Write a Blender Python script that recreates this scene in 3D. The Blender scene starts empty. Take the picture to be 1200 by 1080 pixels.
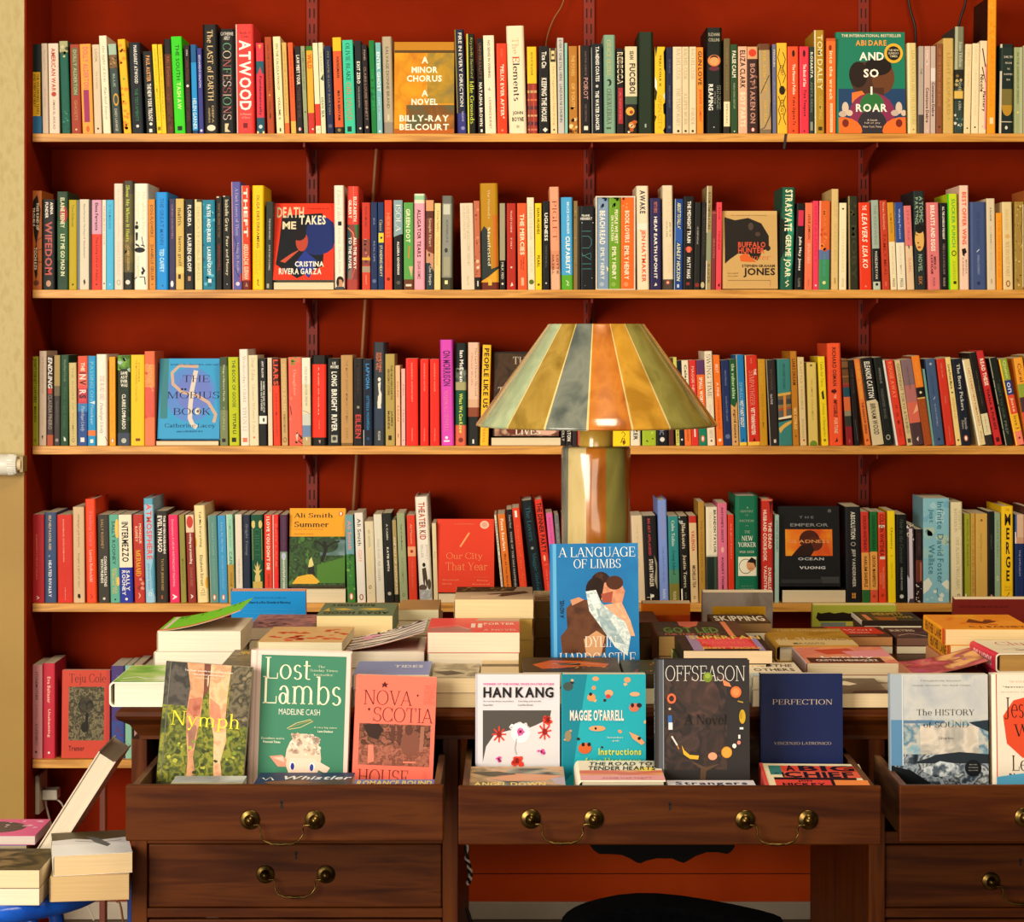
import bpy, math, random, colorsys
from mathutils import Matrix, Vector
C = bpy.context.scene
COL = C.collection
rnd = random.Random(7)
# ---------------------------------------------------------------- camera
F = 2625.0            # focal length in pixels of the 1200 px wide frame
CAMZ = 1.35
cam = bpy.data.cameras.new('camera'); cam.sensor_fit = 'HORIZONTAL'; cam.sensor_width = 36
cam.lens = F / 1200 * 36; cam.shift_y = (395 - 540) / 1200.0; cam.clip_end = 60
camo = bpy.data.objects.new('camera', cam); COL.objects.link(camo)
camo.location = (0, 0, CAMZ); camo.rotation_euler = (math.pi / 2, 0, 0)
C.camera = camo
# ---------------------------------------------------------------- world, light, exposure
C.view_settings.view_transform = 'Standard'; C.view_settings.look = 'None'
C.view_settings.gamma = 1.0; C.view_settings.use_curve_mapping = False
C.view_settings.exposure = -0.2
W = bpy.data.worlds.new('world'); C.world = W; W.use_nodes = True
bg = W.node_tree.nodes['Background']; bg.inputs[0].default_value = (1.0, 0.86, 0.62, 1); bg.inputs[1].default_value = 0.14
def area(name, loc, target, sx, sy, power, color):
    l = bpy.data.lights.new(name, 'AREA'); l.shape = 'RECTANGLE'; l.size = sx; l.size_y = sy
    l.energy = power; l.color = color
    o = bpy.data.objects.new(name, l); COL.objects.link(o); o.location = loc
    o.rotation_euler = (Vector(target) - Vector(loc)).to_track_quat('-Z', 'Y').to_euler()
    return o
# the shop window on the left behind the camera, and a warm ceiling light further right
area('shop_window', (-2.3, 0.5, 1.65), (0.1, 4.4, 0.9), 1.8, 1.9, 235, (1.0, 0.92, 0.78))
area('low_front_fill', (-0.1, -2.4, 0.72), (0.3, 5.0, 0.5), 3.0, 1.3, 84, (1.0, 0.88, 0.70))  # unseen low fill, added behind the camera to brighten the kneehole
area('ceiling_lamp', (0.5, 2.7, 3.1), (0.35, 4.1, 0.75), 0.7, 0.7, 52, (1.0, 0.82, 0.58))

def PX(px, Y): return (px - 600.0) * Y / F
def PZ(py, Y): return CAMZ + (395.0 - py) * Y / F
# ---------------------------------------------------------------- materials
def lin(h):
    h = h.lstrip('#')
    if len(h) == 3: h = ''.join(c * 2 for c in h)
    r = []
    for i in (0, 2, 4):
        c = int(h[i:i+2], 16) / 255.0
        r.append(c / 12.92 if c <= 0.04045 else ((c + 0.055) / 1.055) ** 2.4)
    return tuple(r) + (1.0,)
_mats = {}
def N(nt, t, **kw):
    n = nt.nodes.new(t)
    for k, v in kw.items(): setattr(n, k, v)
    return n
def M(spec, rough=0.45):
    """'rrggbb' plain printed paper; 'n:aaa,bbb,ccc:scale' a mottled print of several colours"""
    key = (spec, rough)
    if key in _mats: return _mats[key]
    m = bpy.data.materials.new('print_' + spec.replace('#', '')[:40]); m.use_nodes = True
    nt = m.node_tree; b = nt.nodes['Principled BSDF']
    b.inputs['Roughness'].default_value = rough
    b.inputs['Specular IOR Level'].default_value = 0.16
    co = N(nt, 'ShaderNodeTexCoord')
    if spec.startswith('n:'):
        _, cols, sc = spec.split(':'); cols = cols.split(',')
        no = N(nt, 'ShaderNodeTexNoise'); no.inputs['Scale'].default_value = float(sc); no.inputs['Detail'].default_value = 5
        no.inputs['Distortion'].default_value = 0.6 if float(sc) < 30 else 0.15
        nt.links.new(co.outputs['Object'], no.inputs['Vector'])
        cr = N(nt, 'ShaderNodeValToRGB'); el = cr.color_ramp.elements
        k = len(cols)
        pos = [0.34 + 0.32 * i / max(1, k - 1) for i in range(k)]
        el[0].position = pos[0]; el[0].color = lin(cols[0]); el[1].position = pos[-1]; el[1].color = lin(cols[-1])
        for i in range(1, k - 1):
            e = el.new(pos[i]); e.color = lin(cols[i])
        nt.links.new(no.outputs['Fac'], cr.inputs['Fac']); nt.links.new(cr.outputs['Color'], b.inputs['Base Color'])
    else:
        b.inputs['Base Color'].default_value = lin(spec)
        no = N(nt, 'ShaderNodeTexNoise'); no.inputs['Scale'].default_value = 35
        nt.links.new(co.outputs['Object'], no.inputs['Vector'])
        mr = N(nt, 'ShaderNodeMapRange'); mr.inputs['To Min'].default_value = rough - 0.08; mr.inputs['To Max'].default_value = rough + 0.1
        nt.links.new(no.outputs['Fac'], mr.inputs['Value']); nt.links.new(mr.outputs['Result'], b.inputs['Roughness'])
    _mats[key] = m
    return m
def pages_mat(hexc):
    key = ('pages', hexc)
    if key in _mats: return _mats[key]
    m = bpy.data.materials.new('paper_edges'); m.use_nodes = True; nt = m.node_tree; b = nt.nodes['Principled BSDF']
    b.inputs['Roughness'].default_value = 0.8; b.inputs['Specular IOR Level'].default_value = 0.1
    co = N(nt, 'ShaderNodeTexCoord'); mp = N(nt, 'ShaderNodeMapping'); mp.inputs['Scale'].default_value = (700, 6, 6)
    no = N(nt, 'ShaderNodeTexNoise'); no.inputs['Scale'].default_value = 1.0; no.inputs['Detail'].default_value = 2
    nt.links.new(co.outputs['Object'], mp.inputs['Vector']); nt.links.new(mp.outputs['Vector'], no.inputs['Vector'])
    c = lin(hexc); cr = N(nt, 'ShaderNodeValToRGB'); el = cr.color_ramp.elements
    el[0].position = 0.3; el[0].color = tuple(x * 0.88 for x in c[:3]) + (1,); el[1].position = 0.65; el[1].color = c
    nt.links.new(no.outputs['Fac'], cr.inputs['Fac']); nt.links.new(cr.outputs['Color'], b.inputs['Base Color'])
    _mats[key] = m
    return m
def surf(name, cols, scale=(1, 1, 1), nscale=4.0, rough=0.5, bump=0.0, metal=0.0, coat=0.0, detail=6, dist=0.0, spec=0.4, p0=0.35, p1=0.65):
    m = bpy.data.materials.new(name); m.use_nodes = True; nt = m.node_tree; b = nt.nodes['Principled BSDF']
    b.inputs['Roughness'].default_value = rough; b.inputs['Metallic'].default_value = metal
    b.inputs['Coat Weight'].default_value = coat; b.inputs['Coat Roughness'].default_value = 0.06
    b.inputs['Specular IOR Level'].default_value = spec
    co = N(nt, 'ShaderNodeTexCoord'); mp = N(nt, 'ShaderNodeMapping'); mp.inputs['Scale'].default_value = scale
    no = N(nt, 'ShaderNodeTexNoise'); no.inputs['Scale'].default_value = nscale; no.inputs['Detail'].default_value = detail; no.inputs['Distortion'].default_value = dist
    nt.links.new(co.outputs['Object'], mp.inputs['Vector']); nt.links.new(mp.outputs['Vector'], no.inputs['Vector'])
    cr = N(nt, 'ShaderNodeValToRGB'); el = cr.color_ramp.elements; k = len(cols)
    el[0].position = p0; el[0].color = lin(cols[0]); el[1].position = p1; el[1].color = lin(cols[-1])
    for i in range(1, k - 1):
        e = el.new(p0 + (p1 - p0) * i / (k - 1)); e.color = lin(cols[i])
    nt.links.new(no.outputs['Fac'], cr.inputs['Fac']); nt.links.new(cr.outputs['Color'], b.inputs['Base Color'])
    if bump:
        bp = N(nt, 'ShaderNodeBump'); bp.inputs['Strength'].default_value = bump; bp.inputs['Distance'].default_value = 0.004
        nt.links.new(no.outputs['Fac'], bp.inputs['Height']); nt.links.new(bp.outputs['Normal'], b.inputs['Normal'])
    return m
# ---------------------------------------------------------------- object helpers
def tag(o, label=None, cat=None, group=None, kind=None):
    if label: o['label'] = label
    if cat: o['category'] = cat
    if group: o['group'] = group
    if kind: o['kind'] = kind
    return o
def empty(name, loc=(0, 0, 0)):
    o = bpy.data.objects.new(name, None); COL.objects.link(o); o.empty_display_size = 0.05; o.location = loc
    return o
class MB:
    """collects polygons with a material each, linked as ONE mesh object"""
    def __init__(s): s.v = []; s.f = []; s.m = []; s.mats = []; s.smooth = set()
    def mi(s, mat):
        if mat not in s.mats: s.mats.append(mat)
        return s.mats.index(mat)
    def add(s, verts, faces, mat, smooth=False):
        k = len(s.v); s.v.extend(verts); i = s.mi(mat)
        for f in faces:
            if smooth: s.smooth.add(len(s.f))
            s.f.append([k + a for a in f]); s.m.append(i)
    def box(s, x0, x1, y0, y1, z0, z1, mat):
        s.add([(x0,y0,z0),(x1,y0,z0),(x1,y1,z0),(x0,y1,z0),(x0,y0,z1),(x1,y0,z1),(x1,y1,z1),(x0,y1,z1)],
              [(0,3,2,1),(4,5,6,7),(0,1,5,4),(1,2,6,5),(2,3,7,6),(3,0,4,7)], mat)
    def lathe(s, prof, mat, n=32, c=(0, 0, 0), axis='z', smooth=True, matf=None, wob=None):
        vs = []
        for r, z in prof:
            for k in range(n):
                a = 2 * math.pi * k / n
                rr = r * (wob(a, z) if wob else 1)
                p = (rr * math.cos(a), rr * math.sin(a), z)
                if axis == 'y': p = (p[0], -p[2], p[1])
                vs.append((c[0] + p[0], c[1] + p[1], c[2] + p[2]))
        base = len(s.v); s.v.extend(vs)
        for i in range(len(prof) - 1):
            for k in range(n):
                k2 = (k + 1) % n
                if smooth: s.smooth.add(len(s.f))
                s.f.append([base + i*n + k, base + i*n + k2, base + (i+1)*n + k2, base + (i+1)*n + k])
                s.m.append(s.mi(matf(2*math.pi*(k + .5)/n) if matf else mat))
    def tube(s, pts, r, mat, n=8):
        rr = r if hasattr(r, '__len__') else [r] * len(pts)
        P = [Vector(p) for p in pts]; vs = []
        up = Vector((0.13, 0.21, 1)).normalized()
        for i, p in enumerate(P):
            t = (P[min(i + 1, len(P) - 1)] - P[max(i - 1, 0)]).normalized()
            a = t.cross(up)
            if a.length < 1e-4: a = t.cross(Vector((1, 0, 0)))
            a.normalize(); b = t.cross(a)
            for k in range(n):
                q = 2 * math.pi * k / n
                vs.append(tuple(p + (a * math.cos(q) + b * math.sin(q)) * rr[i]))
        fs = [(i*n + k, i*n + (k+1) % n, (i+1)*n + (k+1) % n, (i+1)*n + k) for i in range(len(P) - 1) for k in range(n)]
        s.add(vs, fs, mat, True)
        s.add(vs[:n], [tuple(range(n - 1, -1, -1))], mat); s.add(vs[-n:], [tuple(range(n))], mat)
    def prism(s, poly, y0, y1, mat):
        """outline in x,z extruded in y"""
        n = len(poly)
        vs = [(x, y0, z) for x, z in poly] + [(x, y1, z) for x, z in poly]
        s.add(vs, [tuple(range(n)), tuple(range(2*n - 1, n - 1, -1))] + [(i, n + i, n + (i+1) % n, (i+1) % n) for i in range(n)], mat)
    def build(s, name, parent=None, bevel=0):
        me = bpy.data.meshes.new(name); me.from_pydata(s.v, [], s.f)
        for m in s.mats: me.materials.append(m)
        me.polygons.foreach_set('material_index', s.m)
        if s.smooth:
            me.polygons.foreach_set('use_smooth', [i in s.smooth for i in range(len(s.f))])
        me.update()
        o = bpy.data.objects.new(name, me); COL.objects.link(o)
        if parent: o.parent = parent
        if bevel:
            b = o.modifiers.new('bevel', 'BEVEL'); b.width = bevel; b.segments = 2; b.limit_method = 'ANGLE'
        return o
# ---------------------------------------------------------------- lettering
SERIF = {
'A':('.62','D .05 0 .31 .7 .03;D .55 0 .31 .7 .1;H .15 .44 .22;S .05 0 .08;S .56 0 .1'),
'B':('.58','V .13 0 .7;H .04 .3 .675;H .04 .3 0;H .13 .32 .35;A .27 .52 .23 .18 -90 90;A .29 .19 .26 .19 -90 90'),
'C':('.64','A .34 .35 .31 .36 38 322;V .575 .47 .69 .03;V .575 .02 .2 .03'),
'D':('.68','V .14 0 .7;H .04 .32 .675;H .04 .32 0;A .3 .35 .34 .35 -90 90'),
'E':('.56','V .13 0 .7;H .04 .5 .675;H .04 .5 0;H .13 .4 .34;V .49 .53 .7 .03;V .51 0 .17 .03;V .39 .27 .43 .03'),
'F':('.53','V .13 0 .7;H .04 .5 .675;H .13 .4 .34;V .49 .53 .7 .03;V .39 .27 .43 .03;S .13 0 .1'),
'G':('.68','A .34 .35 .31 .36 38 322;V .575 .47 .69 .03;V .56 .02 .3 .09;S .56 .3 .1'),
'H':('.72','V .14 0 .7;V .57 0 .7;H .14 .57 .345;S .14 0 .1;S .14 .675 .1;S .57 0 .1;S .57 .675 .1'),
'I':('.3','V .15 0 .7;S .15 0 .1;S .15 .675 .1'),
'J':('.38','V .2 .05 .7;S .2 .675 .1;A .1 .06 .145 .13 -150 0'),
'K':('.66','V .14 0 .7;D .17 .3 .52 .7 .035;D .55 0 .27 .42 .1;S .14 0 .1;S .14 .675 .1;S .53 .675 .09;S .57 0 .1'),
'L':('.54','V .13 0 .7;H .04 .5 0;V .49 0 .19 .03;S .13 .675 .1'),
'M':('.86','V .12 0 .7 .035;V .7 0 .7;D .43 0 .14 .7 .095;D .42 0 .68 .7 .035;S .12 0 .09;S .71 0 .1;S .09 .675 .07;S .72 .675 .08'),
'N':('.72','V .13 0 .7 .035;V .59 0 .7 .035;D .58 0 .14 .7 .1;S .13 0 .09;S .09 .675 .07;S .59 .675 .09'),
'O':('.7','A .35 .35 .32 .36 0 360'),
'P':('.56','V .13 0 .7;H .04 .3 .675;H .13 .3 .31;A .27 .505 .25 .195 -90 90;S .13 0 .1'),
'Q':('.7','A .35 .35 .32 .36 0 360;D .58 -.16 .36 .06 .08'),
'R':('.64','V .13 0 .7;H .04 .3 .675;H .13 .3 .33;A .27 .515 .24 .185 -90 90;D .57 0 .33 .36 .1;S .13 0 .1;S .59 0 .08'),
'S':('.52','A .25 .525 .2 .18 30 270;A .26 .18 .22 .185 -150 90;V .43 .52 .69 .03;V .05 .02 .19 .03'),
'T':('.62','V .31 0 .7;H .04 .58 .675;V .055 .53 .7 .03;V .565 .53 .7 .03;S .31 0 .11'),
'U':('.7','V .14 .2 .7;V .57 .2 .7 .035;A .355 .22 .26 .23 180 360;S .14 .675 .1;S .57 .675 .09'),
'V':('.64','D .33 0 .09 .7 .1;D .33 0 .56 .7 .035;S .1 .675 .1;S .55 .675 .09'),
'W':('.92','D .28 0 .09 .7 .1;D .29 0 .46 .7 .035;D .63 0 .44 .7 .1;D .65 0 .83 .7 .035;S .1 .675 .1;S .45 .675 .08;S .83 .675 .08'),
'X':('.64','D .56 0 .1 .7 .1;D .09 0 .54 .7 .035;S .11 .675 .09;S .53 .675 .08;S .1 0 .08;S .55 0 .1'),
'Y':('.62','V .31 0 .32;D .31 .3 .09 .7 .1;D .32 .3 .53 .7 .035;S .1 .675 .1;S .53 .675 .08;S .31 0 .1'),
'Z':('.58','H .06 .5 .675;H .05 .53 0;D .1 0 .46 .7 .1;V .06 .53 .7 .03;V .52 0 .17 .03'),
'a':('.46','V .33 .03 .34;A .2 .31 .16 .16 10 165;A .18 .14 .15 .15 0 360;S .38 0 .05'),
'b':('.52','V .12 0 .72;A .28 .23 .21 .24 -140 140;S .09 .695 .06'),
'c':('.44','A .24 .23 .21 .24 40 320'),
'd':('.54','V .4 0 .72;A .25 .23 .21 .24 40 320;S .37 .695 .06;S .44 0 .06'),
'e':('.46','A .24 .23 .21 .24 0 320;H .06 .43 .24'),
'f':('.34','V .14 0 .56;A .25 .56 .155 .16 60 180;H .04 .28 .43;S .14 0 .1'),
'g':('.48','A .23 .29 .18 .18 0 360;A .23 -.05 .2 .14 0 360;H .3 .46 .43;V .12 .06 .14 .05'),
'h':('.54','V .12 0 .72;V .4 0 .3;A .26 .28 .185 .19 0 150;S .12 0 .09;S .4 0 .09;S .09 .695 .06'),
'i':('.27','V .13 0 .44;S .13 0 .09;S .1 .425 .06;O .13 .6 .055'),
'j':('.27','V .15 -.1 .44;S .12 .425 .06;O .15 .6 .055;A .05 -.09 .145 .12 -120 0'),
'k':('.54','V .12 0 .72;D .14 .18 .4 .44 .035;D .46 0 .22 .28 .09;S .12 0 .09;S .09 .695 .06;S .41 .43 .08;S .47 0 .08'),
'l':('.26','V .13 0 .72;S .13 0 .09;S .1 .695 .06'),
'm':('.8','V .11 0 .44;V .39 0 .3;V .66 0 .3;A .25 .28 .185 .19 0 150;A .52 .28 .185 .19 0 150;S .11 0 .08;S .39 0 .08;S .66 0 .08;S .08 .425 .06'),
'n':('.54','V .12 0 .44;V .4 0 .3;A .26 .28 .185 .19 0 150;S .12 0 .09;S .4 0 .09;S .09 .425 .06'),
'o':('.5','A .25 .23 .22 .24 0 360'),
'p':('.53','V .12 -.2 .44;A .28 .23 .21 .24 -140 140;S .12 -.2 .09;S .09 .425 .06'),
'q':('.53','V .4 -.2 .44;A .25 .23 .21 .24 40 320;S .4 -.2 .09'),
'r':('.38','V .12 0 .44;A .28 .27 .2 .19 60 150;S .12 0 .09;S .09 .425 .06;O .33 .4 .05'),
's':('.39','A .2 .345 .145 .125 30 270;A .2 .115 .16 .13 -150 90'),
't':('.34','V .14 .06 .6;H .03 .29 .43;A .22 .08 .125 .09 180 310'),
'u':('.54','V .12 .16 .46;V .4 0 .46;A .26 .18 .185 .19 180 340;S .09 .435 .06;S .37 .435 .06;S .44 0 .06'),
'v':('.5','D .25 0 .08 .46 .085;D .25 0 .42 .46 .035;S .09 .435 .08;S .41 .435 .07'),
'w':('.72','D .22 0 .08 .46 .085;D .23 0 .36 .46 .035;D .49 0 .35 .46 .085;D .51 0 .64 .46 .035;S .09 .435 .08;S .64 .435 .07'),
'x':('.5','D .44 0 .08 .46 .085;D .07 0 .42 .46 .035;S .09 .435 .07;S .42 .435 .06;S .08 0 .06;S .43 0 .08'),
'y':('.5','D .26 0 .08 .46 .085;D .16 -.2 .42 .46 .035;S .09 .435 .08;S .41 .435 .07;O .12 -.17 .05'),
'z':('.44','H .05 .38 .435;H .05 .4 0;D .08 0 .34 .46 .085'),
"'":('.18','V .09 .55 .72 .05'), '.':('.2','O .1 .04 .05'), ',':('.2','O .1 .04 .05;D .06 -.1 .12 .03 .04'),
'-':('.34','H .04 .3 .22'), '&':('.6','A .25 .53 .16 .17 0 360;A .25 .18 .21 .19 0 360;D .56 0 .3 .4 .08'),
}
def _serif(ch, tk, tn):
    wd, code = SERIF[ch]; vs = []; fs = []
    def quad(a, b, c, d):
        k = len(vs); vs.extend([a, b, c, d]); fs.append((k, k+1, k+2, k+3))
    for cmd in code.split(';'):
        p = cmd.split(); k = p[0]; a = [float(x) for x in p[1:]]
        if k == 'V':
            w = (a[3] * tn / .03 if a[3] < .06 else a[3]) if len(a) > 3 else tk
            quad((a[0]-w/2, a[1]), (a[0]+w/2, a[1]), (a[0]+w/2, a[2]), (a[0]-w/2, a[2]))
        elif k == 'H': quad((a[0], a[2]), (a[1], a[2]), (a[1], a[2]+tn), (a[0], a[2]+tn))
        elif k == 'S': quad((a[0]-a[2], a[1]), (a[0]+a[2], a[1]), (a[0]+a[2], a[1]+tn*.85), (a[0]-a[2], a[1]+tn*.85))
        elif k == 'D':
            w = tn*1.15 if a[4] < .05 else tk*1.08
            quad((a[0]-w/2, a[1]), (a[0]+w/2, a[1]), (a[2]+w/2, a[3]), (a[2]-w/2, a[3]))
        elif k == 'O':
            n = 10; b = len(vs)
            vs.extend([(a[0]+a[2]*math.cos(6.2832*i/n), a[1]+a[2]*math.sin(6.2832*i/n)) for i in range(n)]); fs.append(tuple(range(b, b+n)))
        elif k == 'A':
            cx, cy, rx, ry, a0, a1 = a; n = max(6, int(abs(a1-a0)/18))
            for i in range(n):
                q = []
                for t in (a0+(a1-a0)*i/n, a0+(a1-a0)*(i+1)/n):
                    t = math.radians(t); q.append(((cx+rx*math.cos(t), cy+ry*math.sin(t)), (cx+(rx-tk)*math.cos(t), cy+(ry-tn)*math.sin(t))))
                quad(q[0][0], q[1][0], q[1][1], q[0][1])
    return vs, fs, float(wd)
_gl = {}
def glyph(ch, font):
    key = (ch, font)
    if key in _gl: return _gl[key]
    if font in 'sSiT' and ch in SERIF:
        tk, tn = {'s': (.075, .026), 'S': (.115, .045), 'i': (.07, .026), 'T': (.045, .024)}[font]
        g = _serif(ch, tk, tn)
        if font == 'i': g = ([(x + .2*y, y) for x, y in g[0]], g[1], g[2])
    else:
        cu = bpy.data.curves.new('glyph', 'FONT'); cu.body = ch; cu.size = 1.0; cu.resolution_u = 2
        cu.offset = {'r': .008, 'b': .028, 'l': -.004, 'S': .02, 'o': .02}.get(font, .006)
        ob = bpy.data.objects.new('glyph', cu); COL.objects.link(ob)
        dg = bpy.context.evaluated_depsgraph_get(); ev = ob.evaluated_get(dg); me = ev.to_mesh()
        vs = [(v.co.x, v.co.y) for v in me.vertices]; fs = [tuple(p.vertices) for p in me.polygons]
        ev.to_mesh_clear(); bpy.data.objects.remove(ob); bpy.data.curves.remove(cu)
        if vs:
            x0 = min(x for x, y in vs); x1 = max(x for x, y in vs)
            vs = [(x - x0 + .045, y) for x, y in vs]; wd = x1 - x0 + .09
        else: wd = .3
        if font == 'o': vs = [(x + .22*y, y) for x, y in vs]
        g = (vs, fs, wd)
    _gl[key] = g
    return g
def layout(text, font, track=0.0):
    """unit text block: list of (glyph verts, faces, x shift, char index), total width, y min, y max"""
    x = 0; out = []; lo, hi = 0.0, 0.45
    for i, ch in enumerate(text):
        if ch == ' ': x += .26 + track; continue
        vs, fs, wd = glyph(ch, font)
        out.append((vs, fs, x, i)); x += wd + track
        if vs: lo = min(lo, min(p[1] for p in vs)); hi = max(hi, max(p[1] for p in vs))
    return out, x - track, lo, hi
# ---------------------------------------------------------------- books
SPU = (0, .03, .08, .16, .84, .92, .97, 1.0); SPY = (1, .55, .22, 0, 0, .22, .55, 1.0)
def spine_y(u):
    u = min(1, max(0, u))
    for i in range(7):
        if u <= SPU[i+1]: return SPY[i] + (SPY[i+1]-SPY[i])*(u-SPU[i])/(SPU[i+1]-SPU[i])
    return 1.0
def bookmap(face, w, d, h, B, curl):
    """(u,v,lift) on a face of the book to local coordinates; v runs downwards"""
    if face == 's': return lambda u, v, e: (w*u, B*spine_y(u) - e, h*(1-v))
    if face == 'f': return lambda u, v, e: (w + curl*max(0, u)**1.6 + e, B + (d-B)*u, h*(1-v))
    return lambda u, v, e: (-e, B + (d-B)*(1-u), h*(1-v))
def cl(a): return min(1.0, max(0.0, a))
def clipu(pts, a, b):
    for lim, sg in ((a, 1), (b, -1)):
        out = []
        for i in range(len(pts)):
            p, q = pts[i-1], pts[i]; ip, iq = (p[0]-lim)*sg >= 0, (q[0]-lim)*sg >= 0
            if ip != iq:
                t = (lim-p[0])/(q[0]-p[0]); out.append((lim, p[1]+(q[1]-p[1])*t))
            if iq: out.append(q)
        pts = out
        if len(pts) < 3: return []
    return pts
def paint(mb, els, fm, wu, hv, spine=False):
    """els: 'kind|...;kind|...' printed on a face of size wu x hv"""
    lay = 0
    def poly(pts, e, mat):
        pts = [(cl(u), cl(v)) for u, v in pts]
        if spine and (min(u for u, v in pts) < .16 or max(u for u, v in pts) > .84):
            for i in range(7):
                c = clipu(pts, SPU[i], SPU[i+1])
                if c: mb.add([fm(u, v, e) for u, v in c], [tuple(range(len(c)))], mat)
        else: mb.add([fm(u, v, e) for u, v in pts], [tuple(range(len(pts)))], mat)
    for el in els.split(';'):
        if not el: continue
        p = el.split('|'); k = p[0]; lay += 1; e = 0.00012 + 0.00006*lay
        if k in 'bcr':
            if k == 'b': u0, v0, u1, v1, col = 0, float(p[1]), 1, float(p[2]), p[3]
            else: u0, v0, u1, v1 = [float(x) for x in p[1:5]]; col = p[5]
            us = sorted({u0, u1} | {a for a in SPU if u0 < a < u1} | {u0 + (u1-u0)*i/5 for i in range(1, 5)}); n = len(us) - 1; vs = []
            for u in us: vs += [fm(u, v1, e), fm(u, v0, e)]
            mb.add(vs, [(2*i, 2*i+2, 2*i+3, 2*i+1) for i in range(n)], M(col))
        elif k in 'eo':
            if k == 'o': u, v, r = [float(x) for x in p[1:4]]; ru, rv, col = r, r*wu/hv, p[4]
            else: u, v, ru, rv = [float(x) for x in p[1:5]]; col = p[5]
            n = 18
            poly([(u+ru*math.cos(6.2832*i/n), v-rv*math.sin(6.2832*i/n)) for i in range(n)], e, M(col))
        elif k == 'g':          # ring
            u, v, ru, rv, t = [float(x) for x in p[1:6]]; n = 20; vs = []
            for i in range(n):
                a = 6.2832*i/n
                for q in (1, 1-t): vs.append(fm(cl(u+ru*q*math.cos(a)), cl(v-rv*q*math.sin(a)), e))
            mb.add(vs, [(2*i, (2*i+2) % (2*n), (2*i+3) % (2*n), 2*i+1) for i in range(n)], M(p[6]))
        elif k == 'p':
            pts = [tuple(float(y) for y in x.split(',')) for x in p[2].split()]
            a2 = sum(pts[i][0]*pts[(i+1) % len(pts)][1] - pts[(i+1) % len(pts)][0]*pts[i][1] for i in range(len(pts)))
            if a2 > 0: pts = pts[::-1]
            poly(pts, e, M(p[1]))
        elif k == 'w':          # stroke along points: w|col|width(u)|pts
            pts = [tuple(float(y) for y in x.split(',')) for x in p[3].split()]; t = float(p[2]); asp = wu/hv
            vs = []
            for i in range(len(pts)):
                a = pts[max(0, i-1)]; b = pts[min(len(pts)-1, i+1)]
                dx, dy = (b[0]-a[0]), (b[1]-a[1])/asp; L = math.hypot(dx, dy) or 1
                nx, ny = -dy/L*t/2, dx/L*t/2*asp
                vs += [(pts[i][0]+nx, pts[i][1]+ny), (pts[i][0]-nx, pts[i][1]-ny)]
            for i in range(len(pts)-1): poly([vs[2*i], vs[2*i+1], vs[2*i+3], vs[2*i+2]], e, M(p[1]))
        elif k == 'x':          # scatter of blobs: x|u0|v0|u1|v1|count|size(u)|col,col
            u0, v0, u1, v1 = [float(a) for a in p[1:5]]; cnt = int(p[5]); sz = float(p[6]); cols = p[7].split(',')
            R = random.Random(len(el)*7 + cnt)
            for i in range(cnt):
                u = R.uniform(u0, u1); v = R.uniform(v0, v1); n = 7; r = sz*R.uniform(.5, 1.2); ph = R.random()*6
                poly([(u+r*R.uniform(.6, 1.2)*math.cos(ph+6.2832*j/n), v-r*wu/hv*R.uniform(.5, 1.1)*math.sin(ph+6.2832*j/n)) for j in range(n)], e, M(cols[i % len(cols)]))
        elif k in 'th':
            if k == 't':        # t|v0|v1|col|text|h|u|font   reads downwards
                v0, v1 = float(p[1]), float(p[2]); cols, text = p[3].split(','), p[4]
                hh = float(p[5]) if len(p) > 5 and p[5] else .5; uc = float(p[6]) if len(p) > 6 and p[6] else .5
                font = (p[7] if len(p) > 7 else '') or 'r'
            else:               # h|u0|v0|u1|v1|col|text|font   reads across
                u0, v0, u1, v1 = [float(x) for x in p[1:5]]; cols, text = p[5].split(','), p[6]; font = (p[7] if len(p) > 7 else '') or 'r'
            tr = .1 if '~' in text else 0; text = text.replace('~', '')
            gl, wd, lo, hi = layout(text, font, tr)
            if not gl: continue
            for vs, fs, x, ci in gl:
                out = []
                for gx, gy in vs:
                    a = (x+gx)/wd; b = (gy-lo)/(hi-lo)
                    if k == 't': out.append(fm(uc - hh/2 + hh*b, v0 + (v1-v0)*a, e))
                    else: out.append(fm(u0 + (u1-u0)*a, v1 - (v1-v0)*b, e))
                mb.add(out, fs, M(cols[ci % len(cols)]))
KIND = 'paperback_book'
def vscale(els, k):
    """the same print with every height on the cover multiplied by k"""
    out = []
    f = lambda x: '%.4g' % (float(x)*k)
    for el in els.split(';'):
        p = el.split('|'); c = p[0]
        if c in 'bt': p[1] = f(p[1]); p[2] = f(p[2])
        elif c in 'rhx': p[2] = f(p[2]); p[4] = f(p[4])
        elif c == 'e': p[2] = f(p[2]); p[4] = f(p[4])
        elif c == 'g': p[2] = f(p[2]); p[4] = f(p[4])
        elif c == 'o': p[2] = f(p[2])
        elif c in 'pw':
            j = 2 if c == 'p' else 3
            p[j] = ' '.join(a.split(',')[0] + ',' + f(a.split(',')[1]) for a in p[j].split())
        out.append('|'.join(p))
    return ';'.join(out)
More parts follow.
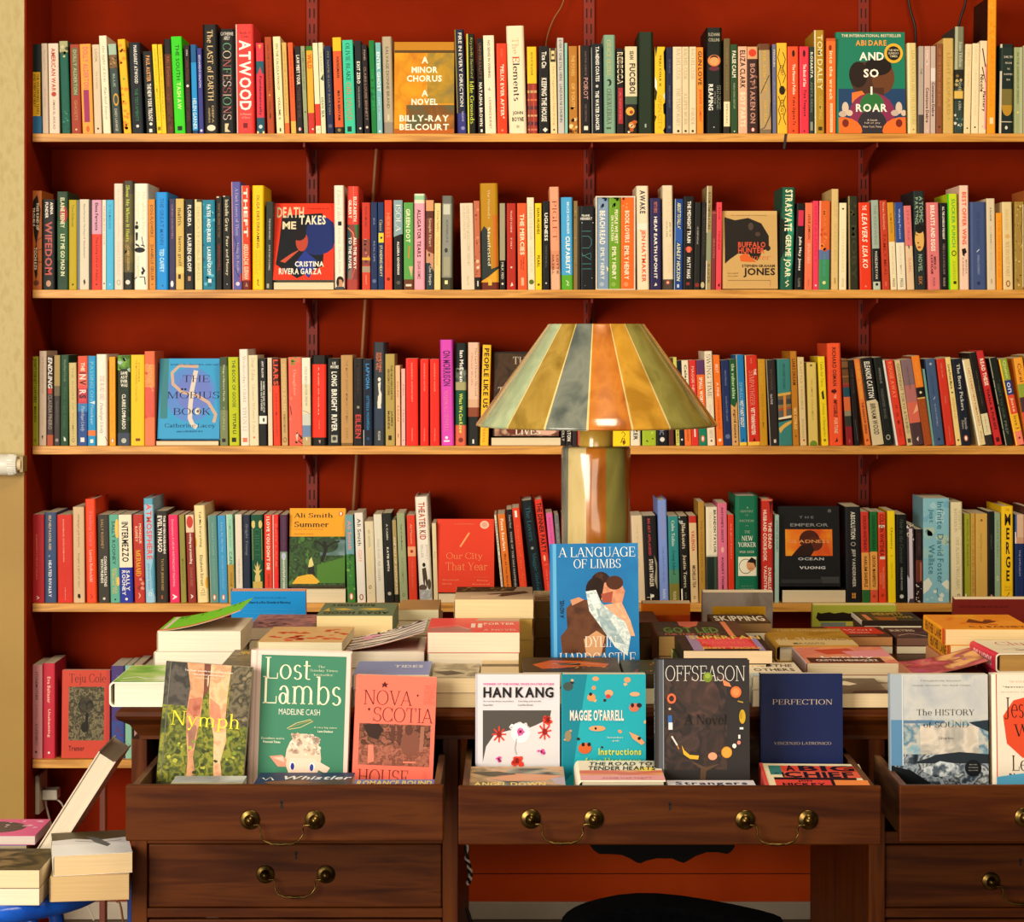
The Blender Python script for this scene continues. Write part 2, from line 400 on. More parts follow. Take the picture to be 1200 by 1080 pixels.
def book(w, d, h, col, spine='', front='', back='', hard=False, pages='e6d8b8', curl=0.0, name=None, gloss=0.45):
    root = empty(name or ('hardback_book' if hard else KIND))
    w = max(w, .004)
    B = min(w*.22, .006) if hard else min(w*.08, .0012)
    t = (.0022 if hard else .0005); o = .003 if hard else 0.0
    if w < .012: t = min(t, .001)
    cm = M(col, gloss); mb = MB(); n = 8; m = 8 if curl else 1
    O = [(0, d)] + [(w*SPU[i], B*SPY[i]) for i in range(n)] + [(w + curl*(j/m)**1.6, B + (d-B)*j/m) for j in range(1, m+1)]
    I = [(t, d)] + [(t + (w-2*t)*SPU[i], B*SPY[i] + t) for i in range(n)] + [(w - t + curl*(j/m)**1.6, B + t + (d-B-t)*j/m) for j in range(1, m+1)]
    k = len(O)
    vs = [(x, y, 0) for x, y in O] + [(x, y, h) for x, y in O] + [(x, y, 0) for x, y in I] + [(x, y, h) for x, y in I]
    fs = []
    for i in range(k-1):
        fs += [(i, i+1, k+i+1, k+i), (2*k+i+1, 2*k+i, 3*k+i, 3*k+i+1), (k+i, k+i+1, 3*k+i+1, 3*k+i), (i+1, i, 2*k+i, 2*k+i+1)]
    fs += [(0, k, 3*k, 2*k), (k-1, 3*k-1, 4*k-1, 2*k-1)]
    mb.add(vs, fs, cm)
    if spine: paint(mb, spine, bookmap('s', w, d, h, B, 0), w, h, True)
    if front: paint(mb, front, bookmap('f', w, d, h, B, curl), d-B, h)
    if back: paint(mb, back, bookmap('b', w, d, h, B, 0), d-B, h)
    mb.build('cover', root)
    pb = MB(); g = .0002; pb.box(t+g, w-t-g, B+t+g, d-o-(.0 if hard else .0003), o+.0002, h-o-.0002, pages_mat(pages))
    pb.build('pages', root)
    return root
# ---------------------------------------------------------------- shelf books
YS = 5.0
BASE = {1: 157.0, 2: 339.5, 3: 522.0, 4: 706.0, 5: 888.5}
SHELFZ = {k: PZ(v, YS) for k, v in BASE.items()}
def cname(h):
    if h.startswith('n:'): h = h.split(':')[1].split(',')[0]
    h = h.lstrip('#')
    if len(h) == 3: h = ''.join(c*2 for c in h)
    r, g, b = [int(h[i:i+2], 16)/255 for i in (0, 2, 4)]
    H, S, V = colorsys.rgb_to_hsv(r, g, b); H *= 360
    if V < .2: return 'black'
    if S < .13: return 'white' if V > .85 else 'pale grey' if V > .65 else 'grey' if V > .35 else 'charcoal'
    if V < .3 and S < .35: return 'charcoal'
    if 18 <= H < 70:
        if V > .8 and S < .4: return 'cream'
        if S < .45 and V > .6: return 'beige' if H < 50 else 'khaki'
        if V < .5: return 'dark brown' if H < 40 else 'olive'
        if H < 32: return 'orange' if V > .8 and S > .6 else 'peach' if V > .85 else 'brown'
        if H < 45: return 'amber' if V > .82 else 'tan' if S < .6 else 'ochre'
        return 'yellow' if V > .8 else 'mustard'
    if H < 18 or H >= 345:
        if V < .4: return 'maroon'
        if S < .62 and V > .8: return 'pink' if H >= 345 or S < .45 else 'salmon'
        return 'orange-red' if 9 < H < 18 and V > .8 else 'red' if V > .72 else 'dark red'
    if H < 165:
        if V < .4: return 'dark green'
        if H < 80 and V > .6: return 'lime'
        return 'pale green' if S < .35 else 'green'
    if H < 195: return 'teal' if V < .75 else 'turquoise'
    if H < 255:
        if V < .42: return 'navy'
        return 'slate blue' if S < .45 and V < .65 else 'pale blue' if S < .4 else 'blue'
    if H < 300: return 'purple'
    return 'magenta' if S > .6 and V > .7 else 'plum' if V < .5 else 'pink'
ROWNAME = {1: 'top shelf', 2: 'second shelf', 3: 'third shelf', 4: 'fourth shelf', 5: 'lowest shelf'}
NUMW = ['zero', 'first', 'second', 'third', 'fourth', 'fifth', 'sixth', 'seventh', 'eighth', 'ninth', 'tenth', 'eleventh', 'twelfth', 'thirteenth', 'fourteenth', 'fifteenth', 'sixteenth', 'seventeenth', 'eighteenth', 'nineteenth', 'twentieth', 'twenty-first', 'twenty-second', 'twenty-third', 'twenty-fourth', 'twenty-fifth', 'twenty-sixth', 'twenty-seventh', 'twenty-eighth', 'twenty-ninth', 'thirtieth']
SHELVED = {1: [], 2: [], 3: [], 4: [], 5: []}     # (x, root or None, colour name, details, landmark)
LIMITR = {}
def seg(row, ox, oy, items):
    """items: (x top, x bottom, width, y top, colour, print, flags) measured at 7.2 px per frame pixel from (ox, oy)"""
    for it in items:
        xt, xb, w, yt, col = it[:5]; els = it[5] if len(it) > 5 else ''; fl = it[6] if len(it) > 6 else ''
        x0 = PX(ox + xb/7.2, YS); ww = w/7.2/525.0; h = (BASE[row] - (oy + yt/7.2))/525.0
        dx = (xt - xb)/7.2/525.0
        hard = 'H' in fl
        # keep clear of the book to the left
        prev = LIMITR.get(row)
        if prev:
            pb, pt, ph = prev
            for z in (0.0, min(h, ph)):
                lim = pb + (pt - pb)*z/ph; mine = x0 + dx*z/h
                if mine < lim + .0004:
                    s = lim + .0004 - mine
                    x0 += s; ww = max(ww - s, .0045)
        ang = math.atan2(dx, h)
        d = .158 if hard else .128 + .004*rnd.randint(-2, 2)
        hh = h/math.cos(ang)
        r = book(ww, d, hh, col, spine=els, hard=hard, pages='e8dabb' if not hard else 'efe4cc', name=None if hard else 'slim_paperback_book' if w <= 50 else 'paperback_book')
        yo = 0.0005 + .0012*rnd.random()
        if ang > 0.002:     # leans right, pivots on its right foot
            Mx = Matrix.Translation((x0 + ww, YS + yo, SHELFZ[row])) @ Matrix.Rotation(ang, 4, 'Y') @ Matrix.Translation((-ww, 0, 0))
        else:
            Mx = Matrix.Translation((x0, YS + yo, SHELFZ[row])) @ Matrix.Rotation(ang, 4, 'Y')
        r.matrix_world = Mx
        LIMITR[row] = (x0 + ww/math.cos(ang), x0 + ww/math.cos(ang) + dx, h)
        bands = [e.split('|')[3] for e in els.split(';') if e.startswith('b|') and float(e.split('|')[2]) - float(e.split('|')[1]) > .2]
        txt = [e.split('|') for e in els.split(';') if e[:2] in ('t|', 'h|')]
        tcol = cname(txt[0][3 if txt[0][0] == 't' else 5].split(',')[0]) if txt else None
        SHELVED[row].append(dict(x=x0, o=r, c=cname(col), band=cname(bands[0]) if bands else None, t=tcol, w=w, h=h, hard=hard, lean=dx < -.012, label=None))
def faceout(x0, x1, yt, yb, Y, lean, thick, col, front, zb=None, roll=0.0, spine='', hard=False, back='', pages='e6d8b8', yaw=0.0, xb=None):
    """a book with its front cover towards the viewer, leaning back by lean degrees"""
    a = math.radians(lean); Yf = Y
    zbot = PZ(yb, Y) if zb is None else zb
    top_drop = PZ(yt, Y + .5*(PZ(yt, Y) - zbot)*math.tan(a)*1.6) - zbot
    h = (top_drop - thick*math.sin(a))/math.cos(a)
    d = (x1 - x0)*Y/F
    r = book(thick, d, h, col, spine=spine, front=front, hard=hard, back=back, pages=pages, name='display_book')
    face = Matrix(((0, 1, 0, 0), (-1, 0, 0, 0), (0, 0, 1, 0), (0, 0, 0, 1)))
    cx = PX((x0 + x1)/2 if xb is None else xb, Y)
    r.matrix_world = Matrix.Translation((cx, Yf + thick, zbot)) @ Matrix.Rotation(math.radians(yaw), 4, 'Z') @ Matrix.Rotation(math.radians(roll), 4, 'Y') @ Matrix.Rotation(-a, 4, 'X') @ Matrix.Translation((-d/2, 0, 0)) @ face
    return r
def shelf_face(row, x0, x1, yt, lean, thick, col, front, label, short, hard=False, roll=0, base=None):
    zb = SHELFZ[row]
    if base:        # it stands on another book lying flat
        bt, bc, bx0, bx1, blab = base; zt = PZ(bt, YS)
        o = book(zt - zb, (bx1-bx0)/525.0, .135, bc, pages='e4d4b0', name='stacked_book')
        o.matrix_world = Matrix.Translation((PX(bx0, YS), YS+.0005, zb)) @ Matrix(((0, 1, 0, 0), (0, 0, 1, 0), (1, 0, 0, 0), (0, 0, 0, 1)))
        tag(o, blab, 'book', f'books on the {ROWNAME[row]}'); zb = zt + .0003
    r = faceout(x0, x1, yt, BASE[row], YS + (.003 if base else 0), lean, thick, col, front, zb=zb, hard=hard, roll=roll)
    xr = PX(x1, YS)
    LIMITR[row] = (xr, xr, .3)
    SHELVED[row].append(dict(x=PX(x0, YS), o=r, c=short, band=None, t=None, w=400, h=.2, hard=hard, lean=False, label=label))
# face-out books of the shelves are placed between the segments below
# ---- top shelf
seg(1, 30, 20, [
(45,50,85,228,'14201c','r|.12|.31|.88|.8|e0b020;b|.8|1|2a6a9a;t|.33|.78|3a3010|THE WILDERNESS YEARS|.26|.66;t|.33|.7|3a3010|AND THEN THE HEAT|.24|.33'),
(128,140,52,222,'cdb8a0','t|.06|.3|a08a70|The Long Form|.3;t|.5|.7|b49c82|KATE BRIGGS|.25'),
(188,200,85,222,'e0cdb8','t|.05|.53|b8402c|AMERICAN WAR|.42||b;o|.5|.56|.24|b8402c;t|.62|.95|8a6a50|OMAR EL AKKAD|.22'),
(283,308,70,203,'0f5a48','b|0|.12|a8a878;x|0|.06|1|.2|8|.25|c8c090,4a5038,a8a878;x|0|.7|1|.95|9|.18|3f8a70,0a4638'),
(372,388,80,230,'a03c26','r|.2|.04|.8|.57|6a6a44;t|.06|.56|b8bc90|DOLLY ALDERTON|.34|||b;t|.62|.85|b88a58|GHOSTS|.3;o|.5|.95|.1|e8c890'),
(455,482,90,228,'f0a040','t|.03|.5|f06a60|DOLLY ALDERTON|.5||b;r|.2|.51|.72|.87|9c3060;e|.5|.945|.16|.035|d06020'),
(560,582,60,232,'d8c4a4','t|.05|.2|8a7050|LOOK|.3;t|.3|.5|b09878|CLOSER|.2;o|.5|.94|.14|4a3020'),
(612,650,68,158,'efe3c4','t|.1|.47|3a3430|the light of Evie|.4||i;t|.52|.85|3a3430|Rachel Joyce|.4||i'),
(695,740,66,228,'3c4a46','b|0|.12|a4bca4;b|.12|.27|7a5c38;x|0|.12|1|.27|9|.2|b08850,4a3420;t|.33|.48|9ab0a0|BLUE|.3;g|.6|.62|.34|.07|.3|d8a030;t|.72|.97|d0c8b0|DAISY LAFARGE|.32'),
(775,830,62,188,'f0b820','x|.1|.06|.9|.3|8|.3|f09428;x|.1|.5|.9|.95|16|.28|e88a20;o|.5|.42|.18|90a028'),
(868,900,95,215,'12181f','t|.03|.45|e6e2d8|MARGARET ATWOOD|.3|.55|b;t|.5|.86|2c7a4c|THE TESTAMENTS|.28;o|.5|.915|.13|d8d4cc'),
(985,1020,82,290,'161616','t|.05|.37|e0a060|PAUL AUSTER|.42||b;t|.39|.85|f0ead8|THE NEW YORK TRILOGY|.42||b;o|.5|.88|.16|f0ead8;r|.3|.94|.6|.98|f0ead8'),
(1060,1105,46,230,'f2d020','t|.04|.85|c49c10|ANNIE ERNAUX SIMPLE PASSION|.35;r|.2|.92|.8|.96|807010'),
])
seg(1, 180, 20, [
(32,72,36,230,'f0c818','t|.05|.85|c09010|ANNIE ERNAUX|.3'),
(85,113,58,185,'5a3018','b|0|.16|141210;t|.18|.5|c06a28|Mr. Fortune|.4||s;x|.1|.55|.9|.95|12|.2|6e4420,40200e'),
(145,180,88,165,'38d018','t|.08|.45|0c2a0a|THE SOUTH|.36|.55;t|.47|.75|e8f4a0|TASH AW|.38|.55;r|.28|.92|.72|.965|0c2a0a'),
(255,275,45,235,'2a1814','t|.05|.12|d8d0c8|ON|.3;t|.16|.4|7a3430|VERTIGO|.4;o|.5|.46|.25|d8d0c8;t|.5|.85|5a2c28|CHAPMAN|.4'),
(310,330,45,232,'2290d2','b|0|.2|1a5a90;t|.6|.95|d8ecf4|HELEN GARNER|.7;b|.96|1|123c60'),
(365,385,38,262,'3a3a88','t|.08|.46|e0dcec|EDUARDO HALFON|.42;o|.5|.96|.28|d8d4e8'),
(410,425,125,62,'1c1a18','t|.05|.7|e8c890|The LAST of EARTH|.4|.5|S;t|.74|.9|c8a878|DEEPA|.13|.62;t|.76|.9|c8a878|ANAPPARA|.13|.38;e|.5|.945|.28|.028|e8dcc0','H'),
(550,555,135,100,'141414','h|.1|.03|.9|.062|e0d8c8|CATHERINE;h|.3|.07|.7|.105|e0d8c8|AIREY;t|.13|.87|6aa878,e0c8b0,c06058,6aa878,d8a090,e8c8c0,b05050,d8b0a0,6aa878,c07068,e0c0b0|CONFESSIONS|.52|.5|s;p|d8c898|.35,.9 .6,.9 .5,.95 .7,.98 .35,.98','H'),
(688,700,152,60,'e8403c','r|0|0|.08|1|f0e0d4;h|.25|.065|.85|.09|8c1c20|Book of;h|.35|.1|.75|.125|8c1c20|Lives;t|.14|.79|f8f0e8|ATWOOD|.66|.52|b;h|.2|.81|.85|.83|f0a898|A Memoir;h|.3|.84|.75|.86|f0a898|of Sorts;r|.38|.9|.62|.945|7a1418','H'),
(862,872,64,218,'d83848','p|f0a040|.3,.02 .7,.02 .5,.07;b|.2|.34|1c5a68;p|d83848|.2,.34 .8,.34 .5,.26;t|.36|.8|5a1830|Fundamentally|.4||b;b|.82|1|1a5060;o|.5|.92|.25|c8d8d8;r|0|.97|.25|1|f0e0a0;r|.75|.97|1|1|f0e0a0'),
(935,962,55,168,'b04820','t|.08|.55|6a2a10|ON THE CALCULATION|.3;o|.5|.6|.12|e0b040;t|.66|.85|5a2410|VOLUME|.3'),
(1005,1040,62,165,'f0dfae','t|.07|.55|4a3c28|ON THE CALCULATION OF|.3;t|.62|.85|4a3c28|VOLUME II|.3;r|.4|.94|.6|.975|4a3c28'),
(1080,1110,37,215,'d8b060','b|.88|1|e8642c;t|.1|.8|b08a40|ON THE CALCULATION|.3'),
])
seg(1, 330, 20, [
(50,82,42,215,'e05a28','b|.86|1|d8b050;t|.1|.6|a83c18|FABLES FOR ROBOTS|.25'),
(108,130,50,245,'221c1c','t|.1|.44|f0e8d8|LAW MEET YOUR|.55||b;t|.47|.82|5a3c38|MAKER MEMOIR|.45;o|.5|.945|.28|d84838;e|.5|.945|.1|.02|fff'),
(152,183,40,245,'98a078','t|.06|.5|5a6048|SOMETHING NEW|.35;o|.55|.75|.2|4a4a38'),
(205,228,52,245,'e8a830','b|0|.05|3a7a20;t|.09|.26|d84818|WILD|.7||b;b|.76|1|c83028;o|.7|.945|.14|f0e0c8'),
(260,290,42,218,'f0e2bc','b|.67|.91|e03828;o|.5|.95|.2|c8c0a0'),
(308,336,38,215,'dcdcb4','t|.1|.32|a8a888|THE EARTH|.4;p|3a4a38|.2,.4 .9,.34 .9,.42;t|.6|.72|5a6a58|DEAN|.5;t|.74|.82|2a3a30|SEA|.6'),
(360,386,55,245,'1a2448','t|.06|.78|8a8458|MY NAME IS LUCY BARTON|.3;o|.5|.91|.3|5a5c70'),
(428,452,72,172,'d85a28','b|0|.14|e8bc1c;t|.2|.42|2a1410|HANGMAN|.3|.55|b;t|.55|.86|2a1410|MAYA BINYAM|.3|.55|b;b|.93|1|241c14;o|.5|.96|.2|8a7a40'),
(510,535,88,195,'3cc8a0','t|.03|.44|0c3a30|OLIVIE BLAKE|.4|.5|S;t|.45|.86|c87848|GIRL DINNER|.5|.5|S;r|.25|.92|.65|.975|0c2a24'),
(615,632,55,200,'1c2024','t|.22|.46|f0ecdc|EXIT ZERO|.5||b;t|.49|.72|a8a498|MARIE-HELENE BERTINO|.22;o|.6|.94|.16|e0dcd0'),
(672,700,46,230,'221818','t|.06|.18|b89888|POND|.35;t|.25|.85|a08070|CLAIRE-LOUISE BENNETT|.4;o|.5|.925|.22|d8c8b0'),
(735,762,44,198,'0f7a34','t|.3|.75|2c9c58|THE SWIMMERS|.45;x|0|.4|1|.6|4|.3|0a6028'),
(790,808,44,215,'7ab4b8','t|.1|.54|e4f0ec|ENTER GHOST|.6||b;t|.6|.85|c4dcdc|HAMMAD|.3;o|.5|.97|.2|f0f0e8'),
(845,865,82,165,'b4a58a','t|.1|.74|5a4e3c|SALVAGE DIONNE BRAND|.3|.5;b|.88|1|948a7c;r|.4|.8|.6|.86|d0c4a8','H'),
])
shelf_face(1, 461.5, 532, 49, 4, .018, 'd49018', 'b|0|.09|c08018;b|.09|.12|5a4018;r|0|.12|.55|.92|n:e8a018,d89014,c87810:25;r|.55|.12|1|.67|n:d89c18,a88428,80703c:18;r|.2|.69|1|1|n:b06a20,784c1c,5a5c3c:22;b|.95|1|b85c14;h|.45|.16|.57|.235|fff4dc|A|b;h|.28|.27|.73|.34|fff4dc|MINOR|b;h|.2|.365|.8|.435|fff4dc|CHORUS|b;h|.45|.525|.57|.595|fff4dc|A|b;h|.28|.62|.73|.69|fff4dc|NOVEL|b;h|.08|.8|.92|.87|fff4dc|BILLY-RAY|b;h|.08|.895|.92|.965|fff4dc|BELCOURT|b', 'amber face-out novel with cream capitals near middle of the top shelf', 'amber face-out')
seg(1, 480, 20, [
(378,405,78,105,'20243c','r|0|0|.1|1|a8a050;t|.03|.74|f0ecdc|FIRE IN EVERY DIRECTION|.36|.56;b|.8|1|34347c;t|.78|.88|b8b8d0|TAREQ BACONI|.24|.6;o|.6|.945|.2|8888c0','H'),
(478,492,66,142,'151510','r|0|0|.2|1|c8c840;t|.03|.44|c8d060|Krystelle Bamford|.4|.6|i;t|.47|.9|d4e040|Idle Grounds|.5|.6|S'),
(565,580,52,178,'121212','t|.05|.43|7a4a2c|UNIVERSALITY|.44||b;t|.46|.92|f4ead8|NATASHA BROWN|.5||b;r|.4|.95|.7|.98|f4ead8'),
(620,640,90,155,'f0e0c0','t|.05|.43|4a3828|NO SENSE IN WISHING|.22;w|5a3c28|.06|.35,.55 .5,.53 .45,.56 .6,.55;t|.63|.95|8a745c|LAWRENCE BURNEY|.22'),
(732,740,85,222,'e83c18','t|.06|.15|f06c48|KACEN|.2;t|.23|.83|f8e0c8|"FELIX EVER AFTER"|.36|.55|b;o|.5|.96|.12|f08868'),
(808,835,155,75,'efe0bc','t|.11|.26|d8c094|The|.36|.5|S;t|.28|.7|2a201c,2a201c,2a201c|Elements|.38|.5|S;t|.28|.34|d84c30|E|.38|.5|S;h|.22|.79|.82|.83|1c1a18|JOHN|b;h|.18|.845|.85|.885|1c1a18|BOYNE|b;r|.42|.92|.58|.945|b8a888','H'),
(990,1000,78,250,'a03828','b|0|.42|e8c020;t|.06|.33|3a2c10|DEATH OF THE AUTHOR|.24;b|.5|.53|c8a060;b|.6|.62|e07048;b|.68|.72|5a3038;b|.78|.8|d8a070;b|.86|.9|5c2c38;b|.94|.96|d07858;r|.2|.43|.3|1|7a4030;r|.6|.43|.68|1|c85848'),
])
seg(1, 630, 20, [
(10,12,88,245,'161614','t|.06|.25|f0e8d8|Tice Cin|.46||b;t|.36|.86|f0e8d8|KEEPING THE HOUSE|.5||b;p|e8e0d0|.35,.95 .6,.925 .85,.95 .6,.98'),
(100,112,55,262,'e8cf98','r|.1|.0|.9|.16|3a3020;r|.25|.03|.75|.13|e8cf98;o|.5|.08|.2|3a3020;t|.2|.9|d09858|The Vegetarian Han Kang|.35;o|.5|.95|.14|3a2c1c'),
(165,175,52,175,'c4c0b8','t|.02|.45|3c3c40|EVERY ONE STILL HERE|.42;t|.48|.88|3c3c40|LIADAN NI CHUINN|.42'),
(228,232,22,218,'8cc4b4'),
(262,268,70,245,'b47628','t|.1|.34|e0b868|THE FOXES|.4;t|.42|.72|e8c070|OF YOUTH|.4;x|0|.68|1|.98|14|.26|f0d090,7a4818,d89838,4a2c14'),
(345,350,14,240,'d89858'),
(365,368,80,240,'1a1416','t|.06|.34|7a6460|AGATHA CHRISTIE|.2;t|.36|.61|c89088|POIROT|.46;t|.66|.86|7a6460|AND CHRISTMAS|.2;r|.3|.91|.72|.955|e8e0d0'),
(452,460,92,225,'101a20','t|.03|.42|f0ece0|TA-NEHISI COATES|.34|.55|b;o|.5|.47|.13|c8c4b8;t|.52|.96|f0ece0|THE WATER DANCER|.34|.5|b;r|0|.04|.04|1|c8c8c0'),
(555,560,100,150,'7fa58a','t|.05|.42|c8b870|GRACE BURKE|.42|.45|S;e|.45|.48|.22|.035|2c2418;e|.35|.485|.14|.024|7fa58a;t|.54|.9|5a4a28|CHUKWUEBUKA|.42|.45|S;r|.2|.93|.6|.95|4a5a40','H'),
(665,670,60,265,'1c1414','t|.04|.42|e8d8b0|REBECCA|.8||b;t|.05|.41|2c2018|REBECCA|.5||b;r|.2|.46|.85|.88|a82c34;t|.5|.85|d0605c|A NOVEL|.3'),
(738,742,100,248,'e0d0a8','b|.57|.66|4a5c48;b|.66|1|1c1410;o|.4|.74|.36|e0a840;o|.5|.75|.15|a03818;o|.55|.9|.3|d88838;x|.1|.85|.9|.98|6|.18|f0d8b0,c05820;t|.05|.15|3a3028|SEAN|.34|.55|b;t|.19|.54|241c18|FUCCBOI|.5|.6|b'),
(850,850,125,125,'1e2e1c','r|.44|.9|.54|.935|a8b0a0','H'),
(990,990,85,250,'f0c020','t|.09|.46|2a2010|TEJU COLE X|.26|.5|b;t|.55|.95|c89818|OPEN CITY|.4;p|141210|0,0 .25,0 .1,.12;p|f0ece0|0,.34 .2,.4 .2,.5 0,.5;p|141210|0,.46 .22,.52 .1,.62 0,.6;p|141210|1,.02 .85,.06 .9,.25 1,.28;p|f0ece0|1,.52 .85,.56 1,.62;p|141210|1,.64 .82,.66 .85,.76 1,.78;p|141210|0,.78 .15,.8 0,.86;p|141210|1,.92 .8,.96 1,1'),
(1085,1085,55,255,'1c2240','t|.14|.3|5a6078|DYING|.24;t|.44|.7|5a6078|PERMANENT|.24;o|.5|.92|.25|4a5070'),
])
seg(1, 780, 20, [
(62,62,76,250,'e6d2ac','t|.02|.38|4a3c2c|RACHEL CUSK|.42|.6|T;t|.47|.91|4a3c2c|THE TEMPORARY|.42|.6|T;o|.6|.965|.14|2c2018'),
(140,142,55,250,'e2cca2','t|.02|.38|4a3c2c|RACHEL CUSK|.5|.5|T;t|.53|.9|4a3c2c|A LIFE\'S WORK|.5|.5|T;o|.5|.965|.18|2c2018'),
(200,200,58,250,'e8d2aa','t|.02|.38|5a4a34|RACHEL CUSK|.48|.5|T;t|.7|.9|4a3c2c|PARADE|.48|.5|T;o|.5|.965|.18|2c2018'),
(262,265,55,255,'f0902c','t|.04|.44|3a1c14|GUN LOVE|.6||b;t|.48|.86|d83c18|JENNIFER CLEMENT|.5||b'),
(345,345,130,88,'141a16','h|.12|.05|.88|.08|b8b498|SUZANNE;h|.14|.1|.86|.13|b8b498|COLLINS;e|.5|.31|.42|.055|e07c40;e|.5|.29|.26|.03|3a2018;e|.5|.315|.3|.038|f0a060;e|.5|.385|.34|.022|6a2838;t|.53|.78|f0ece0|REAPING|.3|.28|b;t|.54|.77|c8c8b8|SUNRISE|.24|.8|T;t|.6|.72|8a8a78|ON THE|.12|.55;r|.45|.93|.52|.94|c8c8b8','H'),
(492,492,52,180,'6a5a38','r|0|.66|1|.92|ecdcb0;t|.68|.9|8a7a50|SPECIAL|.3;t|.1|.55|8a7a50|DREAM COUNT|.25;b|.92|1|2c261c'),
(548,552,58,230,'2a4a28','t|.07|.37|f0e8d0|FALSE CALM|.55||b;t|.43|.72|a8b488|MARIA SONIA CRISTOFF|.24;o|.5|.97|.1|e8e0c8'),
(612,615,75,248,'e8b090','t|.04|.48|241418|ELIZA CLARK|.6|.5|b;t|.52|.92|f8dcb8|BOY PARTS|.6|.5|b'),
(690,695,85,250,'3a2420','b|0|.14|d8a070;o|.5|.07|.38|d83c20;t|.19|.88|c08a78|BOAT TAKEN ON|.5|.5|b;x|0|.15|1|.6|10|.14|1c1614,8a5a4c;o|.5|.95|.2|d84c30;e|.5|.95|.08|.02|fff'),
(785,800,93,225,'b09468','b|0|.07|6a4028;t|.07|.54|e0b030|THE NEW LIFE|.32|.5|S;t|.62|.9|e0b030|TOM CREWE|.32|.5|S;w|6a4c34|.08|.1,.55 .5,.45 .9,.35;w|6a5848|.1|0,.95 .4,.93 .9,.8 1,.65;b|.95|1|7a6a50'),
(900,905,32,228,'6a6a88','t|.06|.25|d8d4c8|PENGUIN|.5;t|.4|.7|8c8ca4|A GIRL|.3'),
(938,945,84,218,'f0b830','w|241a10|.07|.3,.06 .1,.16 .35,.26 .1,.36 .35,.46;w|241a10|.07|.6,.1 .85,.18 .6,.28 .85,.36 .6,.44;w|241a10|.07|.1,.58 .35,.66 .1,.74 .35,.82 .1,.9;w|241a10|.07|.85,.58 .6,.66 .85,.74 .6,.82 .85,.9;e|.5|.52|.3|.05|241a10;w|241a10|.05|.3,.46 .7,.56 .9,.5;t|.24|.36|6a5010|DESERT|.3;t|.62|.8|6a5010|ELEGY|.3'),
(1030,1035,88,248,'f05024','e|.55|.08|.14|.04|2a1410;t|.2|.55|f8e4c8|The Memory Police|.36|.55|b;t|.57|.9|4a1810|Yoko Ogawa Ta|.34|.55|b;o|.5|.965|.1|7a2410'),
])
seg(1, 930, 20, [
(50,52,78,248,'e83448','e|.5|.08|.14|.04|3a1018;t|.2|.46|f8e4d8|The Book of Sea|.34|.55|b;t|.49|.8|4a1420|Tiya Tsegaye|.34|.55|b;o|.5|.965|.1|7a1424'),
(135,135,35,250,'2a3a30','t|.06|.36|e8e4d0|ROSARITA|.6||b;t|.4|.75|7a8470|ANITA DESAI|.5;r|.2|.86|.8|.96|8a9080'),
(175,180,84,110,'b08820','r|0|0|.12|1|ece0c0;t|.04|.58|f0e0a8|TOM DALEY|.5|.55;t|.63|.86|d0b050|COMING|.34|.6;r|.35|.93|.75|.965|3a2c10','H'),
(278,278,78,178,'f07028','b|0|.03|c85420;e|.4|.1|.16|.03|8a2c10;t|.13|.65|f8dcb0|into the wreck|.36|.5|b;r|.4|.68|.65|.98|f8dcb0;t|.69|.97|8a3418|SUSANNAH DICKEY|.16|.52'),
])
shelf_face(1, 980.5, 1061.5, 37.5, 4, .022, '157a5e', 'r|0|.56|1|1|1c4068;e|.4|.46|.22|.17|4a2c1c;e|.3|.42|.14|.13|24140e;e|.67|.45|.17|.16|6a3c20;e|.6|.34|.2|.09|1c100c;r|.5|.55|.68|.7|4a2a1a;p|e87830|.2,.6 .35,.58 .45,.66 .35,.74 .2,.7;e|.5|.8|.34|.2|8a2c50;e|.5|.72|.18|.12|2c7038;e|.5|.92|.22|.16|302c34;e|.05|.98|.3|.14|f07028;e|.95|.98|.3|.14|f07028;e|.1|.9|.05|.04|7a2418;e|.9|.9|.05|.04|7a2418;e|.1|.75|.05|.06|d8c0a8;e|.06|.81|.06|.03|c8b0a0;e|.16|.8|.05|.03|d8c0a8;e|.9|.75|.05|.06|d8c0a8;e|.84|.8|.06|.03|c8b0a0;e|.97|.8|.04|.03|d8c0a8;h|.05|.02|.95|.05|e0d4b0|THE INTERNATIONAL BESTSELLER|b;h|.26|.08|.73|.135|f0a040|ABI DARE|b;g|.83|.21|.14|.098|.28|e8b030;e|.83|.21|.1|.07|1c1814;h|.75|.17|.91|.19|e8d8b0|THE NEW;h|.75|.2|.91|.22|e8d8b0|SUNDAY;h|.77|.23|.89|.25|e8d8b0|TIMES;h|.31|.2|.69|.28|fff4e4|AND|b;h|.37|.365|.61|.45|fff4e4|SO|b;h|.47|.54|.515|.62|fff4e4|I|b;h|.25|.71|.73|.79|fff4e4|ROAR|b;h|.42|.86|.58|.88|d8c0a8|A book;h|.38|.89|.62|.91|d8c0a8|full of joy;h|.36|.925|.64|.945|d8c0a8|New York Times', 'green face-out novel showing two heads in profile, right part of top shelf', 'green face-out', hard=True)
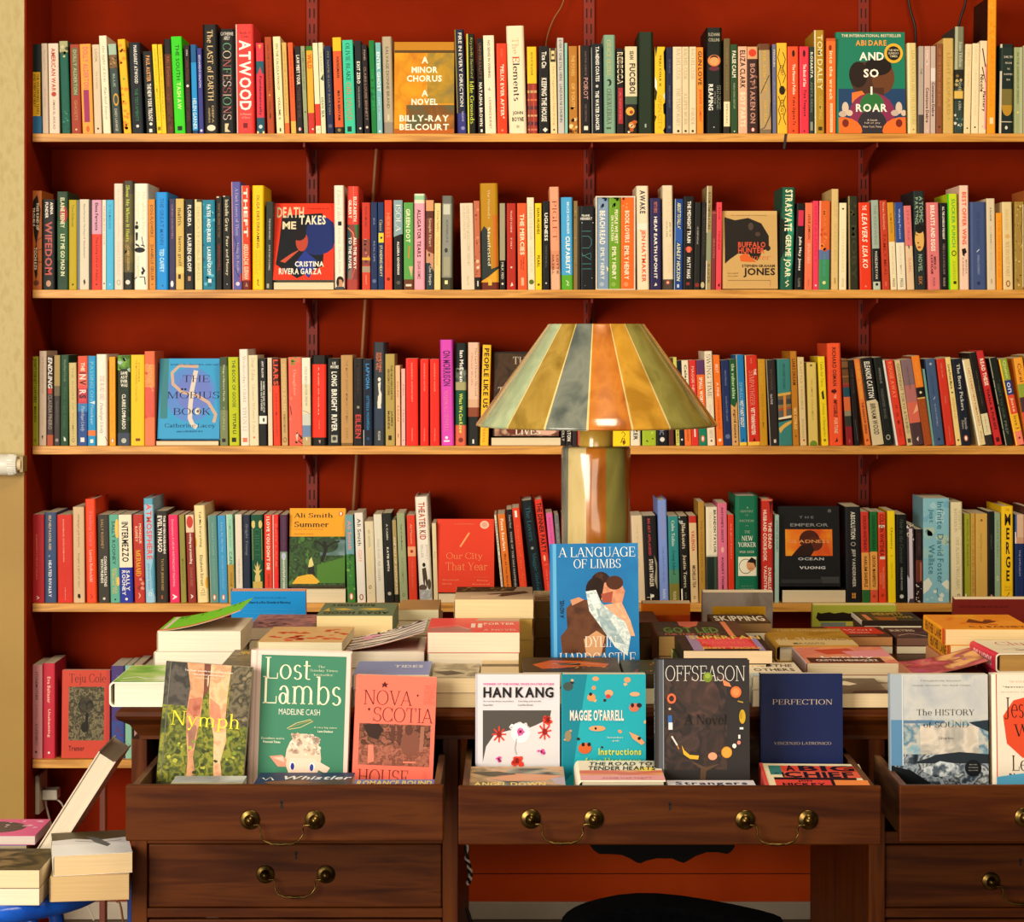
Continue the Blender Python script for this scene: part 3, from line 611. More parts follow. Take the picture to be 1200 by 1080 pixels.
seg(1, 1040, 20, [
(168,175,76,218,'e0c880','r|0|0|.22|1|efe0b4;t|.08|.9|6a5028|LISA NEADUSAI AND THE COUTURE|.34|.62|T;o|.6|.95|.08|8a6c30','H'),
(266,262,42,245,'b4a498','t|.25|.32|6a6058|THE|.4;b|.78|1|4a4440'),
(315,310,50,245,'d0b0a0','t|.05|.22|f0e4dc|Love Me|.4;t|.47|.87|3a2420|Constance Debre|.5||b;o|.5|.96|.1|f0e4dc'),
(368,365,40,245,'c8b0a4','r|0|.25|1|.4|e0d4cc;t|.41|.8|3a2420|Constance Debre|.6||b'),
(416,412,50,225,'8a5030','t|.05|.7|b07848|OF THE FLESH AND BONE|.4;o|.5|.92|.2|5a3018'),
(470,470,92,178,'d0ac60','t|.15|.8|b88f40|LIGHT LEOPARD|.3;x|0|.2|1|.9|5|.12|c49e50','H'),
(570,560,80,80,'33423a','b|0|.4|7a7c60;r|0|0|.3|.4|b0b090;t|.14|.38|f0ecd8|Joan Didion|.4|.6|s;b|.4|.52|28241c;x|0|.46|1|.6|9|.24|8a6c38,2c2418,c0a868;t|.5|.62|d8d0b0|Notes|.36|.6|s;b|.6|.67|e0b858;t|.68|.78|f0ecd8|to John|.34|.6|s;b|.68|.69|1c2828;x|0|.82|1|.98|10|.22|2c5458,8aa890,d8d8c8','H'),
(660,645,55,228,'ecd4a4','t|.05|.25|b8985c|ORLEN|.4|.5|T;t|.3|.48|b8985c|The Boy|.3|.5|T;o|.5|.935|.12|3a2c1c'),
(720,708,60,222,'f0dcb0','t|.03|.22|c0a068|ORIGIN|.3|.5|T;t|.28|.8|c0a068|A Book of Common Poetry|.3|.5|T;o|.5|.925|.12|3a2c1c'),
(785,772,60,200,'f4d8b0','r|.72|.25|1|.95|f0a0a0;p|2c1414|.25,.08 .4,.08 .85,.28 .7,.28;p|2c1414|.25,.28 .4,.28 .85,.44 .8,.45;t|.36|.55|2c1c14|Nicole|.5|.3|b;t|.54|.76|2c1c14|Flattery|.5|.6|b;o|.5|.92|.12|d8b080'),
(852,840,74,-170,'241810','b|0|1|f49a1c;x|.1|.02|.9|.3|12|.18|f4a838,e88c14;r|.3|.88|.7|.925|f8d8a0;t|.3|.8|e88c10|ATLAS OF PLACES|.4','H'),
(957,946,112,228,'1e2a26','r|0|0|.12|1|d8ccb0;b|.04|.3|24322c;h|.25|.13|.95|.155|d0c8b0|SHELTER;h|.35|.2|.85|.22|d0c8b0|FROM;h|.5|.265|.7|.285|d0c8b0|THE;h|.25|.325|.98|.345|d0c8b0|SUMMER;h|.45|.385|.75|.405|d0c8b0|SEA;e|.55|.68|.42|.12|b88a28;r|.13|.5|.97|.68|7a6c34;r|.13|.86|.97|.87|c8c0a0;e|.5|.93|.1|.02|e0d8c0','H'),
(1072,1072,72,255,'a0a878','r|.6|0|1|1|b4b890;t|.06|.65|5a6440|IN THE GARDEN OF SPEECH|.24|.4;o|.4|.75|.14|d8c878'),
(1150,1150,50,240,'c4b890','t|.1|.6|8a7c58|HARVEST|.4'),
(1205,1205,60,235,'8c3c28','t|.1|.6|e0c8a0|EARTH|.4'),
])
# ---- second shelf
seg(2, 30, 205, [
(45,45,90,132,'b8662c','p|1c120c|.2,.1 .6,.04 .9,.2 .7,.42 .5,.55 .3,.45 .15,.25;p|1c120c|.5,.52 .65,.7 .6,.85 .45,.9 .3,.8 .35,.6;w|1c120c|.05|.6,.5 1,.47;w|1c120c|.05|.6,.6 1,.59;w|1c120c|.05|.6,.72 1,.72;t|.12|.4|f0dcc0|THIS KIND OF|.24|.62|b;t|.17|.36|f0dcc0|TROUBLE|.24|.26|b;t|.57|.8|f0dcc0|TOCHI EZE|.26|.42|b;o|.5|.93|.26|6a3818'),
(140,140,105,205,'141210','t|.03|.17|f0e4d4|ANNA|.24|.75|b;t|.03|.21|f0e4d4|FUNDER|.24|.35|b;t|.24|.84|b85450|WIFEDOM|.58|.5|b;e|.5|.93|.2|.035|b89070'),
(265,268,90,140,'24402a','b|.3|.7|2e5634;e|.6|.23|.36|.09|a02c30;t|.06|.37|e0e0b0|ELAINE FEENEY|.38|.5|b;t|.43|.86|e4e4b4|LET ME GO MAD IN|.38|.5|b'),
(365,365,65,210,'b8a010','t|.05|.3|6a5c10|Tove Ditlevsen|.34;o|.5|.94|.13|3a3010'),
(432,435,18,210,'707880'),
(455,455,78,205,'d8ccb4','t|.05|.65|6c6454|Elena Ferrante The Days of Abandonment|.24;p|2c2820|.4,.9 .55,.88 .65,.92 .5,.95'),
(537,540,16,210,'403838'),
(558,558,82,210,'d49ab0','b|.38|1|e83c28;t|.03|.34|3a1c30|Elena Ferrante|.32|.5|b;t|.41|.9|7a1410|The Lying Life of Adults|.3|.5|b;o|.5|.94|.1|5a1010'),
(645,645,32,210,'e6d8c4','t|.06|.5|b09c80|TROUBLING LOVE|.4;o|.5|.93|.2|2c2820'),
(680,680,62,210,'4cb4dc','t|.05|.32|2c88b8|IN THE MARGINS|.34;o|.5|.94|.13|8cd0ec'),
(742,745,78,72,'e4d4c0','t|.05|.5|c8b49c|the house of my mother|.34|.5|i;t|.54|.87|b0a08c|SHARI FRANKE|.36|.5|T;g|.5|.93|.22|.025|.3|a89880','H'),
(825,825,82,48,'5a5434','b|0|.12|4a4434;b|.5|.75|6e6034;x|0|.5|1|.72|6|.3|8a7444,5a5434;b|.84|1|24241c;t|.04|.56|d8e040|Show Me Where It Hurts|.38|.45|S;t|.6|.82|d8b060|CLAIRE GLEESON|.22;o|.45|.93|.24|d8d4c8','H'),
(915,915,118,72,'ece8d4','t|.07|.5|b4c878|The Safekeep Diaries|.24|.66|s;t|.07|.45|c8d494|The Summer That|.22|.32|s;e|.2|.37|.06|.015|141414;e|.18|.41|.14|.02|141414;p|141414|.1,.46 .28,.46 .26,.53 .12,.54;w|141414|.05|.55,.5 .65,.58;p|141414|.1,.56 .35,.58 .4,.6 .1,.58;w|141414|.08|.5,.58 .72,.585 .72,.6;e|.4|.625|.38|.025|141414;p|141414|.6,.78 .8,.82 .7,.84 .55,.8;p|141414|.5,.83 .65,.82 .7,.85 .55,.86;w|141414|.07|.4,.88 .75,.88 .8,.95;w|141414|.06|0,.9 .2,.88;t|.68|.88|b4c878|Jen Hadfield|.2|.3|s','H'),
(1035,1042,54,205,'d88830','t|.06|.42|4a2c18|DOG FLOWERS|.44;t|.5|.9|4a2c18|DANIELLE GELLER|.44;o|.5|.94|.1|4a2c18'),
])
seg(2, 180, 205, [
(15,18,105,145,'1e90e0','t|.06|.54|0c6cb8|THE GREAT MANN|.32|.5|b;t|.58|.82|c0e8f8|TED CAFFEY|.36|.5|b;r|.5|.95|.6|.965|0c4c80','H'),
(130,132,52,200,'3a3458','t|.06|.44|a87c98|CURSED DAUGHTERS|.28;e|.45|.935|.24|.035|e8e4e0'),
(185,188,68,200,'d0b060','b|.75|.82|e0c878;t|.1|.3|3a2414|matrix|.5|.5|S;t|.41|.74|5a2c18|lauren groff|.5|.5|S;r|.3|.83|.6|.88|2c1c10'),
(262,262,78,205,'181818','t|.06|.3|f0ecdc|FLORIDA|.4|.5|b;t|.38|.8|f0ecdc|LAUREN GROFF|.44|.5|b;r|.35|.85|.65|.9|b88860'),
(345,350,60,205,'dccf98','t|.08|.9|c4b47c|DELICATE EDIBLE BIRDS|.4;r|.3|0|1|.03|4a3c18'),
(412,418,103,210,'1c7c98','x|0|.05|1|.95|22|.18|2c98b4,14607c,60b4c8;t|.05|.47|e8f4f0|FATES AND FURIES|.3|.5|b;t|.52|.84|e8f4f0|LAUREN GROFF|.3|.5|b;r|.42|.88|.68|.92|e8f4f0'),
(525,525,52,180,'1c1a14','r|.1|.0|.5|.015|d0c4a0;t|.07|.44|8a6c50|WHAT BELONGS TO YOU|.34;t|.5|.8|8c3028|GREENWELL|.36'),
(582,585,70,175,'1a1814','r|.05|.0|.3|.012|d0c4a0;t|.04|.38|e0d4b0|Isabelle Graw|.42|.5|r;t|.43|.85|e0d4b0|Fear and Money|.42|.5|r;o|.5|.94|.06|d8d0b8'),
(652,665,84,58,'5a58a0','r|0|0|.12|1|f0b0a8;t|.06|.5|d0c8dc|A Dark Leaves of Three|.32|.56|s;t|.56|.85|d8c4c0|Julia R Kelly|.32|.56|s;w|2c2c60|.08|.2,.5 .5,.58 .3,.65;w|2c2c60|.08|.3,.8 .7,.88 .9,.85;p|c03c40|.8,.86 1,.84 1,.92 .75,.93;o|.55|.945|.2|d8ccd8','H'),
(738,748,68,88,'d84020','r|0|0|.08|1|e8dcc8;t|.02|.5|fbf0dc|THEFT|.5|.5|b;t|.56|.9|f4d8b4|ABDULRAZAK GURNAH|.6|.5|b;b|.91|1|6c1c10;w|e8c8a0|.06|.4,.97 .5,.93 .62,.97'),
(830,832,100,88,'fcc810','t|.09|.6|4a3c10|OLGA DIES DREAMING|.24|.5;t|.62|.82|e0a818|XOCHITL|.2|.65;t|.62|.85|e0a818|GONZALEZ|.2|.35;w|2c2410|.06|.4,.91 .5,.9 .45,.95 .6,.96','H'),
(950,942,62,225,'2a2c28','t|.19|.43|d0ccbc|THE ROAR NOVELS|.22;t|.49|.78|d0ccbc|DAVID STORY OF DOMINIC|.2;r|.2|.93|.5|.98|a8a898'),
])
shelf_face(2, 318.5, 391, 238, 11, .026, 'e8381c', 'p|14161c|.14,.16 .8,.13 .84,.5 .82,.82 .4,.98 .05,.8 .1,.5;e|.72|.42|.34|.26|1c2c6c;p|14161c|.18,.16 .78,.13 .55,.3 .5,.55 .35,.75 .14,.72;e|.47|.5|.1|.13|b84430;e|.42|.4|.12|.09|1a1418;p|c85038|.3,.66 .45,.6 .2,.78 .12,.76;p|24388c|.52,.62 .72,.75 .6,.98 .35,.8;h|.05|.05|.5|.19|e0c8a0|DEATH|b;h|.14|.24|.38|.34|e8d8b0|ME|b;h|.42|.16|.86|.28|f0e4c4|TAKES|b;h|.36|.76|.84|.83|f4ecd8|CRISTINA|b;h|.1|.85|.8|.93|f4ecd8|RIVERA GARZA|b;h|.55|.06|.9|.08|7a1c10|A haunting novel', 'red face-out novel with dark blue profile, left part of second shelf', 'red face-out', base=(330.5, '2c2420', 320, 391, 'book lying flat under the red and dark blue face-out novel, second shelf'))
seg(2, 330, 205, [
(432,440,92,88,'efe4d0','t|.04|.33|b8a890|Lives Like|.36|.5|i;r|.38|.345|.75|.385|1c1814;t|.4|.84|b8a890|Loving Them Ends|.3|.5|i;e|.55|.91|.36|.04|2c1c12;e|.55|.945|.26|.045|c89068;e|.3|.93|.14|.04|1c1410;b|.985|1|3a3028;r|.1|.97|.9|1|3c4450','H'),
(556,550,98,95,'d84030','b|.37|1|8a3c38;p|2c4a50|0,.36 .25,.4 .4,.6 .3,.8 0,.9;p|3c7040|.6,.37 1,.37 1,.5 .8,.5;w|e08050|.1|.05,.4 .5,.45 .75,.62;w|c05048|.12|.75,.55 .8,.75 .2,.97;p|806860|.1,.82 .5,.78 .4,.92 .1,.9;r|.0|.9|1|1|a84038;t|.1|.34|f8ecd8|ELIZABETH|.26|.66|b;t|.13|.31|f8ecd8|GILBERT|.26|.24|b;t|.49|.8|f8f0e0|ALL THE WAY|.26|.68|b;t|.49|.8|f8f0e0|TO THE RIVER|.26|.26|b;r|.5|.0|.53|.36|f0a080','H'),
(678,680,68,232,'c83420','t|.05|.28|7a1c10|FLESH MUSIC|.24;b|.42|.72|8c4438;x|0|.42|1|.68|12|.2|d89070,5a2c34,c8a080;b|.63|.66|e0a830;b|.73|.8|a89078;b|.8|1|d04028;t|.83|.94|f0c0a0|SZALAY|.14'),
(752,755,55,230,'1c2c58','t|.18|.26|8c98b0|IDA|.24;t|.44|.68|8c98b0|REAL LIFE|.22;o|.5|.9|.3|5c6c90'),
(812,815,50,230,'16305c','t|.2|.33|e8d880|Gauz|.5|.5|s;r|.1|.35|.95|.46|f0d030;o|.55|.405|.2|1c2c40;t|.49|.85|e8dca0|STANDING HEAVY|.46'),
(868,870,62,212,'e84424','t|.14|.42|f0885c|HEIRESS|.5;t|.5|.75|c83818|IN TOWN|.5;o|.5|.88|.24|7a1c10'),
(945,948,75,212,'181818','b|0|.38|88a4a8;p|88a4a8|0,.37 1,.37 0,.41;t|.04|.35|f0f0e4|ISOLA|.6|.5|s;t|.46|.83|f0ece0|ALLEGRA GOODMAN|.26|.5|b;o|.5|.92|.22|5a5448'),
(1030,1032,80,232,'58a048','b|.88|1|6a3820;t|.07|.46|f0e8c0|GREEN DOT|.44|.45|b;w|d87838|.12|.5,.5 .6,.5 .5,.64;p|d8b088|.5,.73 .95,.73 .8,.86;r|.2|.935|.8|.96|e8d8c0'),
])
seg(2, 480, 205, [
(38,38,92,158,'f0a0b0','b|.02|.065|98c89c;b|0|.02|d8e0c0;b|.065|.1|f0dcc4;t|.16|.66|241820|ALLIGATOR TEARS|.36|.45|b;t|.7|.89|241820|EDGAR GOMEZ|.26|.45','H'),
(138,140,65,212,'7a3828','b|0|.12|d89a68;b|.12|.2|5a2c1c;t|.2|.52|e0d0b0|Simple Heart|.42|.5|S;b|.55|.72|c8906c;p|7a3828|0,.54 1,.54 1,.6 .2,.57;e|.4|.61|.1|.02|241414;b|.7|1|24343c;p|c8906c|1,.66 1,.8 .5,.7;t|.73|.95|e8dcc4|Cho Haejin|.42|.5|S'),
(212,208,52,238,'e8cc88','t|.08|.34|4a3410|Tessa Hadley|.42|.5|s;t|.38|.72|d8963c|After the Funeral|.4|.5|s'),
(275,270,86,175,'8c8c80','b|0|.08|6c6c64;r|.12|.09|.78|.2|c8c8b4;t|.25|.5|4a4c48|AUSTERLITZ|.2;e|.42|.58|.16|.025|3a3a34;r|.2|.65|.8|.85|a09c80;b|.87|1|3c3a28;r|.3|.9|.6|.94|e8dca0','H'),
(425,440,108,238,'e0cdb0','t|.03|.72|6a5844|LOVE LETTERS MUSIC COME AND GO|.22|.6|T;t|.03|.42|a8947c|STORIES FROM THE|.18|.3|T;t|.84|.95|b8a48c|DELUXE|.14'),
(540,552,50,218,'c06848','x|.1|.1|.9|.85|14|.24|a04c34,d88868,903c28;o|.5|.68|.3|e0b890;o|.55|.75|.24|e8ccaa;b|.86|1|181414;r|.4|.9|.6|.96|e0d8c8'),
(592,605,150,70,'b88410','p|2c3430|0,.46 .2,.4 .4,.44 .55,.75 .6,.88 0,.92;p|c86c20|.7,.3 .95,.3 .95,.8 .75,.85;p|2c3430|0,.84 1,.78 1,.82 .1,.9;p|e0a028|0,.92 .4,.88 1,.8 1,.94 0,.94;b|.93|1|6a2818;t|.06|.34|f0e0b0|The Pretender|.14|.5|s;t|.41|.78|f4e8c8|Manifested|.18|.48|S;r|.4|.9|.6|.96|d8b040','H'),
(760,762,45,238,'a09878','b|.66|1|1c1a18;t|.68|.88|d8d0bc|MILK FED|.4;o|.5|.93|.2|e8e0d0'),
(820,822,75,238,'b02818','t|.08|.34|f0c8a8|TRACEY ROSENE|.18;t|.4|.53|f0c8a8|IF ONLY|.18;o|.5|.74|.1|f0d8c0;p|f0e4d0|.4,.96 .55,.91 .7,.95'),
(908,915,78,238,'f05828','t|.12|.6|fbe4c0|THE MERCIES|.46|.5|b;t|.62|.78|7a1c10|KIRAN MILLWOOD|.16|.62;t|.65|.76|7a1c10|HARGRAVE|.16|.38;r|.35|.86|.65|.95|f8b088'),
(990,1000,58,190,'ecdcb8','t|.1|.46|6a7058|PURE COLOUR|.4|.5|T;t|.53|.81|a8ac84|SHEILA HETI|.36|.5|T;o|.5|.915|.36|5c6c14'),
(1058,1062,54,238,'f4d018','t|.05|.36|3a2c10|SIAN HUGHES|.42|.5|b;t|.6|.74|3a2c10|PEARL|.42|.5|b;o|.5|.94|.2|6a5410'),
])
seg(2, 630, 205, [
(44,45,55,220,'181818','t|.13|.45|f0ecdc|UGLINESS|.5|.5|b;t|.5|.75|6a6860|MOSHTARI HILAL|.24;o|.5|.925|.12|e0dccc'),
(95,110,85,100,'ec9c78','r|0|0|1|.12|f0a07c;t|.13|.52|8c2820|PIGLET|.46|.5|s;b|.62|1|d88c68;b|.8|1|ecb08c;t|.66|.85|4a1c18|LOTTIE|.2|.72|b;t|.66|.85|4a1c18|HAZELL|.2|.26|b','H'),
(195,202,100,188,'48a4d8','b|.84|1|5aa828;t|.05|.4|e8f4f4|BRUCE HOLSINGER|.2|.6;t|.42|.83|f8f8f0|CULPABILITY|.36|.56|b;w|f0f4e0|.06|.4,.9 .6,.92 .45,.95 .65,.95','H'),
(305,305,32,218,'8a7040','x|0|.1|1|.9|8|.3|6a5430,a08850'),
(338,340,18,262,'303028'),
(360,365,118,262,'14161a','h|.1|.1|.7|.125|e8e4d8|FRANK|b;h|.0|.135|.85|.165|e8e4d8|HERBERT|b;w|4a9090|.03|.1,.3 .75,.3;w|4a9090|.03|.12,.36 .6,.36 .78,.4 .78,.46 .6,.5 .12,.5;w|4a9090|.03|.12,.56 .12,.6 .74,.56 .74,.62;w|4a9090|.03|.12,.58 .74,.64;w|4a9090|.03|.1,.69 .75,.69;w|4a9090|.03|.1,.75 .75,.75;o|.12|.2|.03|e8e4d8;o|.9|.2|.03|e8e4d8;o|.8|.86|.025|c0c0b8;o|.3|.95|.02|c0c0b8'),
])
# boxed trilogy in a cream slipcase
def slipcase():
    x0, x1 = PX(630 + 490/7.2, YS), PX(630 + 824/7.2, YS); zt = PZ(205 + 178/7.2, YS); zb = SHELFZ[2]
    root = empty('slipcase', ((x0+x1)/2, YS, zb)); inv = Matrix.Translation((-(x0+x1)/2, -YS, -zb))
    mb = MB(); m = surf('slipcase_card', ['d8ccb8', 'e8dcc8'], nscale=60, rough=.6); t = .0028
    y0, y1 = YS - .001, YS + .135
    for b in ((x0, x0+t, y0, y1, zb, zt), (x1-t, x1, y0, y1, zb, zt), (x0+t, x1-t, y0, y1, zt-t, zt), (x0+t, x1-t, y0, y1, zb, zb+.002), (x0+t, x1-t, y1-t, y1, zb+.002, zt-t)):
        mb.box(*b, m)
    o = mb.build('case_shell', root); o.matrix_parent_inverse = inv
    tag(root, 'cream open-fronted slipcase holding three bright paperbacks on the second shelf', 'slipcase')
    LIMITR[2] = (x0 + t, x0 + t, .3)
    sv = BASE[2]; sz = SHELFZ[2]
    SHELFZ[2] = zb + .0022
    n0 = len(SHELVED[2])
    seg(2, 630, 205, [
    (505,505,94,190,'8098b4','x|0|0|1|.13|10|.2|6c84a4,98acc0;t|.15|.52|f0ead8|BEACH READ|.5|.45|b;t|.55|.9|e0e4dc|EMILY HENRY|.36|.45|b;p|f0e8d0|.8,.75 1,.78 .9,.82;o|.4|.95|.2|a8b8c8'),
    (603,603,96,190,'6a9c20','x|0|0|1|.12|10|.2|5a8418,7cac3c;t|.14|.51|f4ecc8|PEOPLE WE MEET|.28|.64|b;t|.2|.48|f4ecc8|ON VACATION|.24|.3|b;t|.54|.9|f4ecc8|EMILY HENRY|.36|.45|b;o|.4|.95|.2|8cb048'),
    (703,703,110,190,'f06820','x|0|0|.7|.12|8|.16|e05818,f88848;t|.15|.5|f8e4c4|BOOK LOVERS|.34|.48|b;t|.53|.9|f8e4c4|EMILY HENRY|.36|.44|b;o|.4|.95|.18|f89058'),
    ])
    SHELFZ[2] = sz
    for s, l in zip(SHELVED[2][n0:], ('pale blue paperback, left of the three in the cream slipcase', 'green paperback, middle of the three in the cream slipcase', 'orange paperback, right of the three in the cream slipcase')):
        s['label'] = l
    for s in SHELVED[2][n0:]: s['o'].location.y += .001
    LIMITR[2] = (x1 + .0003, x1 + .0003, .3)
slipcase()
seg(2, 630, 205, [
(832,842,103,92,'ecd8b8','t|.04|.27|1c2440|AWAKE|.46|.5|b;r|.1|.36|.9|.42|f4e4d0;t|.42|.93|e85028|JEN HATMAKER|.44|.5|b','H'),
(950,952,90,195,'2c2450','t|.04|.16|d87858|PRETTY FIERCE|.3|.5;t|.2|.88|f4ecdc|HEAP EARTH UPON IT|.3|.5|b;p|e8dcc8|.35,.96 .5,.92 .65,.95'),
(1052,1060,88,88,'e4d0ac','t|.05|.34|d0b88c|SO FAR GONE|.4|.6|T;t|.34|.5|8a7450|JESS|.14|.7;t|.34|.5|8a7450|WALTER|.14|.4;t|.55|.84|c8b084|OPEN HEAVEN|.3|.6|T;b|.9|1|4a4038;o|.45|.93|.2|c04830;o|.45|.93|.1|e8c8a8','H'),
])
seg(2, 780, 205, [
(80,72,70,202,'1c3c80','r|0|0|.07|1|a8b8b8;t|.04|.4|e8e8a8|ABOUT TO FALL APART|.44|.5|o;t|.48|.9|e8e8a8|ASHLEY HICKSON|.44|.5|o;r|.35|.94|.6|.975|c8d0e0;p|2c58a8|.1,.3 .9,.34 .9,.5 .1,.46'),
(155,148,90,180,'181414','t|.05|.5|f0e8d8|THE MIDNIGHT TRAIN|.34|.5|b;e|.5|.565|.3|.03|d04830;r|.35|.54|.65|.6|e87050;t|.65|.88|f0e8d8|MATT HAIG|.34|.5|b;r|.3|.92|.6|.95|8c3028'),
(250,240,50,230,'20201c','t|.28|.48|b8b4a8|LE CREPUSCULE|.24;o|.5|.945|.36|8c2820'),
(310,296,38,230,'24201c','t|.05|.6|4a4438|THE INVENTION|.3;e|.4|.945|.4|.035|c0b488'),
(350,337,44,92,'a49060','r|0|0|.14|1|f0e8d4;t|.06|.42|5a4c28|ROOM TEMPERATURE|.5||b;b|.45|.72|8a9070;t|.75|.94|6a5a34|BAKER|.5'),
(393,385,36,300,'7a3030','t|.35|.6|b07060|SEASON|.4;b|.02|.04|a84c40'),
(432,425,45,230,'ec4450','t|.06|.2|8c1420|ROUGE|.36;t|.32|.55|8c1420|TENDER|.36;p|2c0c10|.3,.95 .7,.92 .7,.97'),
])
shelf_face(2, 847, 911.5, 247, 6, .024, 'c8a060', 'b|0|.05|d0a868;p|1c1410|0,.08 .2,.12 .45,.09 .7,.16 .84,.32 .84,.47 .6,.56 .25,.55 .1,.62 0,.68;p|1c1410|.42,.52 .7,.54 .62,.64 .5,.6;e|.5|.2|.05|.05|4a3c34;e|.63|.3|.05|.03|4a3428;e|.82|.48|.05|.035|241812;p|d86020|.28,.58 .4,.54 .6,.66 .3,.65;h|.25|.4|.78|.47|d85030|BUFFALO|b;h|.25|.475|.76|.545|d85030|HUNTER|b;h|.3|.56|.85|.63|d86030|Hunter|i;h|.32|.69|.95|.725|241810|STEPHEN GRAHAM|b;h|.34|.735|.96|.855|1c120c|JONES|b;h|.12|.05|.8|.065|7a5a30|An unexpected masterpiece;h|.05|.79|.25|.81|8a6838|now a novel;h|.05|.83|.25|.845|8a6838|bestseller;r|.05|.89|.86|.895|8a6434;r|.855|.89|.86|.97|8a6434', 'tan face-out novel with dark buffalo head, right half of second shelf', 'tan face-out', hard=True)
seg(2, 780, 205, [
(985,965,110,105,'1f5a44','p|2c8c6c|.5,.1 1,.3 1,.7 .5,.95;p|13241c|0,.3 .5,.35 .4,.6 0,.7;p|57b090|.7,.35 1,.4 1,.5;t|.02|.43|f0ecc0|STRASVATE|.56|.52|b;t|.46|.88|f0ecc0|GERME JOAR|.56|.5|b;w|f0ecc0|.08|.65,.91 .4,.93 .65,.95 .45,.97','H'),
])
seg(2, 930, 205, [
(30,10,68,240,'141414','r|.2|.08|.85|.26|d03050;t|.38|.78|f0ece0|Julia May Jonas|.4|.5|b;t|.86|.97|8a8478|VLADIMIR|.3'),
(92,85,72,235,'e8704c','t|.13|.42|4a1814|LESLIE JAMISON|.36|.5;t|.46|.7|f0b090|SPLINTERS|.4|.5;r|.4|.88|.6|.96|d06040'),
(162,160,50,218,'e83858','t|.05|.7|c82844|SUCH A LOVELY|.4;o|.5|.95|.16|f8d8d8'),
(218,210,92,218,'d86028','r|0|0|.15|1|e89080;b|.55|.66|5a6c98;b|.66|1|3a8a58;x|.2|.3|.8|.55|8|.2|e8802c,c04c20;t|.1|.5|e07838|MARTYR|.3;t|.6|.85|4c9c88|KAVEH AKBAR|.24;o|.5|.92|.16|d8d890'),
(322,318,60,118,'d8b878','t|.12|.28|b8985c|CLIFF|.4|.55|T;t|.34|.72|b8985c|BOHOROBES|.4|.55|T;r|.4|.88|.6|.94|a88850','H'),
(388,385,60,235,'f0deb4','p|3a1c14|.3,.06 .7,.06 .5,.085;t|.3|.8|d8c490|LIGHTBREAKERS|.3;t|.86|.97|c0a878|VINTAGE|.3'),
(462,468,82,178,'2c2c1c','r|0|0|.12|1|a89058;x|.2|.03|.9|.2|8|.2|4a4420,34341c;t|.3|.9|3e3e28|MOBY|.5|.55','H'),
(548,562,96,232,'e03818','t|.03|.09|f8e4cc|THE|.36;t|.12|.45|fbe8d0|LEAVERS|.46|.5|o;t|.49|.75|fbe8d0|LISA KO|.46|.5|o;o|.5|.96|.08|f08868'),
(655,675,60,212,'9cac9c','t|.05|.5|7a8878|THE KNOWING|.4;b|.54|1|141414;t|.57|.88|d8d4c8|MADELEINE RYAN|.34;r|0|.91|1|1|b8c4b0;o|.5|.94|.2|141414'),
(725,752,60,215,'c03c20','t|.02|.33|f0d0b0|Bryan Karetnyk|.36|.5|s;t|.38|.85|8c2410|FAMILY MEAL|.4;r|.4|.91|.6|.96|d86848'),
(790,822,52,232,'e8d8b0','b|0|.45|d09020;t|.12|.36|8c5c10|SLIM BOOK|.3;t|.5|.82|c8b88c|PUSHKIN|.2;t|.87|.97|6a5c40|PRESS|.34'),
(852,880,70,232,'e8dcc0','b|0|.46|2c4488;t|.07|.42|b8c4dc|Walking Practice|.3;t|.5|.82|ccc0a0|DOLKI MIN|.2;t|.87|.97|6a5c40|PRESS|.34'),
(930,960,60,260,'e0c098','b|0|.48|d87070;t|.05|.42|b04c50|STAY TRUE|.3;p|1c1414|.35,.46 .6,.49 .45,.52;t|.62|.8|d89078|ISABEL|.36'),
])
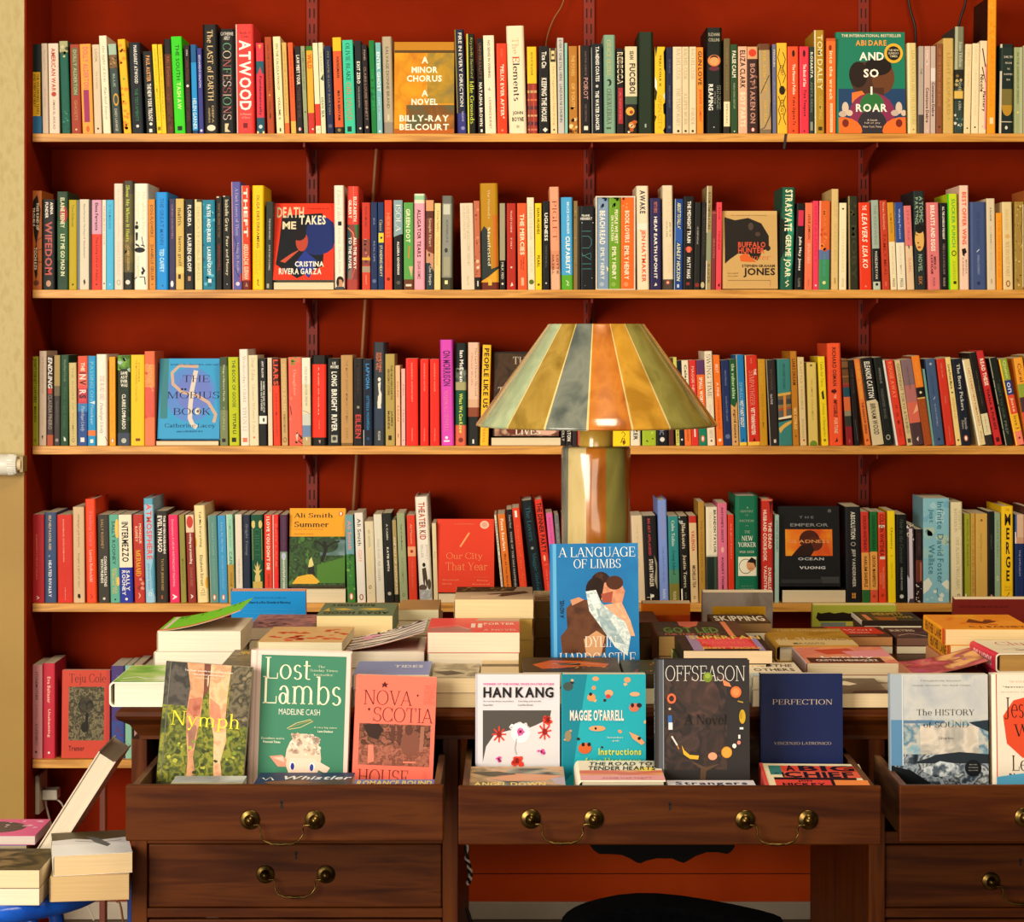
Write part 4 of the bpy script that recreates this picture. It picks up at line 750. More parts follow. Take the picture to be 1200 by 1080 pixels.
seg(2, 1040, 205, [
(215,232,98,135,'222a2a','t|.05|.32|8aa488|ATOMIC|.36|.68|b;t|.06|.34|8aa488|PARTING|.3|.28|b;e|.5|.49|.4|.12|dcaa58;e|.5|.38|.36|.05|1c1614;w|241814|.06|.15,.44 .35,.45;w|241814|.08|.3,.52 .45,.53;e|.45|.57|.15|.012|a84c34;t|.64|.82|8aa488|NOVEL|.34|.52|b;t|.86|.95|c87838|SIX|.3|.5','H'),
(328,345,100,232,'d87474','t|.03|.56|f8ead4|BREASTS AND EGGS|.36|.5|b;t|.62|.77|4a1420|MIEKO|.2|.62|b;t|.6|.82|4a1420|KAWAKAMI|.2|.36|b;t|.86|.96|8c3c40|PICADOR|.2'),
(440,450,62,235,'1a1418','t|.04|.42|f0e8d8|ALL THE LOVERS IN THE NIGHT|.3|.5|b;t|.47|.82|8a7470|MIEKO KAWAKAMI|.3;t|.86|.96|b8a890|PICADOR|.26'),
(508,522,82,158,'c8d820','r|0|0|.14|1|38d020;t|.05|.56|58a838|SUCKER PUNCH|.36|.55|b;g|.55|.62|.24|.03|.35|5a4c14;t|.7|.9|98a820|SCAACHI KOUL|.3|.55;r|.45|.91|.75|.94|2c2c0c','H'),
(607,614,78,88,'f0c8b0','t|.06|.57|e8502c|BEST OFFER WINS|.46|.5|b;p|241814|.2,.61 .6,.6 .75,.64 .5,.66 .55,.68 .3,.67;t|.71|.85|a07c70|MARISA|.2|.68;t|.69|.87|a07c70|KASHINO|.2|.34','H'),
(695,702,138,228,'40507c','t|.1|.5|34446c|THE WILDERNESS|.2;w|d8dce4|.04|.4,.57 .55,.54;t|.6|.83|8c98b8|ANGELA FLOURNOY|.14;o|.5|.925|.1|24305c','H'),
(836,846,68,198,'dcc8a4','t|.1|.25|5a4a34|KALIANE|.2;t|.3|.8|c8b48c|SUMMER BOOK|.2;r|.4|.88|.6|.93|b8a480'),
(918,922,48,320,'f09820','t|.08|.85|d8800c|THE ODYSSEY OF|.4'),
(968,980,80,228,'e2c890','t|.08|.32|a88c58|HAN KANG|.34|.5|T;o|.5|.39|.24|d8ac68;t|.45|.85|6a5c48|WE DO NOT PART|.36|.5|T;e|.5|.93|.22|.038|8c4c18;e|.5|.93|.12|.026|e2c890'),
(1075,1076,76,225,'a08038','x|0|0|1|1|40|.12|c0a050,80642c,d8b868;r|.85|.03|1|.97|e0c898;w|4a3818|.06|.8,.05 .7,.1 .85,.2 .7,.3 .85,.4 .7,.5'),
(1155,1155,45,130,'a85c28'),
(1205,1205,60,200,'5c2c24'),
])
# ---- third shelf
seg(3, 30, 390, [
(55,56,50,198,'98981c','t|.03|.52|3c3c10|DON\'T FORGET I LIVE HERE|.5|.5|b;t|.56|.74|3c3c10|MARIA REVA|.44|.5|b;o|.5|.94|.24|78781c'),
(115,112,60,152,'c8b098','t|.05|.45|94806c|THE ENGLISH UNDERSTAND|.24;p|2c2018|.35,.9 .6,.89 .5,.94;t|.6|.8|b8a088|WOOL|.2'),
(180,180,52,195,'3c2c28','t|.01|.36|e0d8cc|ENDLING|.7|.5|o;r|.2|.36|.8|.42|c03028;t|.43|.82|94847c|CLAUDIA PINEIRO|.6;b|.88|1|a84c2c'),
(240,238,50,188,'3a3230','b|0|.34|a08850;b|.34|.45|6a5c44;t|.5|.76|7a7068|Samantha Harvey|.42|.5|s;o|.5|.94|.28|8c8880'),
(295,292,68,185,'1c4428','t|.05|.3|88b090|Penelope Lively|.34|.5|s;t|.35|.8|44704c|Moon Tiger Years|.36|.5|s;p|d8e0d0|.4,.9 .65,.92 .7,.95 .45,.95'),
(360,366,66,252,'c8b478','t|.05|.9|a8945c|THE SHORE OF WOMEN|.3;g|.5|.935|.2|.026|.35|8a7c48'),
(440,438,82,195,'2c4c8c','b|0|.2|e05030;b|.2|.36|e8604c;b|.36|.53|b83848;t|.07|.17|f8e0c8|THE|.4|.5|b;t|.18|.52|241c24,f4d8c8,241c24,d84c50,f4d8c8,241c24,d84c50|INVERSE|.7|.5|b;b|.53|.62|3c7cb4;t|.56|.84|d8e4ec|Penelope Lively|.46|.5|i;r|.3|.91|.7|.96|e8dcd8'),
(525,525,65,195,'2090c8','t|.06|.5|70b8d8|PASSING ON|.44;p|c8dce8|.2,.52 .9,.5 .9,.54;t|.54|.76|d0e4e8|Penelope|.46|.5|i;b|.83|.89|e87838;r|.3|.93|.7|.97|f0e8e0'),
(595,598,90,180,'ece4d4','t|.23|.5|2c2420,c03c2c|THE ROAD AND|.42|.55|i;t|.53|.87|2c2824|Penelope Lively|.4|.45|i;w|2c3428|.04|.8,.9 1,.95','H'),
(705,708,50,202,'f0a020','t|.1|.4|b86810|Deborah Levy|.36|.5|s;t|.45|.85|d88818|AUGUST BLUE|.3;r|.25|.92|.75|.97|e8642c;e|.5|.945|.14|.02|f8ecd8'),
(775,776,106,188,'1c2c1c','b|0|.15|5a8830;x|0|.0|1|.18|12|.2|78a838,3c6420,a8c0b0;x|0|.3|1|.8|10|.16|284828,182418;h|.25|.18|.8|.215|f4ecd8|SAME|b;h|.25|.225|.8|.26|f4ecd8|AS IT|b;h|.25|.27|.8|.305|f4ecd8|EVER|b;h|.25|.315|.8|.35|f4ecd8|WAS|b;t|.43|.82|f0e8d4|CLAIRE LOMBARDO|.3|.5|b;b|.86|1|3c4454;o|.5|.945|.2|b8b8a8'),
(888,888,112,185,'f0c01c','t|.05|.52|a88410|THE MOTH KEEPER COLLECTED|.12|.4;t|.08|.3|a88410|STORIES|.12|.6;r|.35|.92|.7|.95|7a3c14'),
(1003,1005,85,155,'e86840','b|.14|.38|f0884c;b|.38|.7|d85848;b|.7|1|e87850;t|.14|.4|f8a060|HONEY|.6|.5|b;x|0|.1|1|.9|8|.18|f09058,d05040'),
])
shelf_face(3, 184, 257, 420, 11, .024, '3c9cd0', 'e|.5|.45|.42|.34|5a88d0;e|.55|.42|.3|.24|6a7cc8;r|0|0|.12|.75|3c8088;w|c8a894|.055|.62,.1 .3,.09 .18,.18 .2,.32 .35,.42 .6,.46 .8,.55 .93,.7 .9,.8;w|d8ccc0|.075|.58,.15 .52,.4 .5,.6 .5,.75 .55,.83 .62,.86;e|.63|.66|.05|.045|e8e0d0;e|.63|.66|.025|.02|6c5c50;h|.35|.21|.82|.295|141c34|THE|s;h|.1|.415|.99|.5|141c34|MOBIUS|s;e|.355|.385|.02|.013|141c34;e|.41|.385|.02|.013|141c34;h|.21|.62|.85|.705|141c34|BOOK|s;h|.08|.81|.93|.875|16305c|Catherine Lacey|s;h|.28|.9|.72|.92|1c5080|author of BIOGRAPHY OF X;h|.15|.07|.95|.085|1c5080|INTERESTING BEAUTIFUL AND SAD', 'blue face-out novel with pale looping ribbon, left part of third shelf', 'blue face-out', hard=True, base=(516.5, '9c3c28', 182.5, 256, 'thin book lying flat under the blue face-out novel, third shelf'))
seg(3, 180, 390, [
(555,560,68,205,'5a6a44','b|0|.1|3c4830;b|.6|1|788058;t|.08|.5|d8dcc0|Things in Nature Merely|.28|.5;t|.55|.82|a8b088|YIYUN LI|.24;r|.25|.92|.7|.96|141810'),
(628,640,82,205,'b8c010','t|.03|.57|2c3010|THE BOOK OF GOOSE|.34|.55|r;t|.63|.87|2c3010|YIYUN LI|.36|.55|b;r|.25|.91|.7|.96|24280c'),
(720,735,75,138,'ece0d0','t|.07|.55|9c8c80|Wednesday\'s Child|.42|.5|s;t|.6|.85|9c8c80|YIYUN LI|.42|.5|s;r|.25|.92|.75|.965|d87858','H'),
(800,812,75,188,'e0d4b0','t|.03|.28|a89464|Dear Edna|.4|.5|s;t|.32|.86|b8a87c|Sloane Where I Am|.3|.5|s;o|.5|.91|.12|d87848'),
(885,892,65,215,'121212','t|.03|.22|e4e0d4|AMY BLOOM|.26|.5|b;t|.26|.62|e4e0d4|WHERE THE GOD OF LOVE|.2|.65|b;t|.26|.6|e4e0d4|HANGS OUT STORIES|.2|.35|b;r|0|.66|1|.75|ece8dc;e|.6|.705|.14|.025|4a4440'),
(960,968,36,210,'e4ccb0','t|.05|.4|c8ac90|HORROR|.4'),
(998,1013,58,215,'e03c1c','b|0|.31|3a1410;t|.01|.31|e05030|LIARS|.7|.5|b;t|.4|.9|b82c14|SARAH MANGUSO|.3'),
(1070,1083,50,215,'c4a068','t|.06|.6|e0c088|COCOON ZALEN|.5;t|.64|.86|8c6c3c|IRMAN MARK|.36;g|.5|.935|.3|.03|.35|8c6430'),
])
seg(3, 330, 390, [
(55,65,110,205,'f0604c','b|.0|.06|d87050;x|.2|.0|.8|.08|6|.14|6a8c38;t|.14|.44|f8b8a0|Daughter|.3|.45|s;x|0|.4|1|.8|8|.12|e05840,d87860;w|3c1814|.06|.1,.55 .2,.65;w|3c1814|.08|.6,.85 .95,.92 .7,.95 1,.98;x|.5|.86|1|1|8|.1|3c1814,2c3c18;p|f0c8b0|.5,.88 .7,.86 .6,.96'),
(165,172,75,210,'e0d4b0','b|0|.3|ece4d0;t|.1|.55|9c9074|COLD ENOUGH FOR SNOW|.3;w|6a7480|.05|.1,.6 .6,.62 .9,.64;b|.64|.77|c8ccc0;b|.77|.9|6c88ac;b|.9|1|b8a070;p|f0ece0|.4,.9 .6,.92 .5,.95'),
(252,252,130,188,'16110f','r|.05|.1|.95|.91|e0301c;t|.13|.66|f4d8b8|A~ ~K~I~N~D~ ~O~F~ ~D~U~R~A~S~|.06|.46;t|.72|.82|f0b090|DURAS|.04|.5;p|c8a090|.45,.94 .6,.94 .55,.98','H'),
(390,392,106,215,'121614','h|.35|.04|.65|.07|ece8d8|LIZ|b;h|.2|.08|.85|.115|ece8d8|MOORE|b;t|.15|.32|f0ecdc|LONG|.44|.5|b;t|.35|.61|f0ecdc|BRIGHT|.44|.5|b;t|.64|.84|f0ecdc|RIVER|.44|.5|b;r|.25|.88|.75|.965|a8a898;o|.5|.92|.16|3c403c'),
(500,503,98,188,'b88c54','b|.97|1|7a5c30;t|.05|.75|9c7440|THE MOST SECRET MEMORY OF MEN|.2;t|.8|.93|9c7440|SARR|.2'),
(608,608,76,215,'1a1412','t|.06|.4|3c302c|MOSHFEGH|.3;o|.5|.56|.16|8c8478;t|.64|.92|c84038|EILEEN|.6|.5|b'),
(685,690,78,222,'101c30','r|0|.82|.06|1|e8e4dc;t|.05|.35|3c90d0|LAPVONA|.4|.5|b;t|.42|.82|3080b8|OTTESSA MOSHFEGH|.3|.5|b;o|.5|.92|.16|244a70'),
(775,775,95,78,'343a40','t|.1|.29|e87848|SOMETHING|.22|.6;t|.1|.27|e87848|NIGHT WILL|.22|.34;e|.52|.36|.13|.02|ece4d4;p|e4dccc|.4,.4 .65,.38 .6,.46 .72,.5 .7,.58 .6,.65 .38,.64 .35,.58 .48,.5;t|.7|.83|e8e4d8|SARAH|.2|.68|b;t|.7|.8|e8e4d8|MOSS|.2|.38|b;t|.86|.95|d8d4c8|PICADOR|.22;b|.62|.84|303c50;p|e4dccc|.4,.52 .6,.52 .68,.64 .36,.64','H'),
(875,878,78,178,'b09850','t|.12|.5|3c2c14|THE HEAVEN EARTH|.22|.66|b;t|.16|.45|3c2c14|GROCERY STORE|.22|.34|b;t|.62|.79|3c2c14|JAMES|.22|.66|b;t|.62|.82|3c2c14|McBRIDE|.22|.34|b;r|.3|.89|.65|.94|241c10'),
(960,965,38,275,'ecb488','t|.2|.4|a87048|KILLING|.4;t|.5|.7|a87048|KAWAII|.4;r|.4|.85|.6|.9|a87048'),
(1010,1012,32,302,'e8b4a8','t|.2|.35|b08078|FISH|.4;t|.52|.7|b08078|TALES|.4;o|.5|.93|.12|6a4040'),
])
seg(3, 480, 390, [
(-32,-28,100,215,'e8281c','t|.05|.5|f4a088|NADEZHDA WOMAN SOFT|.12|.5;t|.8|.95|f4a088|FITZCARRALDO|.1|.5'),
(90,90,70,220,'e8281c','t|.05|.37|f4a088|NADEZHDA NATIVE|.16;t|.8|.95|f4a088|FITZCARRALDO|.14'),
(172,174,78,220,'e8281c','t|.05|.38|f4a088|NADEZHDA WILDER|.14;t|.8|.95|f4a088|FITZCARRALDO|.12'),
(256,268,108,58,'d848b8','t|.1|.44|5c1c58|ON MORRISON|.6|.5|b;t|.48|.87|f0a070|NAMWALI SERPELL|.34|.42|T;o|.42|.925|.12|f4e4f0;r|.2|.95|.65|.965|f4e4f0','H'),
(388,386,92,85,'1c5034','b|0|.26|161e1c;b|.26|.38|5c6458;b|.38|.46|a8a070;x|0|.25|1|.4|8|.2|7c8478,3c4844;b|.8|1|d86448;t|.07|.38|f4f0e4|Ian McEwan|.34|.55|b;t|.49|.88|d8e060,d8e060,d8e060,d8e060|What We Can Know|.32|.5|b;o|.5|.945|.22|7c2c20','H'),
(492,492,95,80,'e8bca0','b|.55|.63|d8ac88;b|.63|.75|8c4830;b|.72|1|20221f;t|.05|.52|5c4438|The Last Flowers He Lied|.18|.72|s;t|.1|.42|a07c68|Olivier Wolfe|.18|.36|s;r|.4|.94|.55|.98|e8e4d8','H'),
(618,594,70,102,'f0bc28','t|.03|.63|1c1410|PEOPLE LIKE US|.6|.5|b;t|.8|.97|d8542c|Niru|.4|.5|s'),
])
shelf_face(3, 577, 655, 412, 8, .022, '241a14', 'r|.0|.02|1|.7|n:2c2018,4a3420,1c1614:22;r|0|.7|1|1|n:c89878,5c2c20,d8b090:30;e|.3|.92|.12|.06|6c2c20;e|.8|.93|.16|.06|e0b098;h|.28|.06|.62|.15|b8a890|THIS|S;h|.05|.42|.5|.51|c8b8a0|THING|S;h|.32|.9|.72|.985|f0e4d0|LIVES|S', 'dark face-out novel half hidden behind the left of the lampshade', 'dark face-out', hard=True, base=(512.5, '241c18', 575, 657, 'book lying flat under the dark face-out novel, third shelf'))
seg(3, 600, 390, [
(412,412,40,215,'1c1818','t|.8|.95|e0d8c8|POLLY|.5'),
(456,456,50,215,'241c1c','t|.75|.95|f0e8d8|BARTON|.6|.5|b'),
(510,510,40,215,'2c2428'),
(554,554,60,215,'c83c20'),
(620,620,75,215,'3c3430'),
(700,700,100,215,'b08850'),
(806,806,188,215,'f8d418','w|6c3c14|.03|.62,.86 .7,.84 .8,.87 .72,.9;w|6c3c14|.04|.6,.97 .68,.91 .75,.92 .8,.97 .7,.99;e|.72|.96|.05|.02|6c3c14'),
])
seg(3, 720, 390, [
(133,136,86,215,'e4dcc4','t|.6|.94|1c1814|PULITZER|.4|.5|b','H'),
(232,237,114,215,'a0b828','x|.1|.7|.8|.98|6|.08|3c4810,c8d860'),
(350,356,98,215,'141418','t|.7|.88|8c94b0|LOGIC|.36|.45;o|.5|.93|.2|e0dcd0'),
(452,460,42,215,'5a2c1c'),
(482,510,42,205,'d0cc60','t|.75|.97|6c6c28|NORMAN|.5'),
(528,554,36,235,'141828','o|.5|.93|.22|f0e4d8'),
(562,592,60,232,'ecdcbc','t|.05|.45|1c1814|Celeste Ng|.46|.5|b;b|.78|1|e87030;t|.8|.95|6c1c10|cyclone|.4'),
(628,655,58,230,'d83028','t|.07|.5|f4c0a8|MAGGIE NELSON|.36;r|.4|.8|.6|.9|f8e0d0'),
(690,716,66,230,'ec6c28','b|0|.17|5c3464;t|.2|.54|f8e8d0|SMALL WORLD|.44|.5|b;b|.8|1|107c5c;e|.5|.92|.24|.04|e8642c;e|.5|.92|.1|.025|fff'),
(757,787,68,155,'ecdcc0','t|.03|.5|241c18|SWING TIME|.5|.5|s;t|.56|.66|b8a484|AND|.3|.5|T;t|.83|.92|8c7c64|SMITH|.4|.5|s;r|.4|.94|.6|.96|4c4034','H'),
(832,866,55,188,'f07420','t|.1|.2|f8dcc0|BEST|.4;t|.3|.46|f8dcc0|A FINE|.36;t|.49|.82|c84c10|OYINKAN BLAKE|.36;o|.5|.94|.24|f0dcc0'),
(898,926,68,230,'1c2c5c','t|.12|.3|7c88a8|NICCI FRENCH|.2;t|.42|.72|7c88a8|CHARACTER LIMIT|.2;o|.5|.895|.3|5c6c90'),
(970,996,55,222,'d4a060','b|0|.5|1c5430;p|1c5430|0,.48 1,.48 .6,.56 0,.52;t|.05|.46|b8d4a0|the vulnerables|.5|.5|b;t|.58|.92|3c2410|sigrid nunez|.5|.5|b;o|.5|.955|.14|3c1c10'),
(1026,1058,62,185,'1878b8','r|0|0|.08|1|d8c080;t|.3|.5|7cb0d0|SHRED|.4;t|.5|.8|f0e8d0|WET PAINT GOLDY|.5|.5|b;b|.965|1|f0c840;p|0c2c54|.3,.95 .6,.92 .6,.95'),
])
seg(3, 830, 390, [
(308,336,102,190,'d02c18','r|0|0|.08|1|f0d8a0;b|.96|1|f0c048;t|.03|.09|e88c70|NEW YORK TIMES|.16|.5;t|.17|.56|f4c8a8|SYMPATHIZER|.38|.5|T;t|.15|.22|f8ecd8|THE|.2|.8|b;t|.58|.88|f8ecd8|VIET THANH NGUYEN|.34|.5|b;p|3c1410|.4,.95 .55,.91 .65,.95'),
(417,440,62,222,'c89018','t|.05|.3|e0b850|Eleanor Shearer|.36|.5|s;t|.4|.8|a87810|RIVER SING ME|.3'),
(487,522,76,230,'2c2420','r|0|0|.08|1|a89c94;t|.4|.52|d8d0c4|NATIVE|.24|.4;t|.1|.35|5c5048|WOMAN|.24;r|.45|.93|.7|.97|d8d0c4'),
(580,600,110,222,'38807c','t|.05|.35|143c3c|WE LOVED TROUBLE|.18|.5;p|d8a848|0,.4 1,.38 1,.41 0,.43;p|6c5c40|0,.43 1,.41 1,.46 0,.47;p|3c4048|0,.47 1,.46 1,.52 0,.53;p|8c7448|0,.53 1,.52 1,.55 0,.57;p|a84c2c|0,.57 1,.55 1,.57 0,.6;p|5c5c58|0,.6 1,.57 1,.65 0,.68;p|d88830|.4,.42 .6,.42 .6,.68 .4,.69;p|f0e0c0|0,.68 1,.65 1,.68 0,.7;p|241c14|0,.7 1,.68 1,.7 0,.73;p|e0b050|0,.8 .5,.74 1,.71 1,.74 .4,.8 .1,.86'),
(690,715,56,155,'c07c20','t|.08|.36|5c2c10|LIARS DREAM|.5|.5|b;t|.6|.83|f0d080|NICK CONRAD|.46|.5|b;o|.5|.9|.12|5c2c10','H'),
(752,778,54,205,'e0c890','t|.04|.6|b89c60|A LITTLE TROUBLE|.3;t|.7|.92|b89c60|EDWARDS|.3;o|.6|.94|.14|a02818'),
(830,850,78,250,'e0c468','h|.35|.02|.6|.05|6a5c28|M;t|.2|.7|b89c48|UN AMOR SARA MESA|.2;o|.5|.985|.4|6c8c28'),
(924,958,58,200,'f4d820','t|.05|.34|4c4010|Table for Twos|.4|.5|i;p|2c2410|.3,.4 .6,.38 .7,.48 .4,.48;t|.52|.9|4c4010|Jenny Changelo|.4|.5|i;o|.5|.94|.2|8c7c20'),
(1000,1024,118,88,'f4582c','t|.04|.42|5c1c18|RICHARD OSMAN|.28|.5|b;e|.42|.47|.2|.018|4c1418;p|4c1418|.5,.44 .6,.47 .4,.5;t|.5|.54|f8d8b8|THE|.16|.5;t|.55|.72|4c1418|IMPOSSIBLE|.28|.5|o;t|.73|.88|f8c8a0|FORTUNE|.26|.5|o;p|5c1c18|.4,.97 .55,.92 .62,.96','H'),
])
seg(3, 940, 390, [
(330,374,56,220,'8c2c24','b|0|.12|7c5430;b|.12|.3|6c4424;b|.02|.03|3c2814;b|.1|.12|3c2814;b|.2|.21|a87840;b|.28|.3|9c3c2c;b|.33|.44|1c4c5c;b|.44|.6|d86838;b|.6|.66|8c8468;b|.66|.78|34342c;b|.78|1|8c1c24;r|.4|.93|.6|.97|c84c3c'),
(390,445,46,230,'1c1414','t|.1|.4|4c4040|THE DOOR|.3;w|6c6460|.06|.4,.7 .6,.95'),
(415,510,70,225,'e87c34','t|.04|.46|f0b040|COLORED TELEVISION|.5|.5|b;t|.5|.87|7c2410|THE NARROW SENNA|.44|.5|b;o|.5|.94|.2|a82418'),
(492,596,96,215,'d8c8a0','b|0|.47|181614;p|181614|0,.46 1,.46 1,.52 .8,.48 0,.49;t|.04|.46|f4f0e0|ELEANOR CATTON|.5|.5|o;t|.52|.88|4c4030|BIRNAM WOOD|.46|.5|o'),
(602,700,72,210,'181c18','t|.12|.3|8c8c80|MONIQUE|.3;t|.36|.7|6c6c60|PASSIONTIDE WAVES|.3;g|.5|.91|.26|.03|.35|a8a898'),
(660,775,30,232,'ece8e0'),
(697,806,70,232,'e03c24','t|.02|.45|f08858|ROUGE AWAY|.5|.5|b;t|.53|.58|6c1410|IT|.3;t|.62|.67|6c1410|IS|.3;t|.71|.76|6c1410|ME|.3;t|.8|.9|b82c18|AWAD|.4'),
(780,888,46,232,'d8c08c','t|.04|.86|6c5c44|GOODNIGHT TOKYO ATSUHIRO|.5;r|.2|.92|.8|.97|4c4434'),
(832,936,92,230,'8c6c70','b|0|.3|84686e;b|.3|.5|b46c68;b|.5|.74|d86850;p|f0a888|.4,.64 .9,.52 .95,.6;b|.74|1|4c3438;t|.08|.35|5c4448|LAKE OF WORDS|.14;p|e0d4c8|.4,.93 .6,.9 .55,.96'),
(918,1030,70,198,'a04818','b|0|.35|f08020;t|.06|.33|f8b050|Sam Selvon|.42|.5|s;b|.355|.465|1c1410;o|.5|.41|.16|e8d8b8;b|.465|.48|e0b060;t|.52|.95|c86828|The Lonely Londoners|.4|.5|s'),
(1012,1098,22,305,'70a498'),
])
seg(3, 1040, 390, [
(317,400,82,222,'40587c','o|.5|.06|.14|a0a8b8;t|.2|.42|2c4468|BAD HABIT|.2;w|d0d4dc|.05|.4,.47 .6,.44;t|.52|.78|9ca8bc|ALANA S PORTERO|.16;o|.5|.93|.14|1c2c4c'),
(412,500,72,222,'d03420','t|.05|.22|e88868|CARS ON FIRE|.16;t|.43|.52|e88868|MONICA|.16;t|.78|.95|e88868|FITZCARRALDO|.12'),
(487,582,44,208,'ecd084','t|.08|.36|2c2414|Love From Maria|.44|.5|b;o|.5|.4|.16|2c2414;t|.45|.7|c89c40|GREENGRASS|.34;o|.5|.94|.2|6c5420'),
(542,626,86,222,'181c2c','t|.06|.6|f0ead8|The Berry Pickers|.42|.5|S;t|.68|.82|e0d8c4|Amanda|.26|.68|s;t|.71|.81|e0d8c4|Peters|.26|.36|s;e|.5|.92|.2|.035|d87848;e|.5|.92|.09|.022|fff'),
(612,750,82,230,'e4cc94','r|0|0|.22|1|f4ecd0;r|.34|.07|.94|.96|d8bc80;r|.37|.075|.91|.955|e8d4a0;t|.1|.78|b8643c|LADY\'S KNIGHT NEW ROMAN POETS|.3|.64|b;t|.84|.94|8c6c44|MACHADO|.16|.64'),
(690,838,58,170,'1c1814','t|.2|.58|6c5c40|HOW TO END A STORY|.16;r|.0|.66|1|.89|e0d4a8;t|.69|.86|a8985c|HELEN|.2;b|.89|1|2c2824'),
(747,910,65,158,'c82c2c','t|.08|.37|f8e4cc|READ THESE|.5|.5|b;t|.4|.84|3c0c14|TIANA & PURSES|.36|.5|b;r|.25|.92|.7|.965|4c0c14','H'),
(858,1000,66,215,'182018','r|0|0|.1|1|a8a088;x|0|.2|1|.9|14|.16|28382c,0c140c;t|.3|.7|4c5c48|DEPT TO OUR|.3;t|.72|.88|6c7868|PREP|.3'),
(938,1086,70,225,'e04c30','r|0|0|.16|1|f0c030;r|.16|0|1|.25|90a038;r|.16|.25|1|.42|2c3c7c;r|.16|.42|1|.64|e04c30;r|.16|.64|1|.84|f0b428;r|.16|.84|1|1|f08068;t|.02|.23|d8e088|Quinn|.4|.58;t|.27|.4|e0e4f0|on|.4|.58;t|.45|.62|f8d8b0|Juste|.4|.58;t|.66|.82|8c2c14|love 3|.4|.58;o|.58|.92|.14|7c2c20'),
(1065,1178,75,215,'f0a030','b|.3|.45|90a038;b|.45|.62|4c2c34;b|.62|.8|d84c30;t|.06|.28|7c3c10|Curel|.4'),
(1150,1268,70,190,'a88c3c'),
(1230,1345,70,200,'5c2c20'),
])
# ---- fourth shelf
seg(4, 30, 570, [
(50,52,104,235,'b8242c','t|.22|.74|e08858|AUDITION KATIE KITAMURA|.12|.4;t|.92|.97|f0d8d0|A|.24|.5|b'),
(160,162,98,218,'34486c','t|.03|.42|c8a878|SELF HELP RACHEL REID|.22|.45|b;t|.53|.94|d8dce0|HEATED RIVALRY|.26|.45|b;p|8c98b0|.3,.48 .5,.47 .4,.5'),
(265,272,126,238,'cc2c1c','t|.05|.54|f0a890|HUNCHBACK SAOU ICHIKAWA|.1|.42;t|.82|.97|f0a890|VIKING|.05|.5'),
(398,405,92,172,'d0b088','t|.07|.42|4c3c28|strange pictures|.26|.5|i;t|.48|.84|4c3c28|forget a girl or two|.24|.5|i;p|14100c|.4,.91 .6,.91 .65,.94 .55,.96 .35,.94'),
(498,512,90,105,'e8441c','t|.12|.46|f08898|Finding Grace|.4|.5|s;t|.49|.8|f8e0d0|Loretta Rothschild|.3|.5|s;w|7c2410|.06|.4,.92 .6,.95 .4,.96','H'),
(606,616,94,238,'38342c','t|.05|.39|b88c50|SALLY ROONEY|.24|.4;t|.47|.82|e8e0d0|CONVERSATIONS|.26|.64|b;t|.5|.78|e8e0d0|WITH FRIENDS|.24|.34|b;o|.5|.955|.12|d0c8b8'),
(690,706,90,238,'5ca890','e|.85|.16|.24|.11|e8c060;e|.85|.76|.2|.05|e8c060;t|.07|.57|14383c|SALLY ROONEY|.36|.45|r;t|.61|.9|c8b868|BEAUTIFUL WORLD|.24|.62|b;t|.61|.9|c8b868|WHERE ARE YOU|.24|.34|b;o|.5|.965|.1|14383c'),
(780,795,112,238,'24309c','b|0|.6|ece0c4;t|.08|.54|1c1814|INTERMEZZO|.52|.48|b;t|.63|.87|e8e4e0|SALLY|.28|.64|b;t|.63|.92|e8e4e0|ROONEY|.28|.32|b;o|.5|.96|.1|e8e4e0'),
(903,922,85,238,'b83024','t|.1|.33|f0c0a0|MONIQUE|.28|.68|b;t|.13|.31|f0c0a0|ROFFEY|.26|.32|b;t|.4|.7|f0c028|MERMAID|.5|.45|S;x|.4|.72|1|.85|6|.2|d88c78,8c2420;t|.88|.96|f0c0a0|A|.2'),
(992,1012,84,100,'98c4dc','b|0|.06|58a0b8;p|58a0b8|.6,.7 1,.5 1,.95 .8,.9;t|.05|.59|e0584c|ATMOSPHERE|.56|.52|b;t|.68|.87|5c98c0|TAYLOR|.26|.72;t|.62|.88|5c98c0|JENKINS REID|.26|.36;g|.5|.92|.16|.018|.3|e8f0f4','H'),
])
